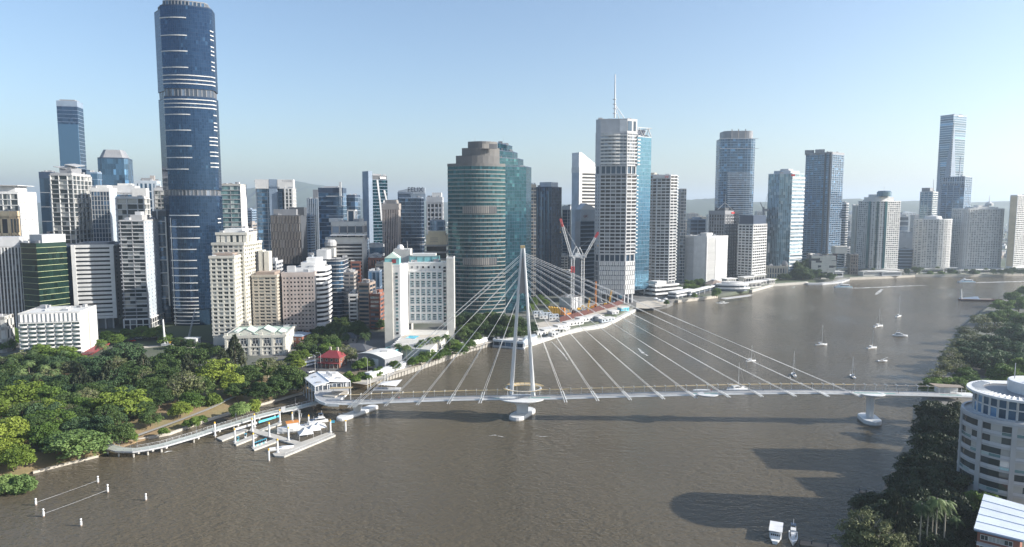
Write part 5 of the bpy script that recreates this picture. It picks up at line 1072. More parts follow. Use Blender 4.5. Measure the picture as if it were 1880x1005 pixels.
# ================================================================ footbridge
mb0 = P(958, 765); r = thing('footbridge', 'white cable-stayed footbridge with slender A-shaped mast across the river', 'bridge', (mb0.x, mb0.y, 0)); lo = Vector(r.location); BR = r
edge = [(600, 745.5), (650, 746), (713, 743), (771, 741), (827, 739), (884, 737.5), (957, 737), (1035, 736), (1093, 733.8), (1152, 732.4), (1212, 730.8), (1271, 729.2), (1331, 727.8), (1391, 726.8), (1451, 726.3), (1511, 726.6), (1571, 727.6), (1640, 729.2), (1700, 730.6), (1790, 733)]
def bY(px): return 369.5 - (px - 655) * (10.5 / 942)
DW = 3.6
near = [Q(px, py, bY(px) - DW) for px, py in edge]          # lower front edge
def deck_z(px):
    for i in range(len(edge) - 1):
        if edge[i][0] <= px <= edge[i + 1][0] or i == len(edge) - 2 or px < edge[0][0]:
            t = (px - edge[i][0]) / (edge[i + 1][0] - edge[i][0]); return near[i].z * (1 - t) + near[i + 1].z * t + 1.3
def bp(px, dy=0.0, dz=0.0):
    """place on the bridge: column px, dy metres behind the centre line, dz above the deck"""
    z = deck_z(px); Y = bY(px) + dy; x = (px - 940) / FPX * (bY(px) * CP - (z - CH) * SP)
    return Vector((x, Y, z + dz)) - lo
rings = []
for i in range(len(edge) * 3 - 2):
    k = i / 3; j = min(int(k), len(edge) - 2); px = edge[j][0] + (edge[j + 1][0] - edge[j][0]) * (k - j); c = bp(px)
    rings.append([(c.x, c.y - DW, c.z - .55), (c.x, c.y - DW + .3, c.z + .25), (c.x, c.y - DW + .5, c.z), (c.x, c.y + DW - .5, c.z), (c.x, c.y + DW - .3, c.z + .25), (c.x, c.y + DW, c.z - .55), (c.x, c.y + 1.4, c.z - 1.5), (c.x, c.y - 1.4, c.z - 1.5)])
MB().loft(rings).build('deck', 'bridgewhite', r)
top = MB(); tl = [bp(px, 0, .012) for px in [600 + 14 * i for i in range(84)]]
for a, b in zip(tl, tl[1:]): top.quad((a.x, a.y - 3.05, a.z), (b.x, b.y - 3.05, b.z), (b.x, b.y + 3.05, b.z), (a.x, a.y + 3.05, a.z))
top.build('deck_paving', 'lightgrey', r)
for a, b in ((905, 945), (970, 1010), (1272, 1315), (1562, 1640), (1722, 1762)):
    mbp = MB(); q = [bp(a + (b - a) * i / 6, 0, .02) for i in range(7)]
    for u, v in zip(q, q[1:]): mbp.quad((u.x, u.y - 2.9, u.z), (v.x, v.y - 2.9, v.z), (v.x, v.y - 1.0, v.z), (u.x, u.y - 1.0, u.z))
    mbp.build('teal_paving', 'deckteal', r)
for sgn in (-1, 1):
    rail = MB(); ps = [bp(px, sgn * 3.35, 1.35) for px in range(604, 1781, 14)]; rail.tube(ps, .045, 4); rail.tube([p - Vector((0, 0, .55)) for p in ps], .025, 4)
    for p in ps: rail.box((p.x, p.y, p.z - .65), (.07, .07, 1.3))
    rail.build('railing', 'aluminium', r)
# golden canopy along the far side: one panel per bay
pm = None; k = 0; px = 622.0; posts = MB().tube([(0, 0, 0), (0, -.15, 3.0)], [.11, .08], 5).mesh('canopy_post', 'bridgewhite'); ribm = MB().box((0, 0, 0), (.22, 3.0, .3)).mesh('canopy_rib', 'bridgewhite')
while px < 1716:
    if 921 < px < 990: px += 19.4; continue
    a, b = bp(px, 2.7, 3.3), bp(px + 19.4, 2.7, 3.3); L = (b - a).length; m = (a + b) / 2
    me = MB().add([(-L / 2 + .03, -1.35, .35), (L / 2 - .03, -1.35, .35 + (b.z - a.z)), (L / 2 - .03, 1.35, -.1 + (b.z - a.z)), (-L / 2 + .03, 1.35, -.1), (-L / 2 + .03, -1.35, .2), (L / 2 - .03, -1.35, .2 + (b.z - a.z)), (L / 2 - .03, 1.35, -.25 + (b.z - a.z)), (-L / 2 + .03, 1.35, -.25)], [(0, 1, 2, 3), (7, 6, 5, 4), (0, 4, 5, 1), (2, 6, 7, 3), (1, 5, 6, 2), (3, 7, 4, 0)]).mesh('canopy_panel', 'gold' if px < 1560 else 'bronze')
    inst('canopy_panel', me, r, (m.x, m.y, a.z)); q = bp(px, 2.5, .2); inst('canopy_post', posts, r, q); inst('canopy_rib', ribm, r, (a.x, a.y, a.z + .28)); px += 19.4
# platforms widening the deck
def disc(c, rx, ry, h, name, mat='bridgewhite', n=28, rz=0.0, taper=.7):
    MB().loft([[(c.x + x, c.y + y, c.z - h) for x, y in ellipse((0, 0), rx * taper, ry * taper, n, rz)], [(c.x + x, c.y + y, c.z - h * .3) for x, y in ellipse((0, 0), rx, ry, n, rz)], [(c.x + x, c.y + y, c.z) for x, y in ellipse((0, 0), rx, ry, n, rz)]]).build(name, mat, r)
disc(bp(958, -1.5, -.05), 12.4, 8.2, 1.6, 'mast_platform'); disc(bp(1297, -2.6, -.04), 5.6, 4.4, 1.2, 'lookout_platform'); disc(bp(1598, -2.4, -.04), 6.4, 4.6, 1.3, 'lookout_platform')
# mast: two tapering legs that meet at the top
mtop = Q(960, 456, bY(958)) - lo
for fx, fy, tx in ((-6.0, 2.4, -.6), (6.4, -2.4, .6)):
    fz = bp(958).z - 1.2; rg = []
    for i in range(7):
        t = i / 6; wx = 1.2 * (1 - t) + .6 * t; wy = 1.7 * (1 - t) + 1.2 * t; cx = fx * (1 - t) + (mtop.x + tx) * t; cy = fy * (1 - t); cz = fz + (mtop.z - fz) * t
        rg.append([(cx + a * wx, cy + b * wy, cz) for a, b in ((-1, -.4), (-.45, -1), (.45, -1), (1, -.4), (1, .4), (.45, 1), (-.45, 1), (-1, .4))])
    MB().loft(rg).build('mast_leg', 'bridgewhite', r)
za, zb = Q(959, 541, bY(958)).z, Q(959, 474, bY(958)).z
def lx(z, s):
    t = (z - bp(958).z + 1.2) / (mtop.z - bp(958).z + 1.2); return (-6.0 if s < 0 else 6.4) * (1 - t) + (mtop.x + s * .6) * t
MB().add([(lx(za, -1), -.5, za), (lx(za, 1), -.5, za), (lx(zb, 1), -.3, zb), (lx(zb, -1), -.3, zb), (lx(za, -1), .5, za), (lx(za, 1), .5, za), (lx(zb, 1), .3, zb), (lx(zb, -1), .3, zb)], [(0, 1, 2, 3), (7, 6, 5, 4), (0, 4, 5, 1), (2, 6, 7, 3)]).build('mast_infill', 'taupe', r)
bx('mast_cap', r, (mtop.x, 0, mtop.z + .5), (2.5, 2.4, 1.4), 'gold')
# ring canopy with petals round the mast foot
cz = bp(958).z + 4.2; inst('canopy_ring', ringmesh(ellipse((1, -1.5), 9.6, 7.6, 30), [.35] * 30, .45, 'bridgewhite', -.35), r, (0, 0, cz - .1))
for i in range(26):
    if i % 13 in (5, 6, 7): continue
    a0, a1 = 2 * math.pi * (i + .06) / 26 - math.pi * .52, 2 * math.pi * (i + .94) / 26 - math.pi * .52
    v = [(1 + k * math.cos(a) * 10.2, -1.5 + k * math.sin(a) * 8.2, cz + z) for a in (a0, a1) for k, z in ((.80, .0), (1.16, .75))]
    MB().add(v + [(x, y, z - .2) for x, y, z in v], [(0, 1, 3, 2), (6, 7, 5, 4), (1, 5, 7, 3), (0, 2, 6, 4), (0, 4, 5, 1), (2, 3, 7, 6)]).build('canopy_petal', 'gold', r)
for i in range(8): a = 2 * math.pi * (i + .5) / 8; MB().tube([(1 + 9.4 * math.cos(a), -1.5 + 7.4 * math.sin(a), bp(958).z), (1 + 9.7 * math.cos(a), -1.5 + 7.7 * math.sin(a), cz)], .1, 5).build('ring_post', 'bridgewhite', r)
# piers and pile caps
def capsule(c, L, w, h, rz, name='pile_cap', n=8):
    ca, sa = math.cos(rz), math.sin(rz); pts = []
    for s in (1, -1):
        for i in range(n + 1):
            a = -math.pi / 2 + math.pi * i / n; x, y = s * (L / 2 - w / 2 + w / 2 * math.cos(a)), s * w / 2 * math.sin(a); pts.append((c.x + x * ca - y * sa, c.y + x * sa + y * ca))
    rg = [[(x, y, -1) for x, y in pts], [(x, y, h - .25) for x, y in pts], [(c.x + (x - c.x) * .96, c.y + (y - c.y) * .96, h) for x, y in pts]]
    MB().loft(rg).build(name, 'bridgewhite', r); MB().prism([(c.x + (x - c.x) * 1.012, c.y + (y - c.y) * 1.012) for x, y in pts], -.9, .55).build('tide_stain', 'stonegrey', r)
pc = P(959, 764) - lo; capsule(pc, 22, 8.5, 2.3, R(62)); dz = bp(958).z - 1.6
MB().loft([[(pc.x + a * 3.2, pc.y + b * 2.2, 2.2) for a, b in ((-1, -1), (1, -1), (1, 1), (-1, 1))], [(pc.x + a * 3.2, pc.y + b * 2.2, dz * .6) for a, b in ((-1, -1), (1, -1), (1, 1), (-1, 1))], [(pc.x + a * 7.2, pc.y + b * 3, dz + .3) for a, b in ((-1, -1), (1, -1), (1, 1), (-1, 1))]]).build('mast_pier', 'bridgewhite', r)
pl = P(657, 761) - lo; capsule(pl, 30, 6, 1.9, R(58)); pt = bp(657)
MB().loft([[(pl.x + a * 1.5, pl.y + b * 2.5, 1.8) for a, b in ((-1, -1), (1, -1), (1, 1), (-1, 1))], [(pt.x + a * 2.4, pt.y + b * 2.5, pt.z - 1.3) for a, b in ((-1, -1), (1, -1), (1, 1), (-1, 1))]]).build('pier', 'bridgewhite', r)
pr = P(1596, 774) - lo; capsule(pr, 17, 9.5, 2.4, R(80)); pt = bp(1597)
MB().loft([[(pr.x + a * 1.6, pr.y + b * 2.2, 2.3) for a, b in ((-1, -.5), (-.5, -1), (.5, -1), (1, -.5), (1, .5), (.5, 1), (-.5, 1), (-1, .5))], [(pt.x + a * 1.7, pt.y - 1 + b * 2.2, pt.z - 1.2) for a, b in ((-1, -.5), (-.5, -1), (.5, -1), (1, -.5), (1, .5), (.5, 1), (-.5, 1), (-1, .5))]]).build('pier', 'bridgewhite', r)
# stay cables
la = [(647, 469), (656, 477), (713, 492), (771, 508), (827, 527), (884, 551)]
ra = [(1571, 466), (1511, 471), (1451, 477), (1391, 484), (1331, 493), (1271, 502), (1212, 513), (1152, 525), (1093, 538), (1035, 552)]
for anc, s in ((la, -1), (ra, 1)):
    for px, py in anc:
        zt = Q(960, py, bY(958)).z
        for o in (0, 1):
            a = bp(px, -DW - .15, -1.4); b = Vector((lx(zt, s) + s * .7 * .6 + .0, -.9 if s < 0 else -1.0, zt)); dv = (a - b).normalized()
            off = Vector((s * 1.15 * o, 0, 0)); bo = Vector((0, .3 * o, -.9 * o))
            MB().tube([a + off, b + bo], .105, 5).build('stay_cable', 'purewhite', r)
            MB().tube([a + off + dv * .8, a + off - dv * 5.5], .3, 6).build('anchor_tube', 'bridgewhite', r)
# left landing: rounded platform
lp = [(P(600, 738, 10.2)), ]
pts = [Q(580, 716, 398), Q(577, 728, 386), Q(580, 737, 377), Q(588, 743, 371), Q(602, 746, 366.5), Q(622, 746.5, 366), Q(624, 741, 374)]
zdk = bp(620).z
poly = [(p.x - lo.x, p.y - lo.y) for p in pts] + [(Q(640, 716, 392).x - lo.x, 392 - lo.y), (Q(640, 700, 420).x - lo.x, 420 - lo.y), (Q(585, 700, 420).x - lo.x, 420 - lo.y)]
MB().prism(poly, zdk - 1.6, zdk - .03, True, True).build('landing_platform', 'bridgewhite', r)
MB().add([(x * .985 + poly[5][0] * .015, y * .985 + poly[8][1] * .015, zdk) for x, y in poly], [tuple(range(len(poly)))]).build('landing_paving', 'lightgrey', r)
cp = P(608, 742) - lo; capsule(cp, 9, 4, 1.4, R(10)); MB().tube([(cp.x, cp.y, 1), (cp.x, cp.y + 2, zdk - 1)], 1.2, 10).build('pier', 'bridgewhite', r)
for px, py, w_, d_, rz in ((622, 722, 9, 6, .3), (606, 728, 8, 5, -.3)):
    c = P(px, py, zdk + .5 + lo.z) - lo; bx('seating_terrace', r, (c.x, c.y + 2, zdk + .35), (w_, d_, .7), 'paving', rz)
c = Q(628, 716, 386) - lo; MB().add([(c.x - 7, c.y - 3, zdk + 3.6), (c.x + 6, c.y - 3, zdk + 4), (c.x + 6, c.y + 3, zdk + 3.4), (c.x - 7, c.y + 3, zdk + 3.2)], [(0, 1, 2, 3)]).build('landing_canopy', 'gold', r)
for s in (-5, 5): MB().tube([(c.x + s, c.y, zdk), (c.x + s, c.y, zdk + 3.5)], .12, 5).build('canopy_post', 'bridgewhite', r)
# station canopy at the far end
c = bp(1748, 2.2, 3.6)
MB().add([(c.x - 7, c.y - 1, c.z), (c.x + 7, c.y - 1, c.z - .2), (c.x + 8, c.y + 4, c.z - .2), (c.x - 9, c.y + 4, c.z + .9), (c.x - 7, c.y - 1, c.z - .3), (c.x + 7, c.y - 1, c.z - .5), (c.x + 8, c.y + 4, c.z - .5), (c.x - 9, c.y + 4, c.z + .6)], [(0, 1, 2, 3), (7, 6, 5, 4), (0, 4, 5, 1), (1, 5, 6, 2), (2, 6, 7, 3), (3, 7, 4, 0)]).build('end_canopy', 'bronze', r)
for i in range(5): MB().tube([(c.x - 6 + 3 * i, c.y - .6, c.z - 3.5), (c.x - 6 + 3 * i, c.y - .6, c.z - .1)], .15, 5).build('canopy_post', 'bridgewhite', r)
bx('end_kiosk', r, (c.x, c.y + 3, c.z - 2.4), (11, 3, 2.2), 'bridgewhite')
disc(bp(1352, 4.5, -.04), 4, 2.2, 1.0, 'lookout_platform'); disc(bp(1293, 4.6, .02), 5, 2.4, 1.0, 'lookout_platform')
# people crossing the bridge
def person_mesh():
    bm = bmesh.new()
    def ringv(c, rx, ry, n=8): return [bm.verts.new((c[0] + rx * math.cos(2 * math.pi * k / n), c[1] + ry * math.sin(2 * math.pi * k / n), c[2])) for k in range(n)]
    def skin(rings, m):
        for a, b in zip(rings, rings[1:]):
            for i in range(8):
                f = bm.faces.new((a[i], a[(i + 1) % 8], b[(i + 1) % 8], b[i])); f.material_index = m
        return rings
    for s, st in ((-1, .16), (1, -.16)):
        g = skin([ringv((s * .09, st, 0), .06, .12), ringv((s * .09, st * .9, .08), .055, .07), ringv((s * .095, st * .4, .48), .065, .075), ringv((s * .09, 0, .85), .095, .1)], 0)
        a = skin([ringv((s * .3, -st * .8, .78), .03, .04), ringv((s * .27, -st * .3, 1.08), .04, .045), ringv((s * .21, 0, 1.42), .06, .06)], 1)
    skin([ringv((0, 0, .80), .17, .12), ringv((0, 0, 1.0), .15, .11), ringv((0, 0, 1.3), .2, .12), ringv((0, 0, 1.45), .17, .1), ringv((0, 0, 1.5), .06, .06)], 1)
    t = skin([ringv((0, 0, 1.48), .055, .055), ringv((0, .02, 1.56), .075, .085), ringv((0, .02, 1.66), .085, .1), ringv((0, 0, 1.74), .06, .07)], 2); bm.faces.new(t[-1]).material_index = 3
    me = bpy.data.meshes.new('person'); bm.to_mesh(me); bm.free()
    for k in ('cloth', 'navy', 'skin', 'black'): me.materials.append(M(k))
    return me
pme = person_mesh(); pme2 = pme.copy(); pme2.materials[1] = M('white'); pme3 = pme.copy(); pme3.materials[1] = M('red')
wh = ['near the landing', 'beside the first pier', 'under the outer cables', 'nearing the mast', 'just past the mast', 'below the third cable pair', 'midway along the long span', 'by the lookout platform', 'near the moored catamaran', 'under the last cable', 'near the far pier']
for i, (px, dy) in enumerate(((626, 0), (680, -.5), (703, 1), (732, .8), (1100, .3), (1160, 1), (1204, .4), (1307, 1.4), (1402, .9), (1570, .8), (1648, -.8))):
    o = inst('person', (pme, pme2, pme, pme3)[i % 4], None, bp(px, dy) + lo, 1.57 if i % 2 else -1.57); tag(o, 'person in %s top walking on the footbridge %s' % (('dark', 'white', 'dark', 'red')[i % 4], wh[i]), 'person', 'people walking on the footbridge')
# ================================================================ riverside boardwalk and park edge
def strip_thing(pts, w, z, th, mat):
    """loft box along world points"""
    L = offset_line(pts, [w / 2] * len(pts)); Rr = offset_line(pts, [-w / 2] * len(pts))
    return MB().loft([[(b.x, b.y, z - th), (b.x, b.y, z), (a.x, a.y, z), (a.x, a.y, z - th)] for a, b in zip(L, Rr)])
wpx = [(188, 812), (200, 820), (220, 825), (247, 826), (273, 822), (298, 817), (357, 800), (396, 787), (430, 777), (469, 765), (505, 756), (540, 749), (584, 738), (610, 730)]
wp = [P(a, b, 3.0) for a, b in wpx]
r = thing('boardwalk', 'curved pale green boardwalk on piles along the park edge', 'walkway', (wp[5].x, wp[5].y, 0)); lo = Vector(r.location); wl = [p - lo for p in wp]
strip_thing(wl, 5.2, 3.0, .7, 'lightgrey').build('deck', 'palegrey', r); strip_thing(wl, 4.4, 3.03, .02, 'x').build('deck_surface', 'decking', r)
for sg in (-1, 1):
    ed = offset_line(wl, [sg * 2.5] * len(wl)); fine = []
    for a, b in zip(ed, ed[1:]):
        n_ = max(1, int((b - a).length / 3)); fine += [a.lerp(b, i / n_) for i in range(n_)]
    rm = MB(); rm.tube([p + Vector((0, 0, 1.2)) for p in fine], .05, 4); rm.tube([p + Vector((0, 0, .6)) for p in fine], .03, 4)
    for p in fine: rm.box((p.x, p.y, p.z + .6), (.08, .08, 1.2))
    rm.build('railing', 'aluminium', r)
for i in range(1, 12):
    a = wl[i]; bx('crossbeam', r, (a.x, a.y, 1.9), (1.0, 5.6, .8), 'concrete', 1.2); MB().tube([(a.x + .3, a.y - 1.6, -1), (a.x + .3, a.y - 1.6, 1.6)], .45, 8).build('pile', 'concrete', r)
for i in (3, 6, 8, 11): a = wl[i]; MB().tube([(a.x, a.y + 2.4, 3), (a.x, a.y + 2.4, 8)], [.09, .06], 5).build('lamp_post', 'midgrey', r)
a, b = P(475, 777, 3.2), P(512, 766, 3.2); dv = b - a; bx('banner', r, (*((a + b) / 2 - lo).to_2d(), 3.7), (dv.length, .15, 1.1), 'skyblue', math.atan2(dv.y, dv.x)); a, b = P(432, 790, 3.2), P(472, 778, 3.2); dv = b - a; bx('banner', r, (*((a + b) / 2 - lo).to_2d(), 3.6), (dv.length, .15, 1.2), 'palegrey', math.atan2(dv.y, dv.x))
o = MB().box((0, 0, 1.6), (.5, .12, 3.2)); bx('info_board', r, P(520, 752, 4.4) - lo, (2.2, .2, 2.8), 'palegrey', .5)
# lawn paths and kerb
k = [P(a, b, .9) for a, b in ((60, 866), (110, 853), (180, 836))]
o = strip_thing(k, 1.2, .95, 1.6, 'x').build('kerb', 'paving'); struct(o)
k = [P(a, b, 1.2) for a, b in ((240, 808), (310, 795), (380, 770), (450, 749), (520, 730), (556, 720))]
o = strip_thing(k, 1.3, 1.25, 1.6, 'x').build('kerb', 'paving'); struct(o)
o = strip_thing([P(a, b, 4.05) for a, b in ((401, 742), (412, 736), (424, 731), (432, 728))], 2.2, 4.06, .1, 'x').build('path', 'offwhite'); struct(o)
o = strip_thing([P(a, b, 4.02) for a, b in ((250, 800), (320, 775), (380, 752), (404, 741))], 2.0, 4.03, .1, 'x').build('path', 'stonegrey'); struct(o)
# ================================================================ marina
def pontoon(label, quad_px, z=.75):
    pts = [P(a, b, z) for a, b in quad_px]; c = sum(pts, Vector()) / len(pts); rr = thing('pontoon', label, 'pontoon', (c.x, c.y, 0), 0, 'marina pontoons'); q = [((p - c).x, (p - c).y) for p in pts]
    ar = sum(q[i][0] * q[(i + 1) % len(q)][1] - q[(i + 1) % len(q)][0] * q[i][1] for i in range(len(q)))
    if ar < 0: q.reverse()
    MB().prism(q, -.4, z - .1).build('float', 'concrete', rr); MB().prism(offp(q, [.12] * len(q)), z - .1, z + .05).build('timber_edge', 'offwhite', rr)
    MB().add([(*p, z + .06) for p in offp(q, [-.25] * len(q))], [tuple(range(len(q)))]).build('decking', 'concrete', rr); return rr
pr = pontoon('long outer pontoon with railing and white tents', [(501, 833), (505, 837), (522, 838), (616, 799), (603, 794), (545, 815)])
lo = Vector(pr.location); rm = MB(); ps = [P(a, b, .8) - lo for a, b in ((524, 836), (550, 825), (575, 815), (600, 804.5), (614, 798.8))]; rm.tube([p + Vector((0, 0, 1)) for p in ps], .05, 4)
for a, b in zip(ps, ps[1:]):
    for i in range(5): q = a.lerp(b, i / 5); rm.box((q.x, q.y, q.z + .5), (.07, .07, 1))
rm.build('railing', 'purewhite', pr)
pontoon('central spine pontoon leading from the boardwalk ramp', [(458, 791), (462, 785), (474, 789), (552, 812), (545, 817), (470, 796)])
pontoon('landing pontoon at the foot of the boardwalk ramp', [(398, 804), (408, 809), (456, 790), (446, 787)])
pontoon('finger pontoon carrying parked jet skis beside the boardwalk', [(430, 814), (434, 817), (474, 801), (468, 797)])
pontoon('finger pontoon with a row of jet skis and blue edge', [(463, 823), (467, 826), (510, 810), (503, 806)])
pontoon('thin pontoon walkway beneath the blue banner', [(474, 790), (478, 792), (517, 778), (513, 775)])
br = [(395, 775, 803, 'at the landing pontoon tip'), (431.7, 787, 815, 'at the tip of the first jet ski finger'), (463.4, 768, 795, 'beside the spine pontoon root'), (465.6, 795, 824, 'at the tip of the second jet ski finger'), (467.6, 760, 787, 'against the boardwalk ramp'), (494.7, 776, 805, 'halfway along the spine pontoon'),
      (514, 752, 778, 'at the banner end of the boardwalk'), (510, 806, 834, 'at the outer pontoon corner by the speedboat'), (530, 784, 812, 'where the spine meets the outer pontoon'), (537, 757, 785, 'beside the trawler bow'), (567, 762, 784, 'behind the white tents'), (607, 771, 797, 'with small blue flag at the outer pontoon end'), (494, 824, 847, 'standing free in open water near the speedboat'), (634.7, 771, 793, 'standing free near the bridge pier')]
for px, y0, y1, wh_ in br:
    b = P(px, y1); h = Q(px, y0, b.y).z; rr = thing('mooring_pile', 'tall white mooring pile with yellow cap ' + wh_, 'pile', (b.x, b.y, 0), 0, 'marina mooring piles')
    MB().tube([(0, 0, -1), (0, 0, h - .8)], .42, 10).build('shaft', 'purewhite', rr); MB().lathe([(.44, h - .8), (.44, h - .3), (.15, h + .1), (0, h + .12)], 10).build('cap', 'yellow', rr); MB().lathe([(.43, -.5), (.43, .5), (.42, .5)], 10).build('tide_mark', 'brown', rr)
    MB().lathe([(.9, .85), (.9, 1.15), (.45, 1.15)], 10).build('collar', 'palegrey', rr) if 'free' not in wh_ else None
    if 'flag' in wh_: bx('flag', rr, (1.3, 0, h - 1), (1.8, .1, 1.3), 'skyblue')
for i, (px, py, wh_) in enumerate(((586, 792, 'nearest the blue flag pile'), (575, 797, 'in the middle of the three'), (561, 804, 'beside the speedboat berth'))):
    b = P(px, py, .82); rr = thing('marquee_tent', 'white peaked marquee tent on the outer pontoon ' + wh_.replace('nearest', 'next to'), 'tent', b, R(25), 'marquee tents')
    s = 3.5
    MB().loft([[(x * s, y * s, 2.6) for x, y in ((-1, -1), (1, -1), (1, 1), (-1, 1))], [(x * s * .55, y * s * .55, 3.5) for x, y in ((-1, -1), (1, -1), (1, 1), (-1, 1))], [(x * s * .2, y * s * .2, 4.6) for x, y in ((-1, -1), (1, -1), (1, 1), (-1, 1))], [(x * .05, y * .05, 5.6) for x, y in ((-1, -1), (1, -1), (1, 1), (-1, 1))]]).build('canopy', 'purewhite', rr)
    for x in (-1, 1):
        for y in (-1, 1): MB().tube([(x * s * .97, y * s * .97, 0), (x * s * .97, y * s * .97, 2.6)], .06, 5).build('leg', 'purewhite', rr)
# ---------------------------------------------------------------- boats
def hull_rings(L, B, H, n=9, stern=.8, bow=.02, dr=-.35):
    rg = []
    for i in range(n):
        t = i / (n - 1); x = -L / 2 + L * t; w = B / 2 * (stern + (1 - stern) * math.sin(math.pi * min(1, t * 1.3) * .5)) * (1 - max(0, (t - .5) / .5) ** 2.2 * (1 - bow)); sh = H * (1 + .28 * max(0, t - .4) ** 1.5 / .46)
        rg.append([(x, -w, sh), (x, -w * .86, sh * .35), (x, -w * .45, dr), (x, w * .45, dr), (x, w * .86, sh * .35), (x, w, sh)])
    return rg
def boat(kind, name, label, px, py, rz, L, group='boats moored on the river', mast_py=None):
    b = P(px, py); r = thing(name, label, 'boat', (b.x, b.y, 0), rz, group); B = L * .3; H = L * .085
    if kind == 'yacht':
        B = L * .29; H = L * .09; MB().loft(hull_rings(L, B, H, stern=.7)).build('hull', 'hullwhite', r)
        MB().loft([[(x, -w, H * 1.02), (x, w, H * 1.02), (x, w * .7, H * 1.02 + h), (x, -w * .7, H * 1.02 + h)] for x, w, h in ((-L * .18, B * .28, .1), (-L * .15, B * .3, .75), (L * .1, B * .26, .65), (L * .22, B * .12, .1))]).build('cabin', 'purewhite', r)
        for s in (-1, 1): bx('cabin_window', r, (-L * .02, s * B * .262, H * 1.02 + .38), (L * .2, .08, .3), 'g_dark')
        bx('cockpit', r, (-L * .32, 0, H * 1.0), (L * .2, B * .42, .12), 'timber')
        h = Q(px, mast_py, b.y).z if mast_py else L * 1.25
        MB().tube([(L * .05, 0, H), (L * .05, 0, h)], [.11, .06], 6).build('mast', 'aluminium', r); MB().tube([(L * .05, 0, H + 1.7), (-L * .33, 0, H + 1.6)], .22, 6).build('boom_with_furled_sail', 'palegrey', r)
        MB().tube([(L * .48, 0, H * 1.25), (L * .05, 0, h * .96)], .03, 4).build('forestay', 'aluminium', r); MB().tube([(-L * .49, 0, H), (L * .05, 0, h * .98)], .03, 4).build('backstay', 'aluminium', r); MB().tube([(L * .05, -.9, h * .6), (L * .05, .9, h * .6)], .04, 4).build('spreader', 'aluminium', r)
        bx('spray_hood', r, (-L * .2, 0, H + 1.0), (L * .1, B * .5, .7), 'bluegrey')
    elif kind == 'motor':
        MB().loft(hull_rings(L, B * 1.05, H * 1.25, stern=.92)).build('hull', 'hullwhite', r); H *= 1.25
        MB().loft([[(x, -w, H), (x, w, H), (x, w * .8, H + h), (x, -w * .8, H + h)] for x, w, h in ((-L * .36, B * .38, 1.5), (-L * .1, B * .4, 1.8), (L * .12, B * .34, 1.5), (L * .27, B * .2, .15))]).build('cabin', 'purewhite', r)
        MB().loft([[(x, -w, H + .75), (x, w, H + .75), (x, w * .9, H + h), (x, -w * .9, H + h)] for x, w, h in ((-L * .34, B * .4, 1.35), (-L * .1, B * .42, 1.4), (L * .12, B * .36, 1.3), (L * .17, B * .3, .8))]).build('wrap_window', 'g_dark', r)
        bx('flybridge', r, (-L * .16, 0, H + 2.0), (L * .26, B * .62, .55), 'purewhite'); bx('flybridge_roof', r, (-L * .16, 0, H + 3.9), (L * .22, B * .6, .14), 'navy')
        for x in (-.26, -.07):
            for s in (-1, 1): MB().tube([(L * x, s * B * .27, H + 2), (L * x, s * B * .27, H + 3.9)], .05, 4).build('roof_post', 'aluminium', r)
        MB().tube([(-L * .2, 0, H + 3.9), (-L * .22, 0, H + 5.6)], .06, 4).build('antenna', 'aluminium', r); bx('swim_deck', r, (-L * .52, 0, .35), (L * .07, B * .8, .12), 'timber')
    elif kind == 'cat':
        for s in (-1, 1): MB().loft([[(x, y + s * B * .55, z) for x, y, z in g] for g in hull_rings(L, B * .42, H * 1.1, stern=.75)]).build('hull', 'hullwhite', r)
        bx('bridge_deck', r, (-L * .08, 0, H * 1.0), (L * .72, B * 1.2, .5), 'hullwhite')
        MB().loft([[(x, -w, H + .2), (x, w, H + .2), (x, w * .85, H + h), (x, -w * .85, H + h)] for x, w, h in ((-L * .3, B * .5, 1.7), (0, B * .52, 1.9), (L * .16, B * .44, 1.2), (L * .24, B * .36, .3))]).build('cabin', 'purewhite', r)
        MB().loft([[(x, -w, H + .9), (x, w, H + .9), (x, w * .95, H + h), (x, -w * .95, H + h)] for x, w, h in ((-L * .2, B * .51, 1.5), (0, B * .525, 1.55), (L * .15, B * .46, 1.3), (L * .185, B * .42, .95))]).build('wrap_window', 'g_dark', r)
        if mast_py: h = Q(px, mast_py, b.y).z; MB().tube([(L * .05, 0, H), (L * .05, 0, h)], [.14, .07], 6).build('mast', 'aluminium', r); MB().tube([(L * .05, 0, H + 2.6), (-L * .35, 0, H + 2.5)], .25, 6).build('boom_with_furled_sail', 'palegrey', r); MB().tube([(L * .45, 0, H), (L * .05, 0, h * .96)], .03, 4).build('forestay', 'aluminium', r); bx('bimini', r, (-L * .32, 0, H + 2.6), (L * .2, B, .12), 'palegrey')
    elif kind == 'ferry':
        B = L * .32; H = L * .075
        for s in (-1, 1): MB().loft([[(x, y + s * B * .34, z) for x, y, z in g] for g in hull_rings(L, B * .3, H, stern=.85)]).build('hull', 'hullwhite', r)
        MB().loft([[(x, -w, H * .8), (x, w, H * .8), (x, w, H + h), (x, -w, H + h)] for x, w, h in ((-L * .48, B * .5, .4), (-L * .4, B * .5, 1.0), (L * .34, B * .48, 1.0), (L * .44, B * .3, .4))]).build('deck', 'hullwhite', r)
        MB().loft([[(x, -w, H + 1), (x, w, H + 1), (x, w * .92, H + h), (x, -w * .92, H + h)] for x, w, h in ((-L * .34, B * .42, 3.2), (L * .1, B * .44, 3.4), (L * .25, B * .4, 3.0), (L * .33, B * .3, 1.2))]).build('saloon', 'purewhite', r)
        for s in (-1, 1): bx('saloon_window', r, (-L * .03, s * B * .425, H + 2.2), (L * .52, .15, 1.1), 'g_deep')
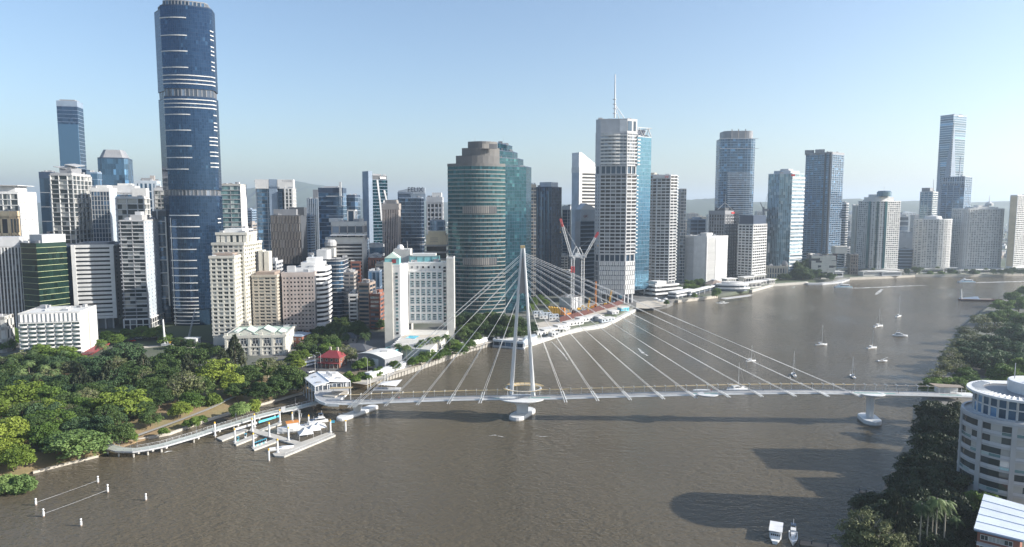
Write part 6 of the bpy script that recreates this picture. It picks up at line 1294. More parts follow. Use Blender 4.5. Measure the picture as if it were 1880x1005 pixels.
        bx('wheelhouse', r, (L * .14, 0, H + 4.3), (L * .13, B * .4, 2), 'purewhite'); bx('wheelhouse_window', r, (L * .206, 0, H + 4.5), (.1, B * .36, .9), 'g_dark'); bx('blue_stripe', r, (-L * .05, 0, H + .45), (L * .8, B * 1.004, .5), 'skyblue'); MB().tube([(L * .1, 0, H + 5), (L * .08, 0, H + 8)], .1, 5).build('radar_mast', 'aluminium', r)
    elif kind == 'small':
        MB().loft(hull_rings(L, B * 1.15, H * 1.2, stern=.85)).build('hull', 'hullwhite', r); bx('seat', r, (-L * .1, 0, H * 1.1), (L * .3, B * .7, .2), 'timber'); bx('outboard_motor', r, (-L * .53, 0, H * 1.2), (.35, .4, .9), 'black'); bx('console', r, (L * .05, 0, H * 1.2 + .3), (L * .1, B * .4, .7), 'palegrey')
    elif kind == 'trawler':
        MB().loft(hull_rings(L, B, H * 1.5, stern=.8)).build('hull', 'hullwhite', r); H *= 1.5; bx('wheelhouse', r, (L * .12, 0, H + 1.3), (L * .28, B * .62, 2.8), 'purewhite'); bx('wheelhouse_roof', r, (L * .12, 0, H + 2.85), (L * .32, B * .7, .25), 'orange'); bx('wheelhouse_window', r, (L * .265, 0, H + 1.9), (.1, B * .55, .8), 'g_dark')
        for x in (-.05, .1): MB().tube([(L * x, 0, H), (L * x, 0, H + 9)], [.22, .12], 6).build('mast', 'purewhite', r)
        for s in (-1, 1): MB().tube([(-L * .05, 0, H + 1), (-L * .1, s * 3.2, H + 7.5)], .12, 5).build('outrigger_boom', 'purewhite', r); MB().tube([(L * .1, 0, H + 8.6), (-L * .1, s * 3.2, H + 7.5)], .04, 4).build('rigging', 'palegrey', r)
        bx('aft_deck', r, (-L * .3, 0, H * .95), (L * .3, B * .8, .15), 'timber'); bx('winch', r, (-L * .2, 0, H + .5), (1.2, 1.8, 1), 'midgrey')
    return r
boat('yacht', 'sailing_yacht', 'white sailing yacht with furled boom moored west of the others', 1508, 634, R(10), 10.5, mast_py=596)
boat('yacht', 'sailing_yacht', 'white yacht with tall mast and small dinghy astern', 1613, 600, R(25), 12.5, mast_py=567)
boat('yacht', 'sailing_yacht', 'ketch-like yacht with cluttered stern moored farthest upriver', 1650, 582, R(38), 12, mast_py=543)
boat('yacht', 'sailing_yacht', 'white sloop moored between the motor cruiser and the small mastless boat', 1601, 640, R(22), 10.5, mast_py=606)
boat('yacht', 'sailing_yacht', 'slender white yacht seen end-on just beyond the bridge canopy', 1565, 693, R(82), 9, mast_py=655)
boat('yacht', 'sailing_yacht', 'white yacht with thick mast behind the last bridge cables', 1457, 690, R(80), 10, mast_py=645)
boat('yacht', 'sailing_yacht', 'small dark-masted yacht behind the middle bridge cables', 1379, 664, R(20), 8.5, mast_py=634)
boat('cat', 'sailing_catamaran', 'white sailing catamaran moored right behind the bridge deck', 1354, 716, R(12), 12, mast_py=666)
boat('motor', 'motor_cruiser', 'white motor cruiser with dark flybridge roof among the yachts', 1653, 618, R(-12), 12)
r = boat('small', 'dinghy', 'small mastless white boat with tilted boom', 1620, 664, R(8), 8); MB().tube([(-2, 0, 1), (4.5, 0, 3.2)], .15, 5).build('tilted_boom', 'aluminium', r)
boat('small', 'dinghy', 'tiny white dinghy tied behind the tall-masted yacht', 1606, 602, R(15), 3.2)
boat('small', 'dinghy', 'tiny inflatable dinghy tied beside the thick-masted yacht', 1450, 694, R(60), 3.2)
boat('ferry', 'catamaran_ferry', 'white and blue catamaran ferry leaving a long wake near the carved podium', 1548, 529, R(176), 24, 'ferries under way')
boat('ferry', 'catamaran_ferry', 'white ferry throwing bright spray near the east bank', 1774, 519.5, R(176), 24, 'ferries under way')
boat('small', 'speedboat', 'little motorboat turning in white foam off the terrace restaurants', 1326, 555, R(20), 7)
boat('trawler', 'fishing_trawler', 'white fishing trawler with masts and orange roof in the marina', 546, 792, R(205), 20, 'marina boats')
boat('motor', 'motor_cruiser', 'white cruiser berthed behind the marquee tents', 566, 790, R(205), 13, 'marina boats')
boat('motor', 'motor_cruiser', 'white cruiser berthed beside the trawler stern', 583, 777, R(205), 11, 'marina boats')
boat('small', 'speedboat', 'sleek white speedboat with black outboards at the outer pontoon corner', 517, 826, R(22), 11, 'marina boats')
boat('small', 'dinghy', 'white tender with outboard beside the bridge pile cap', 629, 761, R(20), 4.5)
boat('small', 'dinghy', 'small launch moored under the bridge landing canopy', 712, 716, R(25), 6)
# jet skis
js = MB(); js.mat(0).loft([[(x * .8, y * .75, z) for x, y, z in g] for g in hull_rings(3.6, 1.3, .5)]); js.mat(1).box((-.4, 0, .75), (1.3, .45, .45)); js.mat(2).box((.45, 0, .95), (.4, .8, .25)); jm = js.mesh('jet_ski', ['purewhite', 'black', 'skyblue']); jm2 = jm.copy(); jm2.materials[0] = M('teal')
for i in range(8):
    t = i / 7; a = P(469 + 26 * t, 818 - 9.5 * t, .85) if i < 6 else P(437 + 14 * (i - 6), 808 - 6 * (i - 6), .85)
    tag(inst('jet_ski', jm if i % 2 else jm2, None, a, R(110), (1.3, 1.3, 1.3)), 'jet ski with black seat, %s on the blue-edged finger counting from its tip' % ordinal(i) if i < 6 else 'jet ski with black seat parked %s on the inner finger pontoon' % ('at the tip' if i == 6 else 'near the spine'), 'jet ski', 'jet skis on the pontoons')
# houseboats by the lower bank and their jetty
r = thing('houseboat', 'white houseboat with flat roof at the lower east jetty', 'boat', P(1424, 988), R(-114), 'boats at the lower jetty')
MB().loft(hull_rings(10, 4.0, .9, stern=.95, bow=.5)).build('hull', 'hullwhite', r); MB().loft([[(x, -w, .9), (x, w, .9), (x, w, h), (x, -w, h)] for x, w, h in ((-4.6, 1.8, 2.9), (2.2, 1.8, 3.0), (3.2, 1.6, 1.6))]).build('cabin', 'purewhite', r)
bx('roof', r, (-1.2, 0, 3.6), (8.2, 4.4, .2), 'purewhite')
for i in range(5): bx('cabin_window', r, (2.75, -1.3 + .65 * i, 2.35), (.3, .4, .55), 'g_dark')
for s in (-1, 1): bx('side_window', r, (-1.5, s * 1.81, 2.1), (5, .06, .8), 'g_dark')
for x in (-4.6, 2.4):
    for s in (-1, 1): MB().tube([(x, s * 1.9, .9), (x, s * 1.9, 3.6)], .06, 4).build('roof_post', 'purewhite', r)
b = P(1455, 999); r = boat('motor', 'motor_cruiser', 'white cruiser with dark windscreen beside the houseboat', 1456, 991, R(-112), 9.5, 'boats at the lower jetty')
def jetty(label, pxs, w, z, loc_name='jetty', mat='timber'):
    pts = [P(a, b, z) for a, b in pxs]; c = pts[0]; rr = thing(loc_name, label, 'jetty', (c.x, c.y, 0)); q = [p - Vector((c.x, c.y, 0)) for p in pts]; strip_thing(q, w, z, .35, mat).build('deck', mat, rr)
    for p in q: MB().tube([(p.x, p.y, -1), (p.x, p.y, z + 1.2)], .22, 8).build('pile', 'darkgrey', rr)
    return rr
jetty('dark jetty beside the houseboat below the east bank', [(1468, 996), (1490, 999), (1520, 1004), (1545, 1008)], 3, .9)
jetty('short dark timber jetty under the shaded bank trees', [(1578, 902), (1590, 904), (1605, 907)], 2.2, 1.6)
r = jetty('dark boathouse deck with railing under the shaded bank trees', [(1632, 905), (1640, 885), (1648, 868)], 5, 2.2, 'boat_deck')
bx('shed', r, (4, 3, 4), (4, 3, 3), 'palegrey', .3)
# channel marker posts with ropes
mk = [(66, 928, 915, 'the west end of the upper rope'), (180, 887, 874, 'the east end of the upper rope'), (80, 949, 934, 'the west end of the lower rope'), (198, 904.5, 889, 'the east end of the lower rope'), (268, 919, 906, 'open water away from the ropes'), (149, 966, 952, 'the open foreground water')]
pos = []
for px, y1, y0, wh_ in mk:
    b = P(px, y1); h = Q(px, y0, b.y).z; pos.append((b, h)); rr = thing('marker_post', 'white river marker post with ball top at ' + wh_.replace('foreground', 'near'), 'marker', (b.x, b.y, 0), 0, 'river marker posts')
    MB().lathe([(.38, -1), (.38, h * .62), (.2, h * .66), (.12, h * .7), (.12, h * .78)], 10).build('shaft', 'purewhite', rr); MB().lathe([(0, h * .74), (.3, h * .78), (.42, h * .88), (.3, h * .97), (0, h)], 10).build('ball', 'purewhite', rr, smooth=True); MB().lathe([(.4, -.5), (.4, .45), (.39, .45)], 10).build('tide_mark', 'brown', rr)
for i, (a, b) in enumerate(((0, 1), (2, 3))):
    p, q = pos[a][0] + Vector((0, 0, 1.1)), pos[b][0] + Vector((0, 0, 1.1)); o = MB().tube([p.lerp(q, t / 10) - Vector((0, 0, .12 * math.sin(math.pi * t / 10))) for t in range(11)], .045, 4).build('rope', 'palegrey'); tag(o, 'pale rope strung between the %s pair of marker posts' % ('upper', 'lower')[i], 'rope')
# wakes: churned foam on the water
m, nt, b = newmat('foam'); nt.links.new(mixc(nt, noise(nt, coords(nt), .3, 3), (.75, .76, .76), (.86, .86, .85)), b.inputs['Base Color'])
tr = N(nt, 'ShaderNodeBsdfTransparent'); mx = N(nt, 'ShaderNodeMixShader'); nt.links.new(ramp(nt, noise(nt, coords(nt, scale=(.35, 1, 1)), .55, 4, .65), [(.42, (0, 0, 0)), (.62, (1, 1, 1))]), mx.inputs[0]); nt.links.new(tr.outputs[0], mx.inputs[1]); nt.links.new(b.outputs[0], mx.inputs[2]); nt.links.new(mx.outputs[0], nt.nodes['Material Output'].inputs[0])
def wake(name, pts, ws):
    p = [P(a, b, .03) for a, b in pts]; L = offset_line(p, [w / 2 for w in ws]); Rr = offset_line(p, [-w / 2 for w in ws]); mb = MB()
    for i in range(len(p) - 1): mb.quad(Rr[i], Rr[i + 1], L[i + 1], L[i])
    return stuff(mb.build(name, 'foam'))
wake('foam', [(1556, 529.5), (1580, 529), (1620, 527.5), (1660, 525.5), (1700, 524)], [4, 7, 8, 7, 3]); wake('foam', [(1766, 519), (1790, 519), (1830, 518.2), (1880, 517), (1960, 515)], [8, 9, 9, 9, 9]); wake('foam', [(1608, 541), (1614, 536), (1620, 531)], [3, 5, 3]); wake('foam', [(1317, 557), (1326, 556.5), (1335, 555)], [8, 14, 6])
wake('foam', [(1010, 625), (1024, 639), (1035, 651), (1043, 663)], [.4, 1, 1.2, .4]); wake('foam', [(894, 801), (908, 799), (926, 803)], [.3, .9, .3]); wake('foam', [(612, 772), (622, 774), (632, 771)], [.8, 1.6, .5]); wake('foam', [(984, 800), (996, 802), (1006, 801)], [.2, .6, .2]); wake('foam', [(1172, 640), (1180, 648), (1190, 654)], [1, 2.6, 1]); wake('foam', [(300, 832), (308, 829), (318, 828)], [.5, 1.3, .4])
# sunken barge and post near the far east bank
r = thing('barge_wreck', 'rusty barge with upright white post near the east bank trees', 'barge', P(1800, 553), R(-8)); MB().loft(hull_rings(48, 9, 2.2, stern=.9, bow=.3)).build('hull', 'rust', r); bx('deck', r, (-4, 0, 2.4), (34, 6.5, .5), 'brown'); MB().loft([[(-24, -4, 1), (-24, 3, 2.4), (-2, 3, 5), (-2, -4, 2)], [(-24, -3.5, 1.3), (-24, 3.2, 2.8), (-2, 3.2, 5.4), (-2, -3.5, 2.4)]]).build('tilted_ramp', 'bluegrey', r)
MB().tube([(-22, 0, 0), (-23, 0, 14)], [1.3, .8], 6).build('post', 'palegrey', r)
# ================================================================ trees
def leafq(mb, c, nrm, s, rng, asp=.6):
    n = nrm.normalized(); a = n.orthogonal().normalized(); an = rng.uniform(0, 6.28); b = n.cross(a); u = a * math.cos(an) + b * math.sin(an); v = n.cross(u); u, v = u * s, v * s * asp
    mb.quad(c - u * .9, c - v + n * s * .12, c + u, c + v + n * s * .12)
def rdir(rng):
    while True:
        v = Vector((rng.uniform(-1, 1), rng.uniform(-1, 1), rng.uniform(-1, 1)))
        if .1 < v.length < 1: return v.normalized()
def crown_broad(seed, clumps=54, per=85, flat=.62, cr=(.17, .30), ls=.062, lo=-.15, gaps=0.0, droop=0.0):
    rng = random.Random(seed); mb = MB(); lobes = [(rdir(rng), rng.uniform(.75, 1.1)) for _ in range(7)]
    for k in range(clumps):
        d = rdir(rng); d.z = abs(d.z) * 1.0 + lo * rng.random() if rng.random() < .85 else d.z * .5; d.normalize()
        rad = 1.0
        for ld, lr in lobes: rad += max(0, d.dot(ld) - .6) * (lr - .9) * 1.6
        c = d * rng.uniform(.5, .86) * rad; c.z = c.z * .9 + .1; r_ = rng.uniform(*cr)
        for i in range(int(per * (r_ / .24) ** 1.6)):
            q = rdir(rng); q.z = abs(q.z) if rng.random() < .7 else q.z; p = c + Vector((q.x * r_ * 1.15, q.y * r_ * 1.15, q.z * r_ * flat)) * rng.uniform(.75, 1.05)
            if droop and rng.random() < droop: p.z -= rng.uniform(0, .22)
            leafq(mb, p, (q * .7 + rdir(rng) * .7 + Vector((0, 0, .35))), ls * rng.uniform(.7, 1.35), rng)
    for i in range(260):      # inner leaves that close the view through the middle
        q = rdir(rng) * rng.uniform(.1, .55); q.z = abs(q.z) * .8; leafq(mb, q, rdir(rng), ls * 2.2, rng)
    return mb
def crown_pine(seed):
    rng = random.Random(seed); mb = MB()
    for lv in range(13):
        z = lv / 13; rr = (1 - z) ** .75 * rng.uniform(.85, 1.05)
        for k in range(8):
            a = rng.uniform(0, 6.28); d = Vector((math.cos(a), math.sin(a), 0)); tip = d * rr
            mb.tube([Vector((0, 0, z)), tip * .6 + Vector((0, 0, z + .0)), tip + Vector((0, 0, z + .05))], [.015, .01, .004], 3, False)
            for i in range(26):
                t = rng.uniform(.45, 1.05); p = tip * t + Vector((0, 0, z + .03)) + rdir(rng) * .10 * rr; p.z += rng.uniform(-.01, .03); leafq(mb, p, rdir(rng) + Vector((0, 0, .6)), .05 + .045 * rr, rng, .45)
    return mb
def crown_palm(seed, n=22, droop=1.0):
    rng = random.Random(seed); mb = MB()
    for k in range(n):
        a = 2 * math.pi * k / n + rng.uniform(-.15, .15); up = rng.uniform(-.1, .95); d = Vector((math.cos(a), math.sin(a), 0)); sd = Vector((-d.y, d.x, 0)); pts = []
        for i in range(8):
            t = i / 7; pts.append(d * t * (1 - .18 * abs(up)) + Vector((0, 0, up * t * .75 - droop * t * t * (.62 + .25 * (1 - up)))))
        mb.tube(pts, [.018] * 8, 3, False)
        for i in range(1, 8):
            for j in (0, .5):
                q = pts[i].lerp(pts[min(i + 1, 7)], j); w_ = .30 * (1 - .75 * abs(i / 7 - .35)); f = (pts[i] - pts[i - 1]).normalized()
                for s in (-1, 1): mb.add([q, q + sd * s * w_ * .5 + f * .08 - Vector((0, 0, .04)), q + sd * s * w_ + f * .14 - Vector((0, 0, .16)), q + f * .09], [(0, 1, 2, 3)])
    return mb
def trunk_mesh(seed, mat, limbs=5, r0=.045, spread=.45, up=.55, lean=0.0):
    """unit height 1 trunk with limbs reaching into the crown"""
    rng = random.Random(seed); mb = MB(); f = Vector((lean, 0, .42)); mb.tube([(0, 0, -.03), (lean * .3, .01, .15), f], [r0 * 1.35, r0, r0 * .75], 7)
    for k in range(limbs):
        a = 2 * math.pi * k / limbs + rng.uniform(-.4, .4); e = f + Vector((math.cos(a) * spread * rng.uniform(.6, 1), math.sin(a) * spread * rng.uniform(.6, 1), up * rng.uniform(.6, .95))); m = f.lerp(e, .5) + Vector((0, 0, .05))
        mb.tube([f - Vector((0, 0, .03)), m, e], [r0 * .55, r0 * .38, r0 * .15], 5)
        for _ in range(2): e2 = m + Vector((rng.uniform(-.25, .25), rng.uniform(-.25, .25), rng.uniform(.08, .3))); mb.tube([m, e2], [r0 * .25, r0 * .1], 4)
    return mb.mesh('trunk', mat)
CR = {'tier': [crown_broad(s, 60, 110, .45, (.16, .27), .055, -.25, droop=.3).mesh('crown', 'leaf_bright') for s in (1, 2, 3)], 'fig': [crown_broad(s, 64, 95, .75, (.15, .27), .055).mesh('crown', 'leaf_dark') for s in (4, 5, 6)],
      'gum': [crown_broad(s, 44, 75, .7, (.11, .2), .045, -.3).mesh('crown', 'leaf_gum') for s in (7, 8, 9)], 'bush': [crown_broad(s, 26, 60, .8, (.25, .4), .1, 0).mesh('crown', 'leaf_mid') for s in (10, 11)],
      'pine': [crown_pine(s).mesh('crown', 'leaf_pine') for s in (12, 13)], 'palm': [crown_palm(s).mesh('crown', 'leaf_palm') for s in (14, 15)], 'royal': [crown_palm(16, 18, 1.25).mesh('crown', 'leaf_palm')]}
TK = {'tier': trunk_mesh(1, 'bark', 6, .04, .6, .35), 'fig': trunk_mesh(2, 'bark', 6, .045), 'gum': trunk_mesh(3, 'palebark', 6, .032, .5, .6, .05), 'bush': trunk_mesh(4, 'bark', 4, .05, .3), 'pine': MB().tube([(0, 0, -.03), (0, 0, 1)], [.035, .006], 6).mesh('trunk', 'bark'), 'palm': MB().tube([(0, 0, -.02), (.01, 0, .5), (.0, .01, 1)], [.034, .022, .018], 7).mesh('trunk', 'palmtrunk')}
TK['royal'] = TK['palm']
DESC = {('tier', 'leaf_bright'): 'bright green spreading tree', ('tier', 'leaf_mid'): 'mid green spreading tree', ('tier', 'leaf_pale'): 'pale green rounded tree', ('fig', 'leaf_dark'): 'dark leafy tree', ('fig', 'leaf_blue'): 'blue-green dense tree', ('fig', 'leaf_mid'): 'mid green rounded tree', ('gum', 'leaf_gum'): 'olive gum tree', ('gum', 'leaf_mid'): 'loose mid green tree',
        ('gum', 'leaf_dark'): 'loose dark green tree', ('fig', 'leaf_deep'): 'deep green shaded tree', ('pine', 'leaf_pine'): 'dark conifer', ('palm', 'leaf_palm'): 'feathery palm', ('royal', 'leaf_palm'): 'tall drooping palm', ('bush', 'leaf_mid'): 'small green shrub', ('bush', 'leaf_bright'): 'small bright shrub', ('bush', 'leaf_pale'): 'pale mangrove shrub', ('bush', 'leaf_dark'): 'small dark shrub', ('fig', 'leaf_bright'): 'fresh bright green tree'}
TREES = []; trng = random.Random(5)
def tree(kind, mat, px, pyt, h, rad, zone, zg=ZL, base=None):
    ang = PITCH + math.atan((pyt - 502.5) / FPX); Y = (CH - zg - h) / math.tan(ang) if base is None else base
    x = (px - 940) / FPX * (Y * CP + (CH - zg - h) * SP); TREES.append((zone, kind, mat, px, x, Y, zg, h, rad))
def grow():
    cnt = {}; tot = {}
    for t in TREES: tot[(t[0], t[1], t[2])] = tot.get((t[0], t[1], t[2]), 0) + 1
    for zone, kind, mat, px, x, Y, zg, h, rad in sorted(TREES, key=lambda t: t[3]):
        k = cnt.get((zone, kind, mat), 0); cnt[(zone, kind, mat)] = k + 1; d = DESC[(kind, mat)]
        lab = '%s %s' % (d, zone) if tot[(zone, kind, mat)] == 1 else '%s %s, %s from west' % (d, zone, ordinal(k))
        nm = {'palm': 'palm_tree', 'royal': 'palm_tree', 'pine': 'pine_tree', 'bush': 'shrub'}.get(kind, 'leafy_tree'); o = thing(nm, lab, 'shrub' if kind == 'bush' else 'tree', (x, Y, zg), trng.uniform(0, 6.28), d + 's ' + zone)
        me = trng.choice(CR[kind])
        if kind in ('palm', 'royal'): inst('trunk', TK[kind], o, scale=(h * .5, h * .5, h * .9)); c = inst('crown', me, o, (0, 0, h * .88), 0, (rad, rad, rad * .9))
        elif kind == 'pine': inst('trunk', TK[kind], o, scale=(h, h, h * .97)); c = inst('crown', me, o, (0, 0, h * .14), 0, (rad, rad, h * .86))
        else:
            ck = h * {'tier': .30, 'fig': .30, 'gum': .38, 'bush': .1}[kind]; inst('trunk', TK[kind], o, scale=(min(rad * 1.0, h * .9), min(rad, h * .9), h * .78)); c = inst('crown', me, o, (0, 0, ck), 0, (rad, rad * trng.uniform(.88, 1.1), (h - ck) * .95))
        if me.materials[0] != M(mat): c.material_slots[0].link = 'OBJECT'; c.material_slots[0].material = M(mat)
# ---- riverside park
Z = 'in the riverside park'
for a in ((38, 697, 17, 13), (-22, 722, 17, 12), (12, 762, 17, 12), (78, 728, 15, 10), (218, 711, 17, 15.5), (398, 654, 17, 14), (425, 682, 14, 9), (330, 735, 9, 6), (-5, 800, 13, 9), (28, 815, 11, 8), (180, 730, 12, 8)): tree('tier', 'leaf_bright', *a, Z)
for a in ((142, 783, 13, 14), (440, 736, 8, 6)): tree('tier', 'leaf_pale', *a, Z)
for a in ((465, 731, 6, 4), (392, 720, 7, 5)): tree('bush', 'leaf_bright', *a, Z)
for a in ((226, 628, 18, 15), (175, 650, 16, 11)): tree('fig', 'leaf_blue', *a, Z)
for a in ((324, 632, 18, 12), (295, 648, 17, 11), (355, 636, 17, 11), (528, 668, 15, 10), (545, 682, 12, 8), (250, 668, 15, 10), (305, 672, 15, 10), (370, 690, 13, 9), (275, 690, 14, 9), (165, 700, 13, 9), (455, 668, 14, 9), (120, 720, 13, 9), (95, 700, 13, 9), (75, 760, 11, 8), (290, 712, 12, 8), (330, 700, 12, 8), (110, 690, 13, 9), (20, 665, 14, 9), (60, 648, 14, 9), (435, 700, 11, 7), (505, 690, 12, 9), (260, 735, 10, 7), (275, 755, 8, 6), (140, 745, 11, 8), (88, 785, 10, 7), (475, 700, 11, 8)): tree('fig', 'leaf_dark', *a, Z)
for a in ((100, 690, 10, 8), (115, 755, 12, 10), (95, 750, 11, 9), (150, 728, 12, 9), (350, 720, 9, 7), (110, 632, 16, 12), (75, 630, 15, 10), (135, 645, 14, 9), (480, 660, 14, 9)): tree('fig', 'leaf_mid', *a, Z)
for a in ((340, 674, 20, 12), (490, 652, 17, 13), (325, 690, 16, 9), (0, 650, 14, 9), (35, 640, 14, 9)): tree('gum', 'leaf_gum', *a, Z)
for a in ((145, 668, 19, 7.5), (200, 662, 18, 9), (262, 650, 19, 8), (430, 615, 24, 8), (408, 640, 18, 7), (415, 660, 15, 6), (160, 690, 15, 7), (345, 650, 18, 8)): tree('pine', 'leaf_pine', *a, Z)
for i, a in enumerate(((52, 660, 13, 4.2), (88, 652, 14, 4.4), (36, 676, 12, 4.2), (70, 682, 12, 4.2), (98, 676, 13, 4), (20, 655, 13, 4.2), (118, 640, 15, 4.5), (60, 640, 14, 4.2), (8, 672, 12, 4), (108, 662, 12, 4), (80, 668, 11, 4), (186, 628, 13, 4.5), (130, 660, 12, 4), (498, 665, 11, 4), (468, 676, 10, 4))): tree('palm', 'leaf_palm', *a, Z)
for a in ((8, 872, 5, 5.5), (38, 870, 6, 5.5), (52, 880, 4, 4), (20, 884, 4, 4.5)): tree('bush', 'leaf_pale', *a, 'at the water by the marker posts', 1.2)
for a in ((428, 745, 4, 3), (240, 792, 4, 3), (356, 765, 4, 3.2), (344, 770, 3, 2.6), (370, 762, 3, 3), (300, 785, 3, 2.6), (465, 742, 3, 2.6)): tree('bush', 'leaf_mid', *a, 'on the dry park slope', 3)
pk = random.Random(41)
for px in range(-20, 540, 26):
    for py in (655, 680, 705, 735, 765):
        if py > 735 - px * .12 + (60 if px < 240 else 0) - (40 if px > 300 else 0): continue
        k, m_ = pk.choice([('fig', 'leaf_dark'), ('fig', 'leaf_mid'), ('fig', 'leaf_blue'), ('gum', 'leaf_gum')]); tree(k, m_, px + pk.uniform(-10, 10), py + pk.uniform(-8, 8), pk.uniform(9, 14), pk.uniform(6.5, 9), Z)
# ---- streets
Z = 'lining the office street'
for a in ((198, 606, 11, 8), (234, 602, 12, 9), (262, 598, 12, 9), (286, 598, 12, 8.5), (305, 612, 10, 7), (212, 612, 10, 7), (180, 622, 9, 7), (25, 612, 11, 8), (8, 620, 11, 8), (22, 600, 11, 7)): tree('fig', 'leaf_mid', *a, Z)
for a in ((375, 628, 10, 7), (398, 634, 9, 6), (330, 618, 10, 7), (350, 622, 9, 6), (402, 600, 9, 6)): tree('fig', 'leaf_dark', *a, Z)
Z = 'beside the street with the buses'
for a in ((553, 640, 9, 7), (538, 648, 9, 7), (548, 660, 7, 6)): tree('fig', 'leaf_bright', *a, Z)
for a in ((575, 612, 12, 9), (590, 598, 13, 9), (605, 612, 12, 9), (622, 606, 12, 9), (640, 596, 12, 9), (655, 588, 12, 9), (612, 590, 12, 8), (628, 580, 12, 8), (648, 570, 12, 8), (665, 598, 11, 8), (636, 560, 12, 8), (560, 625, 11, 8), (580, 632, 10, 7), (668, 560, 12, 7), (652, 545, 11, 7), (700, 585, 11, 6)): tree('fig', 'leaf_dark', *a, Z)
for a in ((612, 618, 13, 8), (598, 628, 11, 8), (686, 518, 13, 8), (641, 640, 10, 6), (660, 660, 8, 6), (672, 655, 9, 6)): tree('fig', 'leaf_mid', *a, Z)
for a in ((634, 628, 15, 7), (645, 636, 13, 6), (626, 640, 12, 5)): tree('gum', 'leaf_gum', *a, Z)
for a in ((665, 682, 4, 4), (690, 676, 5, 4), (700, 672, 5, 4), (640, 682, 4, 4), (655, 688, 3, 3), (676, 688, 3, 3), (712, 668, 4, 3.5), (652, 692, 3, 4)): tree('bush', 'leaf_mid', *a, 'near the white hoarding start')
Z = 'in the hotel riverside garden'
for a in ((731, 630, 13, 4.4), (746, 632, 13, 4.2), (790, 617, 15, 4.4), (803, 615, 15, 4.4), (818, 612, 15, 4.6), (775, 622, 14, 4.2), (768, 630, 12, 4), (826, 618, 13, 4), (670, 610, 12, 5)): tree('palm', 'leaf_palm', *a, Z)
for a in ((786, 640, 9, 8), (832, 622, 10, 8), (772, 652, 7, 6), (845, 632, 8, 7), (815, 638, 8, 6), (758, 655, 7, 5.5), (725, 662, 7, 5), (862, 622, 8, 6), (800, 645, 7, 6)): tree('fig', 'leaf_mid', *a, Z)
Z = 'at the foot of the round-fronted tower'
for a in ((842, 577, 15, 9), (858, 570, 17, 10), (878, 574, 17, 10), (898, 570, 17, 10), (918, 573, 17, 10), (938, 577, 16, 9), (868, 590, 14, 9), (850, 596, 13, 8), (890, 592, 14, 9), (910, 595, 13, 9), (932, 598, 12, 8), (955, 580, 15, 8), (975, 590, 12, 7), (872, 608, 10, 7), (955, 598, 11, 7)): tree('fig', 'leaf_dark' if a[0] % 3 else 'leaf_blue', *a, Z)
for a in ((978, 545, 13, 7), (990, 540, 12, 7), (972, 556, 11, 6), (1000, 548, 9, 6)): tree('fig', 'leaf_mid', *a, 'beside the construction site')
Z = 'among the waterfront terraces'
for a in ((1268, 513, 13, 9), (1285, 510, 15, 10), (1262, 520, 11, 8), (1276, 522, 10, 7), (1275, 537, 8, 4.5), (1316, 528, 12, 6), (1312, 536, 7, 4), (1224, 550, 7, 3.5), (1232, 518, 9, 6), (1245, 522, 8, 6), (1300, 522, 9, 7)): tree('fig', 'leaf_mid', *a, Z)
Z = 'along the far waterfront'
for a in ((1468, 476, 30, 15), (1482, 474, 30, 15), (1475, 488, 22, 13), (1462, 492, 18, 11), (1492, 492, 18, 12)): tree('fig', 'leaf_dark', *a, Z)
fr = random.Random(77)
for px in range(1420, 1900, 13):
    if 1575 < px < 1655 and fr.random() < .6: continue
    tree(fr.choice(['fig', 'bush', 'palm']), {'fig': 'leaf_mid'}.get('x', 'leaf_mid'), px, 0, 0, 0, Z) if False else None
    k = fr.choice(['fig', 'fig', 'bush', 'palm']); h = {'fig': fr.uniform(8, 14), 'bush': fr.uniform(4, 7), 'palm': fr.uniform(9, 13)}[k]; Yb = P(px, 506 if px > 1540 else 517, 4).y + fr.uniform(6, 40)
    tree(k, {'fig': 'leaf_dark', 'bush': 'leaf_mid', 'palm': 'leaf_palm'}[k], px + fr.uniform(-4, 4), 500, h, {'fig': fr.uniform(5, 9), 'bush': fr.uniform(4, 7), 'palm': 4}[k], Z, ZL, Yb)
for px, Y in ((1560, 1200), (1566, 1230), (1658, 1330), (1664, 1360), (1650, 1290), (1690, 1300), (1680, 1260), (1670, 1240), (1250, 1090), (1256, 1110), (1398, 1100), (1553, 1170)): tree('fig', 'leaf_dark', px, 480, fr.uniform(10, 16), fr.uniform(8, 12), 'between the far towers', ZL, Y)
# ---- east bank
Z = 'on the far east bank'
for a in ((1884, 524, 16, 12), (1862, 534, 16, 11), (1840, 548, 16, 11), (1872, 546, 16, 11), (1895, 540, 16, 12), (1850, 566, 16, 11), (1878, 572, 17, 12), (1828, 570, 15, 10)): tree('fig', 'leaf_mid', *a, Z)
for a in ((1800, 574, 15, 11), (1774, 594, 14, 10), (1812, 590, 15, 11), (1788, 606, 14, 10), (1840, 590, 15, 11), (1762, 618, 13, 9)): tree('gum', 'leaf_gum', *a, Z)
for a in ((1860, 592, 17, 12), (1885, 605, 17, 12), (1795, 622, 18, 13), (1830, 615, 19, 14), (1866, 624, 19, 14), (1845, 640, 17, 12), (1890, 640, 17, 12), (1812, 645, 16, 11), (1778, 636, 15, 10)): tree('fig', 'leaf_blue', *a, Z)
for a in ((1746, 632, 20, 9), (1736, 652, 17, 8), (1724, 672, 15, 8), (1758, 655, 16, 8)): tree('gum', 'leaf_gum', *a, 'beside the bridge end')
for a in ((1715, 695, 12, 7), (1735, 690, 12, 8), (1758, 692, 11, 8), (1785, 688, 10, 8), (1850, 668, 15, 11), (1882, 655, 15, 11), (1870, 690, 12, 9), (1820, 695, 9, 8), (1775, 672, 12, 8)): tree('fig', 'leaf_mid', *a, 'beside the bridge end')
Z = 'in the grove below the bridge end'
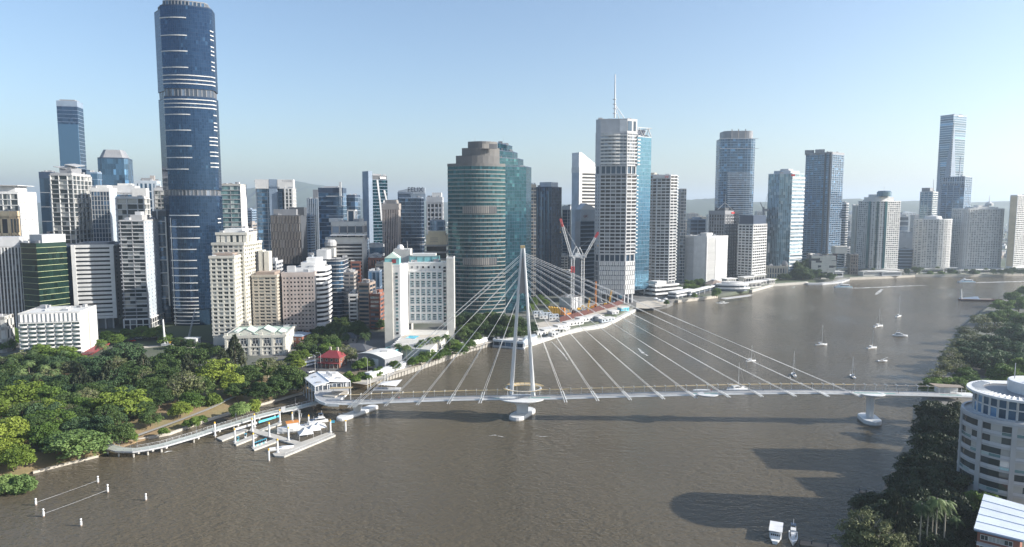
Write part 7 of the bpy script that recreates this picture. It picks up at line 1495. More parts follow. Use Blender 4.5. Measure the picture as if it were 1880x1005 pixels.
for a in ((1728, 738, 16, 9), (1712, 762, 16, 9), (1742, 768, 17, 9), (1730, 790, 17, 10), (1706, 796, 15, 9), (1745, 812, 17, 9), (1692, 826, 15, 9), (1722, 828, 17, 10), (1672, 856, 14, 8), (1704, 856, 17, 10), (1738, 850, 17, 9), (1690, 884, 16, 10), (1660, 884, 14, 8), (1726, 884, 16, 10), (1640, 915, 12, 8), (1665, 915, 15, 9), (1710, 915, 15, 9), (1752, 905, 14, 8), (1600, 905, 9, 7), (1620, 902, 10, 7), (1690, 945, 11, 8), (1735, 940, 11, 8), (1770, 950, 9, 7), (1640, 950, 11, 8), (1716, 735, 13, 7), (1755, 735, 13, 7), (1760, 700, 11, 7), (1700, 742, 9, 6), (1720, 960, 10, 9), (1680, 975, 9, 8), (1760, 985, 7, 8), (1790, 900, 13, 7)): tree('fig', 'leaf_deep', *a, Z)
tree('fig', 'leaf_mid', 1802, 897, 15, 8, 'in front of the curved apartment building'); tree('fig', 'leaf_mid', 1826, 908, 12, 6, 'in front of the curved apartment building')
for a in ((1592, 925, 17, 9), (1618, 945, 15, 9), (1572, 950, 12, 7), (1640, 965, 12, 8), (1590, 970, 10, 8), (1655, 985, 9, 7), (1570, 985, 8, 6), (1615, 985, 9, 8)): tree('gum', 'leaf_gum', *a, 'by the lower jetty')
tree('pine', 'leaf_pine', 1648, 908, 20, 6, 'by the lower jetty')
for a in ((1694, 912, 21, 3.2), (1706, 918, 20, 3), (1722, 902, 23, 3.6), (1738, 907, 22, 3.4), (1714, 922, 18, 3)): tree('royal', 'leaf_palm', *a, 'beside the brick flats')
tree('palm', 'leaf_palm', 1757, 944, 13, 2.6, 'with fan top near the brick building'); tree('palm', 'leaf_palm', 1690, 978, 8, 3.2, 'low among the shaded grove')
grow()
# ================================================================ river pavilion at the bridge landing
f, _ = rect(562, 581, 638, 709, 392, 58); zfl, zrf = Q(581, 719, 392).z, Q(581, 709, 392).z
c = centroid(f); r = thing('river_pavilion', 'white riverside pavilion with folded metal roof at the bridge landing', 'building', (c[0], c[1], zfl - 8)); lo = Vector(r.location)
part_prism(r, 'floor_slab', offp(f, [.6] * 4), zfl - .9, zfl, 'purewhite'); part_prism(r, 'core', scalep(f, .5), zfl - 8, zrf, 'midgrey')
tower('x', '', '', offp(f, [-1] * 4), zrf, zfl, nf=1, glass='g_smoke', bay=3, pier=(.35, .6, 'purewhite'), root=r, roof='roofpale')
q = [Vector((x, y, 0)) - Vector((lo.x, lo.y, 0)) for x, y in offp(f, [1.4] * 4)]; h0 = zrf - lo.z + .3
mid0, mid1 = q[1].lerp(q[2], .4), q[0].lerp(q[3], .4)
for nm, pl in (('roof_plane', [(q[0], 0.2), (q[1], 0), (mid0, 1.6), (mid1, 2.2)]), ('roof_plane', [(mid1, 2.6), (mid0, 2.0), (q[2], .3), (q[3], .8)])):
    v = [(p.x, p.y, h0 + h) for p, h in pl]; MB().add(v + [(x, y, z - .45) for x, y, z in v], [(0, 1, 2, 3), (7, 6, 5, 4), (0, 4, 5, 1), (1, 5, 6, 2), (2, 6, 7, 3), (3, 7, 4, 0)]).build(nm, 'ribroof', r)
for i in range(3): p = mid1.lerp(mid0, .3 + .15 * i) + Vector((4, 1, 0)); bx('roof_plant', r, (p.x, p.y, h0 + 3.2), (1.8, 1.6, 1.6), 'palegrey')
for a_, b_, n_ in ((q[0], q[1], 5), (q[1], q[2], 6)):
    for i in range(n_): p = a_.lerp(b_, i / (n_ - 1) * .98 + .01); bx('column', r, (p.x, p.y, (zrf - lo.z) / 2), (.45, .45, zrf - lo.z), 'purewhite')
bx('terrace', r, (q[0].x - 6, q[0].y - 2, 5.5), (10, 7, .6), 'palegrey', .5)
# ================================================================ long white hoarding and sea wall
sw = [(684, 707), (700, 702), (718, 696.5), (734, 691.5), (751, 686), (770, 679.5), (789, 673), (808, 666), (827, 659), (846, 652), (866, 645), (883, 640.5), (899, 636.3)]
p0 = P(790, 672, 0); r = thing('sea_wall', 'weathered concrete sea wall with posts below the white hoarding', 'wall', (p0.x, p0.y, 0)); pts = [P(a, b, 0) - Vector((p0.x, p0.y, 0)) for a, b in sw]
strip_thing(pts, .9, 3.6, 5, 'x').build('wall', 'stonegrey', r)
for a, b in zip(pts, pts[1:]):
    dv = b - a; an = math.atan2(dv.y, dv.x); n_ = 3
    for i in range(n_): q = a.lerp(b, (i + .5) / n_) + Vector((dv.y, -dv.x, 0)).normalized() * .55; bx('buttress', r, (q.x, q.y, 1.4), (.6, .6, 4.4), 'concrete', an)
rm = MB(); rm.tube([p + Vector((0, 0, 4.7)) for p in pts], .06, 4)
for a, b in zip(pts, pts[1:]):
    for i in range(4): q = a.lerp(b, i / 4); rm.box((q.x, q.y, 4.15), (.09, .09, 1.1))
rm.build('railing', 'midgrey', r)
r = thing('hoarding', 'long white covered hoarding running along the sea wall', 'hoarding', (p0.x, p0.y, ZL)); inn = offset_line(pts, [4.6] * len(pts)); 
for i, (a, b) in enumerate(zip(inn, inn[1:])):
    dv = b - a; an = math.atan2(dv.y, dv.x); m = (a + b) / 2; hh = 3.4 + (.25 if i % 3 == 1 else 0); bx('hoarding_panel', r, (m.x, m.y, hh / 2), (dv.length - .06, 4.8, hh), 'purewhite', an)
q = inn[5]; bx('red_sign', r, (q.x + 2, q.y - 2.6, 1.8), (3.2, .3, 2.6), 'red', .35)
rr = thing('ferry_pontoon', 'small jetty with white tilted sail roof by the hoarding start', 'pontoon', P(712, 716)); MB().prism([(-9, -3), (8, -3), (8, 3), (-9, 3)], -.4, .9).build('float', 'palegrey', rr); MB().add([(-6, -3, 4.2), (6, -3, 3.2), (9, 3, 6), (-4, 3.4, 4.4)], [(0, 1, 2, 3)]).build('sail_roof', 'purewhite', rr)
for x in (-4, 5): MB().tube([(x, 0, .9), (x, 0, 4)], .12, 6).build('post', 'purewhite', rr)
for i, px in enumerate((675, 680, 706, 711)):
    b = P(px, 716 - (px - 675) * .25); rr = thing('mooring_pile', 'white pile with flat top at the small jetty, %s from the landing' % ordinal(i), 'pile', (b.x, b.y, 0), 0, 'piles at the small jetty'); MB().tube([(0, 0, -1), (0, 0, 7)], .4, 8).build('shaft', 'offwhite', rr); MB().lathe([(.43, 7), (.43, 7.3), (0, 7.35)], 8).build('cap', 'palegrey', rr)
# red-roofed house and neighbours
def house(label, px, py, w, d, h, rz, wall, roof, name='house', hip=4.0):
    b = P(px, py, ZL); r = thing(name, label, 'house', b, rz); MB().box((0, 0, h / 2), (w, d, h)).build('wall', wall, r)
    o = .9; W2, D2 = w / 2 + o, d / 2 + o; k = min(W2, D2) * .8
    MB().add([(-W2, -D2, h), (W2, -D2, h), (W2, D2, h), (-W2, D2, h), (-W2 + k, 0, h + hip), (W2 - k, 0, h + hip)], [(0, 1, 5, 4), (1, 2, 5), (2, 3, 4, 5), (3, 0, 4), (3, 2, 1, 0)]).build('roof', roof, r)
    n = max(2, int(w / 3.4)); me = winmesh(1.5, 2.0, 'g_dark', 'white', 1)
    for i in range(n):
        for zz in ([1.2, 4.6] if h > 6 else [1.2]): inst('window', me, r, (-w / 2 + w * (i + .5) / n, -d / 2 - .04, zz), 0)
    for i in range(2):
        for zz in ([1.2, 4.6] if h > 6 else [1.2]): inst('window', me, r, (w / 2 + .04, -d / 2 + d * (i + .5) / 2, zz), R(90))
    return r
r = house('two-storey brick house with bright red roof and veranda', 612, 672, 15, 12, 7.2, R(-12), 'brick', 'redroof')
bx('veranda_roof', r, (0, -7.2, 3.6), (16, 2.6, .25), 'redroof')
for i in range(6): bx('veranda_post', r, (-7.6 + 3 * i, -8.2, 1.8), (.2, .2, 3.6), 'cream')
for x in (-2.5, 3): bx('chimney', r, (x, 1, 11), (1.4, 1.2, 4.6), 'beige')
r = house('brick warehouse with pale parapet in the shaded street', 672, 592, 20, 16, 10, R(-6), 'brick', 'roofgrey', 'warehouse', 1.5)
house('grey gabled house behind the brick warehouse', 694, 565, 14, 12, 9, R(20), 'beige', 'brown')
house('dark green-roofed villa with chimneys in the shaded garden', 655, 652, 20, 13, 5, R(-10), 'taupe', 'darkgrey')
house('dark-roofed cottage between the villa and warehouse', 640, 628, 13, 10, 4, R(6), 'taupe', 'darkgrey')
house('small brick hall beside the cream heritage building', 550, 632, 12, 16, 8, R(-8), 'brick', 'bluegrey', 'hall', 2.5)
house('low brick workshop with pale flat roof behind the hall', 556, 614, 16, 12, 5, R(-8), 'brick', 'roofpale', 'workshop', 1)
house('white site office by the curved skyscraper entrance', 352, 634, 11, 8, 6, R(0), 'purewhite', 'roofpale', 'site_office', .6)
house('low tan kiosk beside the street trees', 316, 632, 10, 6, 3.4, R(6), 'cream', 'roofpale', 'kiosk', .6)
# white leaning mast by the street
r = thing('mobile_crane', 'white folded mobile crane standing by the street trees', 'crane', P(303, 636, ZL)); MB().tube([(0, 0, 1.5), (-.6, 0, 22)], [.9, .5], 6).build('boom', 'purewhite', r); bx('carrier', r, (2, 0, 1.5), (9, 2.8, 2), 'purewhite'); bx('cab', r, (5.2, 0, 2.8), (2.4, 2.6, 1.6), 'yellow'); MB().tube([(2.5, 0, 2.4), (-.2, 0, 11)], .35, 6).build('ram', 'palegrey', r)
r = thing('lattice_crane_jib', 'pale lattice jib lying against the curved skyscraper base', 'crane', P(342, 640, ZL)); a, b = Vector((0, 0, 0)), Q(358, 568, 612) - P(342, 640, ZL)
for k in range(3): o_ = Vector((.9 * math.cos(2.1 * k), .9 * math.sin(2.1 * k), 0)); MB().tube([a + o_, b + o_ * .4], .14, 4).build('chord', 'palegrey', r)
lc = MB()
for i in range(22):
    t0, t1 = i / 22, (i + 1) / 22; o1, o2 = [Vector((.9 * math.cos(2.1 * (k % 3)), .9 * math.sin(2.1 * (k % 3)), 0)) for k in (i, i + 1)]; lc.tube([a.lerp(b, t0) + o1, a.lerp(b, t1) + o2], .09, 3)
lc.build('lacing', 'palegrey', r)
# vehicles
def car(px, py, rz, mat, label, L=4.6):
    b = P(px, py, ZL + .03); r = thing('parked_car', label, 'car', b, rz, 'cars on the city street'); MB().loft([[(x, -.88, .3), (x, .88, .3), (x, .85, h), (x, -.85, h)] for x, h in ((-2.3, .75), (-1.9, .95), (1.2, .95), (2.25, .7))]).build('body', mat, r)
    MB().loft([[(x, -.78, .93), (x, .78, .93), (x * .9, .62, h), (x * .9, -.62, h)] for x, h in ((-1.8, 1.0), (-1.2, 1.5), (.4, 1.5), (1.1, 1.0))]).build('cabin', 'g_dark', r)
    wmh = MB().tube([(0, -.12, 0), (0, .12, 0)], .33, 10).mesh('wheel', 'black')
    for x in (-1.4, 1.4):
        for y in (-.8, .8): inst('wheel', wmh, r, (x, y, .34))
cars = [(255, 622, 'hullwhite', 'white'), (268, 624, 'darkgrey', 'dark grey'), (283, 620, 'hullwhite', 'white'), (243, 627, 'red', 'red'), (295, 626, 'midgrey', 'grey'), (230, 619, 'bluegrey', 'blue-grey'), (210, 622, 'hullwhite', 'white'), (273, 616, 'black', 'black'), (310, 622, 'palegrey', 'silver'), (196, 626, 'midgrey', 'grey'), (185, 624, 'hullwhite', 'white')]
for i, (px, py, m_, nm) in enumerate(sorted(cars)): car(px, py, R(4 + 3 * (i % 3)), m_, '%s car on the street below the offices, %s from the west' % (nm, ordinal(i)))
car(571, 684, R(55), 'hullwhite', 'white car waiting behind the pavilion'); car(560, 690, R(60), 'darkgrey', 'dark car at the street end by the pavilion')
for px, py, lab in ((566, 672, 'white city bus turning at the street end'), (577, 656, 'second white bus farther up the street')):
    b = P(px, py, ZL + .03); r = thing('city_bus', lab, 'bus', b, R(52), 'city buses'); MB().box((0, 0, 1.85), (12, 2.5, 2.9)).build('body', 'hullwhite', r)
    for s in (-1, 1): bx('side_window', r, (0, s * 1.26, 2.2), (11, .06, .9), 'g_dark')
    bx('windscreen', r, (-6.02, 0, 2.0), (.06, 2.2, 1.3), 'g_dark'); bx('roof_unit', r, (1.5, 0, 3.45), (3, 1.7, .35), 'palegrey'); wmh = MB().tube([(0, -.15, 0), (0, .15, 0)], .5, 10).mesh('wheel', 'black')
    for x in (-4, 3.6):
        for y in (-1.15, 1.15): inst('wheel', wmh, r, (x, y, .5))
for i, (px, y0, y1, wh_) in enumerate(((579, 652, 688, 'beside the turning bus'), (589, 648, 676, 'by the red-roofed house'), (675, 657, 688, 'near the hoarding start'), (560, 628, 650, 'beside the small brick hall'))):
    b = P(px, y1, ZL); h = Q(px, y0, b.y).z - ZL; r = thing('street_lamp', 'tall grey street lamp ' + wh_, 'lamp', b, 0, 'street lamps'); MB().tube([(0, 0, 0), (0, 0, h - .6), (-.6, 0, h), (-2.6, 0, h + .2)], [.13, .1, .08, .06], 6).build('pole', 'palegrey', r); bx('lamp_head', r, (-2.8, 0, h + .12), (1.0, .4, .18), 'palegrey')
# ================================================================ floating restaurant, river walk, construction site
a = P(935, 640); r = thing('floating_restaurant', 'low white floating restaurant with dark windows behind the mast', 'building', (a.x, a.y, 0)); lo = Vector(r.location)
q = [P(904, 637, 0), P(962, 642.5, 0), P(968, 634, 0), P(910, 627, 0)]; q = [((p - lo).x, (p - lo).y) for p in q]
MB().prism(q, -.4, 1.4).build('hull', 'palegrey', r); tower('x', '', '', [(x + lo.x, y + lo.y) for x, y in offp(q, [-.8] * 4)], 6.4, 1.4, nf=1, glass='g_deep', bay=5, pier=(.3, .1, 'white'), crown=(1.4, 'bluewhite', .5), root=r, roof='roofpale')
r = thing('floating_restaurant', 'pale wedge-ended pontoon hall joined to the floating restaurant', 'building', (P(975, 636).x, P(975, 636).y, 0)); lo = Vector(r.location); q = [P(955, 642, 0), P(968, 638, 0), P(990, 630, 0), P(985, 625, 0), P(962, 630, 0)]; q = [((p - lo).x, (p - lo).y) for p in q]; MB().prism(q, -.4, 1.2).build('hull', 'paving', r); MB().prism(scalep(q, .8, off=(0, 3)), 1.2, 6).build('hall', 'bluewhite', r)
rw = [(975, 631), (1000, 622.5), (1017, 617), (1042, 609.5), (1067, 604), (1090, 601), (1107, 598), (1120, 592), (1132, 586.5), (1146, 579), (1160, 572), (1167, 568)]
pts = [P(a, b, 2.2) for a, b in rw]; c = pts[5]; r = thing('river_walk', 'white floating river walk curving past the construction site', 'walkway', (c.x, c.y, 0)); q = [p - Vector((c.x, c.y, 0)) for p in pts]; q = offset_line(q, [3.5] * len(q))
strip_thing(q, 9, 2.2, 2.6, 'x').build('deck', 'offwhite', r)
rm = MB(); ed = offset_line(q, [-4.3] * len(q)); rm.tube([p + Vector((0, 0, 1.2)) for p in ed], .1, 4); rm.tube([p + Vector((0, 0, .1)) for p in ed], .3, 4); rm.build('railing', 'purewhite', r)
for i, (px, py, l_, w_, h_, m_) in enumerate(((1005, 611, 16, 10, 4, 'cream'), (1030, 605, 14, 7, 4.5, 'purewhite'), (1052, 598, 22, 6, 4.5, 'white'), (1080, 590, 30, 7, 5, 'purewhite'), (1100, 590, 8, 6, 5, 'palegrey'), (1125, 577, 10, 8, 4, 'palegrey'), (1112, 590, 18, 7, 3.5, 'bluewhite'), (1144, 571, 12, 6, 4, 'skyblue'), (990, 615, 10, 7, 3, 'white'), (1016, 616, 8, 5, 3, 'palegrey'))):
    b = P(px, py, 3.4); rr = thing('site_shed', '%s flat-roofed shed along the river walk, %s from the mast side' % ({'cream': 'cream', 'purewhite': 'bright white', 'white': 'long white', 'palegrey': 'pale grey', 'bluewhite': 'bluish', 'skyblue': 'blue-fronted'}[m_], ordinal(i)), 'shed', (b.x, b.y, 3.2), R(38), 'sheds along the river walk')
    MB().box((0, 0, h_ / 2), (l_, w_, h_)).build('wall', m_, rr); MB().box((0, 0, h_ + .2), (l_ + 1, w_ + 1, .4)).build('roof', 'white', rr)
    for k in range(max(2, int(l_ / 4))): bx('window', rr, (-l_ / 2 + l_ * (k + .5) / max(2, int(l_ / 4)), -w_ / 2 - .05, h_ * .55), (1.8, .1, 1.6), 'g_dark')
a = P(1034, 611, 2.3); r = thing('open_frame_shelter', 'open white frame shelter at the river walk edge', 'shelter', (a.x, a.y, 2.2), R(38))
for i in range(4):
    for y in (-2, 2): bx('post', r, (-6 + 4 * i, y, 2), (.4, .4, 4), 'purewhite')
bx('roof', r, (0, 0, 4.2), (14, 5.2, .4), 'purewhite')
# site: ground slab, sheet-pile wall, hoist block, silos, machinery
sp = [P(1028, 592, ZL), P(1060, 583, ZL), P(1100, 571, ZL), P(1130, 563, ZL), P(1152, 554, ZL)]; c = sp[2]; r = thing('sheet_pile_wall', 'rust red sheet pile wall round the building site', 'wall', (c.x, c.y, ZL)); q = [p - c for p in sp]
for a, b in zip(q, q[1:]):
    dv = b - a; an = math.atan2(dv.y, dv.x); n_ = int(dv.length / 1.6)
    for i in range(n_): p = a.lerp(b, (i + .5) / n_); bx('sheet_pile', r, (p.x, p.y + (.3 if i % 2 else 0), 2.6), (1.5, .5, 5.2), 'rust', an)
pit = [P(1000, 592, ZL), P(1028, 590, ZL), P(1060, 581, ZL), P(1130, 561, ZL), P(1150, 553, ZL), P(1120, 548, ZL), P(1000, 575, ZL)]; o = MB().add([(p.x, p.y, ZL + .05) for p in pit], [tuple(range(len(pit)))]).build('site_ground', 'stonegrey'); struct(o)
f, z = rect(1027, 1050, 1069, 545, 742, 40); r = tower('site_block', 'white panelled concrete core rising in the building site', 'building', f, Q(1050, 548, 742).z, ZL, nf=3, glass='palegrey', bay=7, band=(.5, .2, 'white'), pier=(.5, .2, 'lightgrey'), roof='concrete')
mb = MB(); rg = random.Random(3)
for i in range(26): t = rg.random(); p = Vector(f[0]).lerp(Vector(f[1]), t) if i % 2 else Vector(f[1]).lerp(Vector(f[2]), t); mb.tube([(p.x - r.location.x, p.y - r.location.y, Q(1050, 548, 742).z - ZL - 1), (p.x - r.location.x + rg.uniform(-.2, .2), p.y - r.location.y, Q(1050, 548, 742).z - ZL + rg.uniform(2, 4))], .12, 3)
stuff(mb.build('starter_bars', 'brown', r))
for i in range(7):
    b = P(1008 + 4.6 * i, 580 + .5 * i, ZL); rr = thing('silo', 'yellow cylindrical site silo, %s in the row below the cranes' % ordinal(i), 'silo', b, 0, 'yellow silos'); MB().lathe([(1.25, 0), (1.25, 9), (.9, 9.8), (0, 10)], 12).build('tank', 'yellow' if i < 5 else 'orange', rr); MB().lathe([(1.32, 0), (1.32, 2.2), (1.3, 2.2)], 12).build('base_ring', 'brown' if i < 5 else 'bluegrey', rr)
for i, (px, py, s) in enumerate(((1000, 585, 12), (1016, 588, 10), (988, 582, 10))):
    b = P(px, py, ZL); rr = thing('site_office', 'stacked pale site office cabin beside the silos, %s from the mast' % ordinal(i), 'cabin', b, R(15), 'site office cabins')
    for k in range(2): MB().box((0, 0, 1.5 + 3.05 * k), (s, 4, 3)).build('cabin', 'bluewhite' if k else 'white', rr); [bx('window', rr, (-s / 2 + s * (j + .5) / 3, -2.03, 1.8 + 3.05 * k), (1.6, .08, 1.2), 'g_dark') for j in range(3)]
# luffing tower cranes
def lattice(mb, a, b, w, n, rad=.12):
    a, b = Vector(a), Vector(b); t = (b - a).normalized(); u = t.cross(Vector((0, 1, 0))).normalized() if abs(t.y) < .9 else Vector((1, 0, 0)); v = t.cross(u); cs = [u * sx * w / 2 + v * sy * w / 2 for sx, sy in ((-1, -1), (1, -1), (1, 1), (-1, 1))]
    for c in cs: mb.tube([a + c, b + c], rad, 4, False)
    for i in range(n):
        p, q = a.lerp(b, i / n), a.lerp(b, (i + 1) / n)
        for k in range(4): mb.tube([p + cs[k], q + cs[(k + 1) % 4]], rad * .7, 3, False); mb.tube([q + cs[k], q + cs[(k + 1) % 4]], rad * .7, 3, False)
def crane(label, px, pyb, pys, tip, Y, cw, redseg=None):
    b = Q(px, pyb, Y); b.z = max(ZL, b.z) if pyb < 560 else ZL; r = thing('tower_crane', label, 'crane', (b.x, Y, b.z), 0, 'luffing tower cranes'); H = Q(px, pys, Y).z - b.z
    mb = MB(); lattice(mb, (0, 0, 0), (0, 0, H), 3.0, int(H / 3.2), .26); mb.build('mast', 'purewhite', r)
    if redseg: mb = MB(); lattice(mb, (0, 0, H * redseg[0]), (0, 0, H * redseg[1]), 3.3, 4, .3); mb.build('mast_section', 'red', r)
    MB().lathe([(2.2, H), (2.2, H + 1.4), (1.2, H + 1.6)], 12).build('slew_ring', 'palegrey', r); s = 1 if tip[0] > px else -1
    bx('machinery_deck', r, (-s * 4, 0, H + 2.4), (13, 3.2, 1.2), 'purewhite'); bx('counterweight', r, (-s * 9.5, 0, H + 1.4), (2.6, 3.6, 4.2), 'palegrey'); bx('winch_house', r, (-s * 5, 0, H + 4.2), (4.5, 2.8, 2.6), 'purewhite'); bx('cab', r, (s * 2.8, -2.2, H + 3), (2.4, 1.8, 2.4), 'palegrey')
    t = Q(tip[0], tip[1], Y) - Vector(r.location); j0 = Vector((s * 1.8, 0, H + 2.8)); k = j0.lerp(t, .78); mb = MB(); lattice(mb, j0, k, 2.0, 16, .22); mb.build('jib', 'purewhite', r); mb = MB(); lattice(mb, k, t, 1.7, 5, .22); mb.build('jib_tip', 'red', r)
    ap = Vector((-s * 3.5, 0, H + 13)); 
    for y in (-1.3, 1.3): MB().tube([(s * 1, y, H + 3), ap], .3, 5).build('a_frame_leg', 'purewhite', r); MB().tube([(-s * 8.5, y, H + 3), ap], .3, 5).build('a_frame_leg', 'purewhite', r)
    MB().tube([ap, j0.lerp(t, .92)], .1, 4).build('pendant', 'palegrey', r); MB().tube([t, (t.x, t.y, t.z - 14)], .07, 3).build('hoist_rope', 'palegrey', r); bx('hook_block', r, (t.x, t.y, t.z - 14.5), (.8, .8, 1.4), 'yellow')
crane('white tower crane with red mast section and jib leaning west', 1050.5, 575, 474, (1029, 402), 738, 1, (.72, .84))
crane('white tower crane with jib leaning east toward the spire tower', 1069, 572, 476, (1098, 427), 752, 1)
def rig(label, px, py0, py1, lean, mat='yellow', jib=None):
    b = P(px, py1, ZL); h = Q(px, py0, b.y).z - ZL; r = thing('piling_rig', label, 'machine', b, 0, 'piling rigs on the building site'); bx('tracks', r, (0, 0, .6), (5.5, 4, 1.2), 'black'); bx('body', r, (-.8, 0, 2.4), (5, 3.4, 2.4), mat); bx('cab', r, (1.6, -1.1, 2.8), (1.6, 1.4, 2.2), 'g_dark'); mb = MB(); lattice(mb, (2.2, 0, .8), (2.2 + lean, 0, h), 1.1, 12, .2); mb.build('leader', mat, r); bx('drill_head', r, (2.2 + lean * .5, -.9, h * .5), (1.4, 1.2, 2.4), mat); MB().tube([(-2.2, 0, 3.5), (2.2 + lean * .7, 0, h * .7)], .16, 4).build('backstay', mat, r)
rig('tall orange piling rig below the spire tower', 1090, 517, 568, 0, 'orange'); rig('leaning yellow piling rig near the sheet pile wall', 1114, 533, 563, 3); rig('yellow piling rig beside the white core block', 1074, 548, 577, 2.5)
rg = random.Random(8)
for i in range(14):
    px = 1035 + 7.5 * i + rg.uniform(-3, 3); py = 585 - (px - 1035) * .24 - rg.uniform(3, 9); b = P(px, py, ZL); m_ = ('yellow', 'orange', 'rust', 'palegrey', 'yellow', 'bluegrey', 'white')[i % 7]; nm = {'rust': 'rust red', 'palegrey': 'pale grey', 'bluegrey': 'blue-grey'}.get(m_, m_)
    rr = thing('excavator' if i % 2 == 0 else 'material_container', '%s %s on the building site, %s from the silos' % (nm, 'excavator with bent arm' if i % 2 == 0 else 'steel container', ordinal(i)), 'machine' if i % 2 == 0 else 'container', b, rg.uniform(0, 3), 'building site plant')
    if i % 2 == 0: bx('tracks', rr, (0, 0, .5), (4, 3, 1), 'black'); bx('body', rr, (-.3, 0, 2), (3.6, 2.8, 1.9), m_); bx('cab', rr, (1, -.8, 2.6), (1.4, 1.2, 1.9), 'g_dark'); MB().tube([(1.5, .4, 2.2), (4.2, .4, 5.4), (6.6, .4, 3.4), (6.8, .4, 1.2)], [.4, .38, .3, .2], 5).build('arm', m_, rr); bx('bucket', rr, (6.6, .4, .9), (1.2, 1.2, 1), 'midgrey')
    else: bx('shell', rr, (0, 0, 1.3), (6, 2.4, 2.6), m_); [bx('rib', rr, (-2.5 + k, -1.24, 1.3), (.25, .1, 2.4), m_) for k in range(6)]
# ================================================================ waterfront terraces below the spire tower
f, z = rect(1164, 1204, 1252, 533, 850, 36); c = centroid(f); r = thing('terrace_restaurants', 'white layered riverside restaurants with wide balcony bands', 'building', (c[0], c[1], ZL)); 
for k, s in enumerate((1.06, .98, .86)):
    tower('x', '', '', scalep(f, s, off=(0, 3 * k)), ZL + 4.5 * (k + 1), ZL + 4.5 * k, nf=1, glass='g_dark', bay=6, pier=(.6, -.1, 'white'), crown=(1.7, 'purewhite', 1.6), root=r, roof='taupe')
part_prism(r, 'plant_room', scalep(f, .35), ZL + 13, ZL + 17, 'white'); ox, oy = c
a, b = P(1240, 546, 8), P(1300, 533, 8); c2 = P(1360, 530, 8)
for k, (p, q, h_, w_) in enumerate(((P(1236, 547, 6), P(1272, 540, 6), 6, 12), (P(1266, 541, 8), P(1316, 528, 8), 3.4, 7))):
    dv = q - p; m_ = (p + q) / 2; an = math.atan2(dv.y, dv.x); rr = thing('terrace_wing', ('low white terrace wing joined to the layered restaurants', 'curved white elevated walkway between terraces and round pavilion')[k], 'building', (m_.x, m_.y + 6, ZL), an)
    for lv in range(2 if k == 0 else 1): MB().box((0, 0, 3.6 + 3.6 * lv + (3 if k else 0)), (dv.length, w_, 1.5)).build('balcony_band', 'purewhite', rr); MB().box((0, 1, 1.6 + 3.6 * lv + (1.5 if k else 0)), (dv.length - 1, w_ - 2, 2.8)).build('glazing', 'g_smoke', rr)
    for i in range(5): bx('column', rr, (-dv.length / 2 + dv.length * (i + .5) / 5, -w_ / 2 + .5, 2.5), (.6, .6, 5), 'white')
a = Q(1314, 518, 925); r = thing('round_pavilion', 'octagonal white pavilion with brown pyramid roof behind the walkway', 'building', (a.x, 930, ZL)); zz = Q(1314, 522, 925).z - ZL; oc = ellipse((0, 0), 15, 13, 8, R(22)); MB().prism(oc, 0, zz).build('wall', 'white', r); MB().prism(scalep(oc, 1.01), zz * .45, zz * .62).build('window_band', 'g_dark', r)
MB().loft([[(x * 1.1, y * 1.1, zz) for x, y in oc], [(x * .3, y * .3, zz + 5) for x, y in oc]]).build('roof', 'brown', r); MB().prism(scalep(oc, .32), zz + 4.5, zz + 6.2).build('lantern', 'white', r)
a = P(1350, 536, ZL); r = thing('curved_terrace', 'curved white two-deck terrace building on the waterfront', 'building', (a.x, a.y + 14, ZL))
el = ellipse((0, 0), 24, 12, 24)
for k in range(2): MB().prism(scalep(el, 1 - .08 * k), 3 + 4.6 * k, 5 + 4.6 * k, True, True).build('balcony_band', 'purewhite', r); MB().prism(scalep(el, .88 - .06 * k), 4.6 * k, 3.2 + 4.6 * k).build('glazing', 'g_smoke', r)
MB().prism(scalep(el, .6), 9.4, 12).build('roof_room', 'white', r)
for i, (px, py, l_, h_) in enumerate(((1378, 528, 34, 7), (1398, 522, 30, 5), (1390, 516, 26, 9), (1370, 520, 22, 9), (1412, 521, 14, 6), (1338, 522, 20, 8))):
    b = P(px, py, ZL); rr = thing('waterfront_kiosk', 'low white waterfront pavilion with flat roof, %s beyond the curved terrace' % ordinal(i), 'building', (b.x, b.y, ZL), R(32), 'low waterfront pavilions'); MB().box((0, 0, h_ / 2), (l_, 9, h_)).build('wall', 'offwhite', rr); MB().box((0, 0, h_ + .4), (l_ + 3, 12, .8)).build('roof', 'purewhite', rr); MB().box((0, -4.6, h_ * .5), (l_ - 2, .3, h_ * .5)).build('window_band', 'g_dark', rr)
    for k in range(4): bx('column', rr, (-l_ / 2 + l_ * (k + .5) / 4, -5.6, h_ / 2), (.5, .5, h_), 'white')
pz = [P(a, b, ZL) for a, b in ((1168, 566), (1190, 567), (1215, 563), (1228, 559), (1222, 553), (1190, 552), (1168, 556))]; o = MB().add([(p.x, p.y, ZL + .04) for p in pz], [tuple(range(len(pz)))]).build('plaza', 'paving'); struct(o)
for i, (px, py) in enumerate(((1210, 556), (1217, 558), (1222, 554), (1268, 546), (1276, 544), (1204, 553))):
    b = P(px, py, ZL); rr = thing('cafe_umbrella', 'white cafe umbrella on the waterfront plaza, %s from the spire tower' % ordinal(i), 'umbrella', b, .3 * i, 'cafe umbrellas'); MB().tube([(0, 0, 0), (0, 0, 3.4)], .1, 5).build('pole', 'midgrey', rr); MB().loft([[(x * 3, y * 3, 3) for x, y in ellipse((0, 0), 1, 1, 8)], [(x * .05, y * .05, 4.6) for x, y in ellipse((0, 0), 1, 1, 8)]]).build('canopy', 'purewhite', rr)
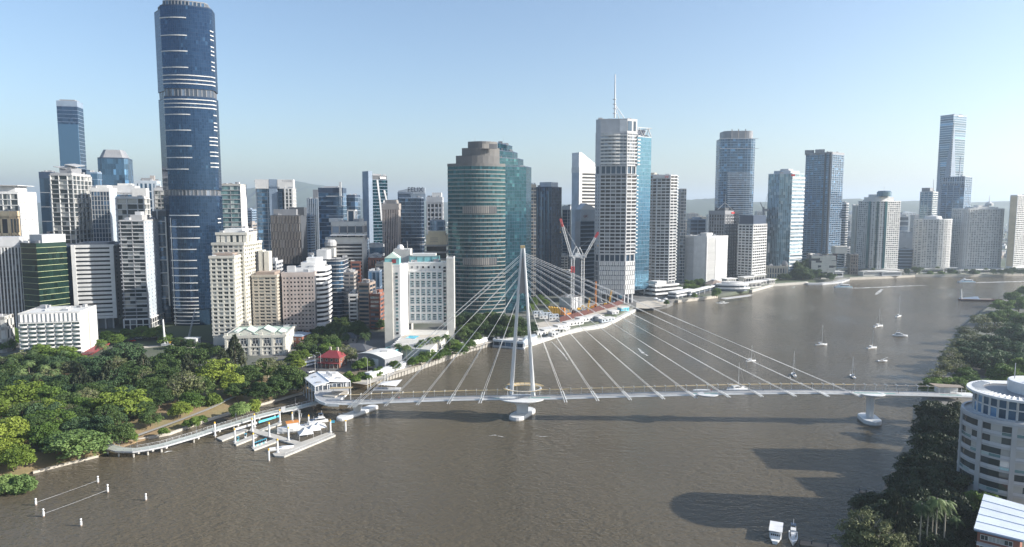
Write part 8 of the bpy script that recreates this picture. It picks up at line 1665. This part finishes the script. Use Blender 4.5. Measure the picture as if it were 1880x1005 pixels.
r = jetty('ferry wharf with long flat roof in front of the curved terrace', [(1323, 548), (1345, 545.5), (1365, 543), (1380, 541)], 5, 1.2, 'ferry_wharf', 'concrete'); q = [p - P(1323, 548, 0) for p in (P(1328, 547.5, 4.5), P(1352, 544.6, 4.5), P(1376, 541.5, 4.5))]; strip_thing([Vector((p.x, p.y, 4.5)) for p in q], 6, 4.8, .4, 'x').build('roof', 'palegrey', r)
# far promenade walls along the water
def quay(label, pxs, h, mat, d=4):
    pts = [P(a, b, 0) for a, b in pxs]; c = pts[0]; rr = thing('quay_wall', label, 'wall', (c.x, c.y, 0)); q = offset_line([p - c for p in pts], [d / 2] * len(pts)); strip_thing(q, d, h, h + 1, 'x').build('wall', mat, rr); ed = offset_line(q, [-d / 2 + .3] * len(pts)); rm = MB(); rm.tube([p + Vector((0, 0, h + 1.1)) for p in ed], .1, 4)
    for a, b in zip(ed, ed[1:]):
        n_ = max(1, int((b - a).length / 6))
        for i in range(n_): p = a.lerp(b, i / n_); rm.box((p.x, p.y, h + .5), (.2, .2, 1.1))
    rm.build('railing', 'palegrey', rr); return rr
quay('pale riverside promenade wall below the dark grid tower', [(1245, 556), (1290, 551), (1318, 547)], 3, 'paving'); quay('grey promenade quay from the curved terrace to the domed hall', [(1381, 537), (1420, 526), (1480, 522), (1484, 521.5)], 3.2, 'concrete'); quay('low white pontoon quay below the carved podium', [(1484, 523.5), (1510, 523.5), (1546, 520), (1560, 515)], 2.2, 'palegrey', 10); quay('long pale promenade below the far east towers', [(1560, 514.5), (1620, 512), (1680, 509), (1760, 509), (1880, 507)], 3.4, 'paving', 6)
for i, (px, py, l_, d_, h_) in enumerate(((1500, 512, 24, 12, 7), (1530, 509, 26, 12, 9), (1545, 503, 22, 12, 10), (1600, 506, 40, 14, 7), (1632, 506, 34, 14, 6), (1668, 503, 26, 12, 6), (1706, 501, 44, 14, 7), (1738, 500, 30, 12, 8), (1770, 502, 22, 10, 5), (1800, 502, 34, 12, 6), (1838, 501, 36, 12, 6), (1866, 500, 30, 14, 8))):
    b = P(px, py, ZL); rr = thing('promenade_building', 'low pale terrace building on the far promenade, %s from the domed hall' % ordinal(i), 'building', (b.x, b.y, ZL), R(8), 'low promenade buildings'); MB().box((0, 0, h_ / 2), (l_, d_, h_)).build('wall', ('offwhite', 'palegrey', 'cream')[i % 3], rr); MB().box((0, -d_ / 2 - .1, h_ * .5), (l_ - 3, .3, h_ * .35)).build('window_band', 'g_dark', rr); MB().box((l_ * .1, 0, h_ + .3), (l_ * .9, d_ + 3, .6)).build('roof', 'white', rr)
# ================================================================ curved apartment building, lower east corner
ca = P(1852, 930, ZL); cx, cy = 180.0, 241.0; rad = 16; zt = Q(1800, 781, 226).z
fc = [(cx + 14, cy - 13), (cx + 16, cy + 12)]
arcp = [(cx + 2 + rad * 1.02 * math.cos(a), cy + rad * .98 * math.sin(a)) for a in [R(100) + R(172) * i / 14 for i in range(15)]]
foot = [(cx + 16, cy - 14.5), (cx + 17, cy + 13)] + arcp
r = tower('curved_apartments', 'curved white-grey apartment building with recessed balconies on the east bank', 'building', foot, zt, ZL, nf=9, glass='g_home', bay=3.2, roof='roofpale', root=thing('curved_apartments', 'curved white-grey apartment building with recessed balconies on the east bank', 'building', (cx, cy, ZL)), paneedges=(), crown=(1.2, 'palegrey', .2))
lo = Vector(r.location); H = zt - ZL - 1.2; fh_ = H / 9; inner = [(p[0] - lo.x, p[1] - lo.y) for p in foot]; n = len(inner)
sl_ = ringmesh(inner, [.35] * n, .75, 'lightgrey', -2.6)
for i in range(10): inst('floor_slab', sl_, r, (0, 0, fh_ * i - (.4 if i else 0)))
col = [3, 7, 11, 15]
for i in (0, 1, 2, 4, 7, 10, 13, 16): p = Vector(inner[i]); q = Vector(inner[(i + 1) % n]); d_ = q - p; bx('column', r, (p.x, p.y, H / 2), (1.5, 1.0, H), 'lightgrey', math.atan2(d_.y, d_.x))
rngw = random.Random(31); bal = {}
for e in range(1, n):
    a, b = Vector(inner[e]), Vector(inner[(e + 1) % n]); d_ = (b - a); L = d_.length; d_ /= L; nn2 = Vector((d_.y, -d_.x)); an = math.atan2(d_.y, d_.x); m = (a + b) / 2
    if L < .3: continue
    k = round(L, 1); wmw = winmesh(L * .98, fh_ - .8, 'g_home', 'white', 2 if L < 6 else 6)
    if k not in bal:
        mb = MB(); mb.mat(0).box((0, 0, .5), (L, .08, 1.0)); mb.mat(1).box((0, 0, 1.08), (L, .12, .1)); bal[k] = (mb.mesh('balustrade', ['g_aqua', 'white']), MB().box((0, 0, .5), (L, .14, 1.0)).mesh('balustrade', 'palegrey'))
    for i in range(9): p = m - nn2 * 1.5; inst('window', wmw, r, (p.x, p.y, fh_ * i + .4), an); p = m + nn2 * .15; inst('balustrade', bal[k][1 if (i + (e // 3)) % 3 else 0], r, (p.x, p.y, fh_ * i + .36), an)
p0, p1 = Vector(inner[0]), Vector(inner[-1]); d_ = (p0 - p1); Lf = d_.length; an = math.atan2(d_.y, d_.x)
f2 = scalep(foot, .82, off=(2.5, 1)); z2 = Q(1800, 737, 230).z
tower('x', '', '', f2, z2, zt - .6, nf=2, glass='g_blue', bay=2.6, band=(.4, .25, 'white'), pier=(.3, .25, 'white'), root=r, roof='midgrey')
roofp = scalep(foot, .98, off=(2, .5)); inst('roof_eave', ringmesh([(x - lo.x, y - lo.y) for x, y in roofp], [.5] * n, .8, 'purewhite', -4.5), r, (0, 0, z2 - ZL - .3))
MB().add([(x - lo.x, y - lo.y, z2 - ZL + .2) for x, y in scalep(foot, .8, off=(2, .5))], [tuple(range(n))]).build('roof_deck', 'midgrey', r)
fin = boxmesh(3.6, .18, .35, 'purewhite')
for i in range(22): a = R(110) + R(150) * i / 21; inst('eave_fin', fin, r, (4 + 13 * math.cos(a), .5 + 13 * math.sin(a), z2 - ZL + .65), a)
dc = (cx + 9, cy + 0); MB().lathe([(8.5, z2 - ZL), (8.5, z2 - ZL + 4), (8.2, z2 - ZL + 4.2)], 22, (9, 0, 0)).build('roof_drum', 'purewhite', r); MB().lathe([(0, 0), (7.9, 0), (0, .3)], 20, (9, 0, z2 - ZL + 3.9)).build('drum_roof', 'roofgrey', r); [bx('roof_plant', r, (6 + 2.2 * i, -2 + 1.5 * (i % 3), z2 - ZL + 4.9), (1.4, 1.2, 1.4), 'palegrey') for i in range(5)]
bx('roof_screen', r, (12, -6, z2 - ZL + 2), (10, 3, 3.6), 'purewhite', .1); MB().tube([(4, 4, z2 - ZL + 4), (4, 4, z2 - ZL + 10)], .15, 5).build('antenna', 'palegrey', r)
# neighbours just outside the frame; their shadows lie on the water
for lab, x, y, w_, d_, h_ in (('apartment block beyond the frame whose shadow crosses the lower river', 250, 293, 26, 24, 57), ('second apartment block beyond the frame casting the middle shadow', 244, 265, 22, 12, 52)):
    tower('apartment_block', lab, 'building', [(x - w_ / 2, y - d_ / 2), (x + w_ / 2, y - d_ / 2), (x + w_ / 2, y + d_ / 2), (x - w_ / 2, y + d_ / 2)], h_, ZL, nf=14, glass='g_home', bay=4, band=(1.3, .8, 'lightgrey'), pier=(.8, .8, 'lightgrey', 2), group='apartment blocks beyond the frame')
# brick building with white metal roof
zz = 17.5; q = [P(1786, 976, zz), P(1882, 1000, zz), P(1882, 925, zz), P(1806, 916, zz)]
q = [P(1788, 970, zz), P(1880, 992, zz), P(1888, 938, zz), P(1806, 915, zz)]; c = sum(q, Vector()) / 4
r = thing('brick_building', 'red brick flats with white stepped metal roof in the lower east corner', 'building', (c.x, c.y, ZL)); lo = Vector(r.location); ft = [((p - lo).x, (p - lo).y) for p in q]
MB().prism(offp(ft, [-.9] * 4), 0, zz - ZL - .3).build('wall', 'brick', r)
for i in range(5):
    t0, t1 = i / 5, (i + 1) / 5; a, b, c_, d_ = Vector(ft[0]).lerp(Vector(ft[3]), t0), Vector(ft[1]).lerp(Vector(ft[2]), t0), Vector(ft[1]).lerp(Vector(ft[2]), t1), Vector(ft[0]).lerp(Vector(ft[3]), t1); h0 = zz - ZL + .35 * i
    v = [(*a, h0), (*b, h0), (*c_, h0 + .15), (*d_, h0 + .15)]; MB().add(v + [(x, y, z - .5) for x, y, z in v], [(0, 1, 2, 3), (7, 6, 5, 4), (0, 4, 5, 1), (1, 5, 6, 2), (2, 6, 7, 3), (3, 7, 4, 0)]).build('roof_sheet', 'blueroof', r)
a, b = Vector(offp(ft, [-.9] * 4)[0]), Vector(offp(ft, [-.9] * 4)[1]); d_ = b - a; an = math.atan2(d_.y, d_.x); n3 = Vector((d_.y, -d_.x)).normalized(); me = winmesh(2.2, 1.7, 'g_home', 'white', 1)
for k in range(3):
    for t in (.18, .36, .54, .74): p = a + d_ * t + n3 * .05; inst('window', me, r, (p.x, p.y, zz - ZL - 3.4 - 3.6 * k), an)
    p = a + d_ * .5 + n3 * .9; bx('balcony', r, (p.x, p.y, zz - ZL - 4.6 - 3.6 * k), (d_.length, 1.8, .25), 'white', an); bx('balcony_rail', r, (p.x + n3.x * .8, p.y + n3.y * .8, zz - ZL - 3.6 - 3.6 * k), (d_.length, .1, .1), 'white', an)
bx('gutter', r, (*((a + b) / 2 + n3 * 1.1), zz - ZL - .55), (d_.length + 1.6, .25, .3), 'bluegrey', an)
for px, py in ((1756, 1003), (1776, 1000)): p = P(px, py, 9); 
rr = thing('garden_wall', 'white balustraded garden wall below the fan palm', 'wall', P(1765, 1004, ZL), R(15)); bx('wall', rr, (0, 0, 1), (14, .4, 2), 'white'); [bx('post', rr, (-6.6 + 2.2 * i, 0, 1.6), (.3, .5, 3.2), 'white') for i in range(7)]; bx('rail', rr, (0, 0, 3.0), (14, .3, .2), 'white')
# shore sign frame on the far promenade of the bank
# ---------------------------------------------------------------- haze
mh, nth, bh_ = newmat('hazemat'); nth.nodes.remove(bh_)
pv = N(nth, 'ShaderNodeVolumePrincipled'); pv.inputs['Color'].default_value = (.74, .87, 1.0, 1)
pv.inputs['Density'].default_value = HAZE; pv.inputs['Density Attribute'].default_value = ''; pv.inputs['Anisotropy'].default_value = .35
nth.links.new(pv.outputs[0], nth.nodes['Material Output'].inputs['Volume'])
hz = MB().box((0, 10500, 269), (39200, 27600, 542)).build('haze', 'hazemat'); stuff(hz)

# ---------------------------------------------------------------- sub-parts: pieces that belong to a part of their thing
SUBS = {'plant_room': 'roof', 'roof_unit': 'roof', 'antenna': 'roof', 'chimney': 'roof', 'roof_cap': 'roof', 'roof_plant': 'roof_deck', 'cabin_window': 'cabin', 'wrap_window': 'cabin', 'tide_mark': 'shaft', 'cap': 'shaft', 'boom_with_furled_sail': 'mast', 'spreader': 'mast', 'forestay': 'mast', 'backstay': 'mast',
        'wheelhouse_window': 'wheelhouse', 'wheelhouse_roof': 'wheelhouse', 'saloon_window': 'saloon', 'jib_tip': 'jib', 'hook_block': 'hoist_rope', 'spire_ring': 'spire', 'spire_brace': 'spire', 'balcony_rail': 'balcony', 'louvre_gap': 'louvre_fin', 'drum_roof': 'roof_drum', 'lamp_head': 'pole', 'mast_cap': 'mast_leg', 'anchor_tube': 'stay_cable',
        'crown_fin': 'crown_drum', 'deck_paving': 'deck', 'teal_paving': 'deck', 'deck_surface': 'deck', 'sign_mark': 'sign_panel', 'flybridge_roof': 'flybridge', 'roof_emblem': 'teal_roof', 'windscreen': 'body', 'bucket': 'arm', 'veranda_post': 'veranda_roof', 'slew_ring': 'mast', 'pool': 'pool_podium', 'sun_lounger': 'pool_podium', 'base_ring': 'tank'}
def stem_(o): return o.name.split('.')[0]
for t in [o for o in bpy.data.objects if o.parent is None and o.children]:
    ch = list(t.children); by = {}
    for c in ch: by.setdefault(stem_(c), []).append(c)
    for c in ch:
        p = by.get(SUBS.get(stem_(c)))
        if not p: continue
        q = p[min(len(p) - 1, by[stem_(c)].index(c))] if stem_(c) in ('anchor_tube', 'louvre_gap') else p[0]
        c.parent = q; c.matrix_parent_inverse = q.matrix_basis.inverted()
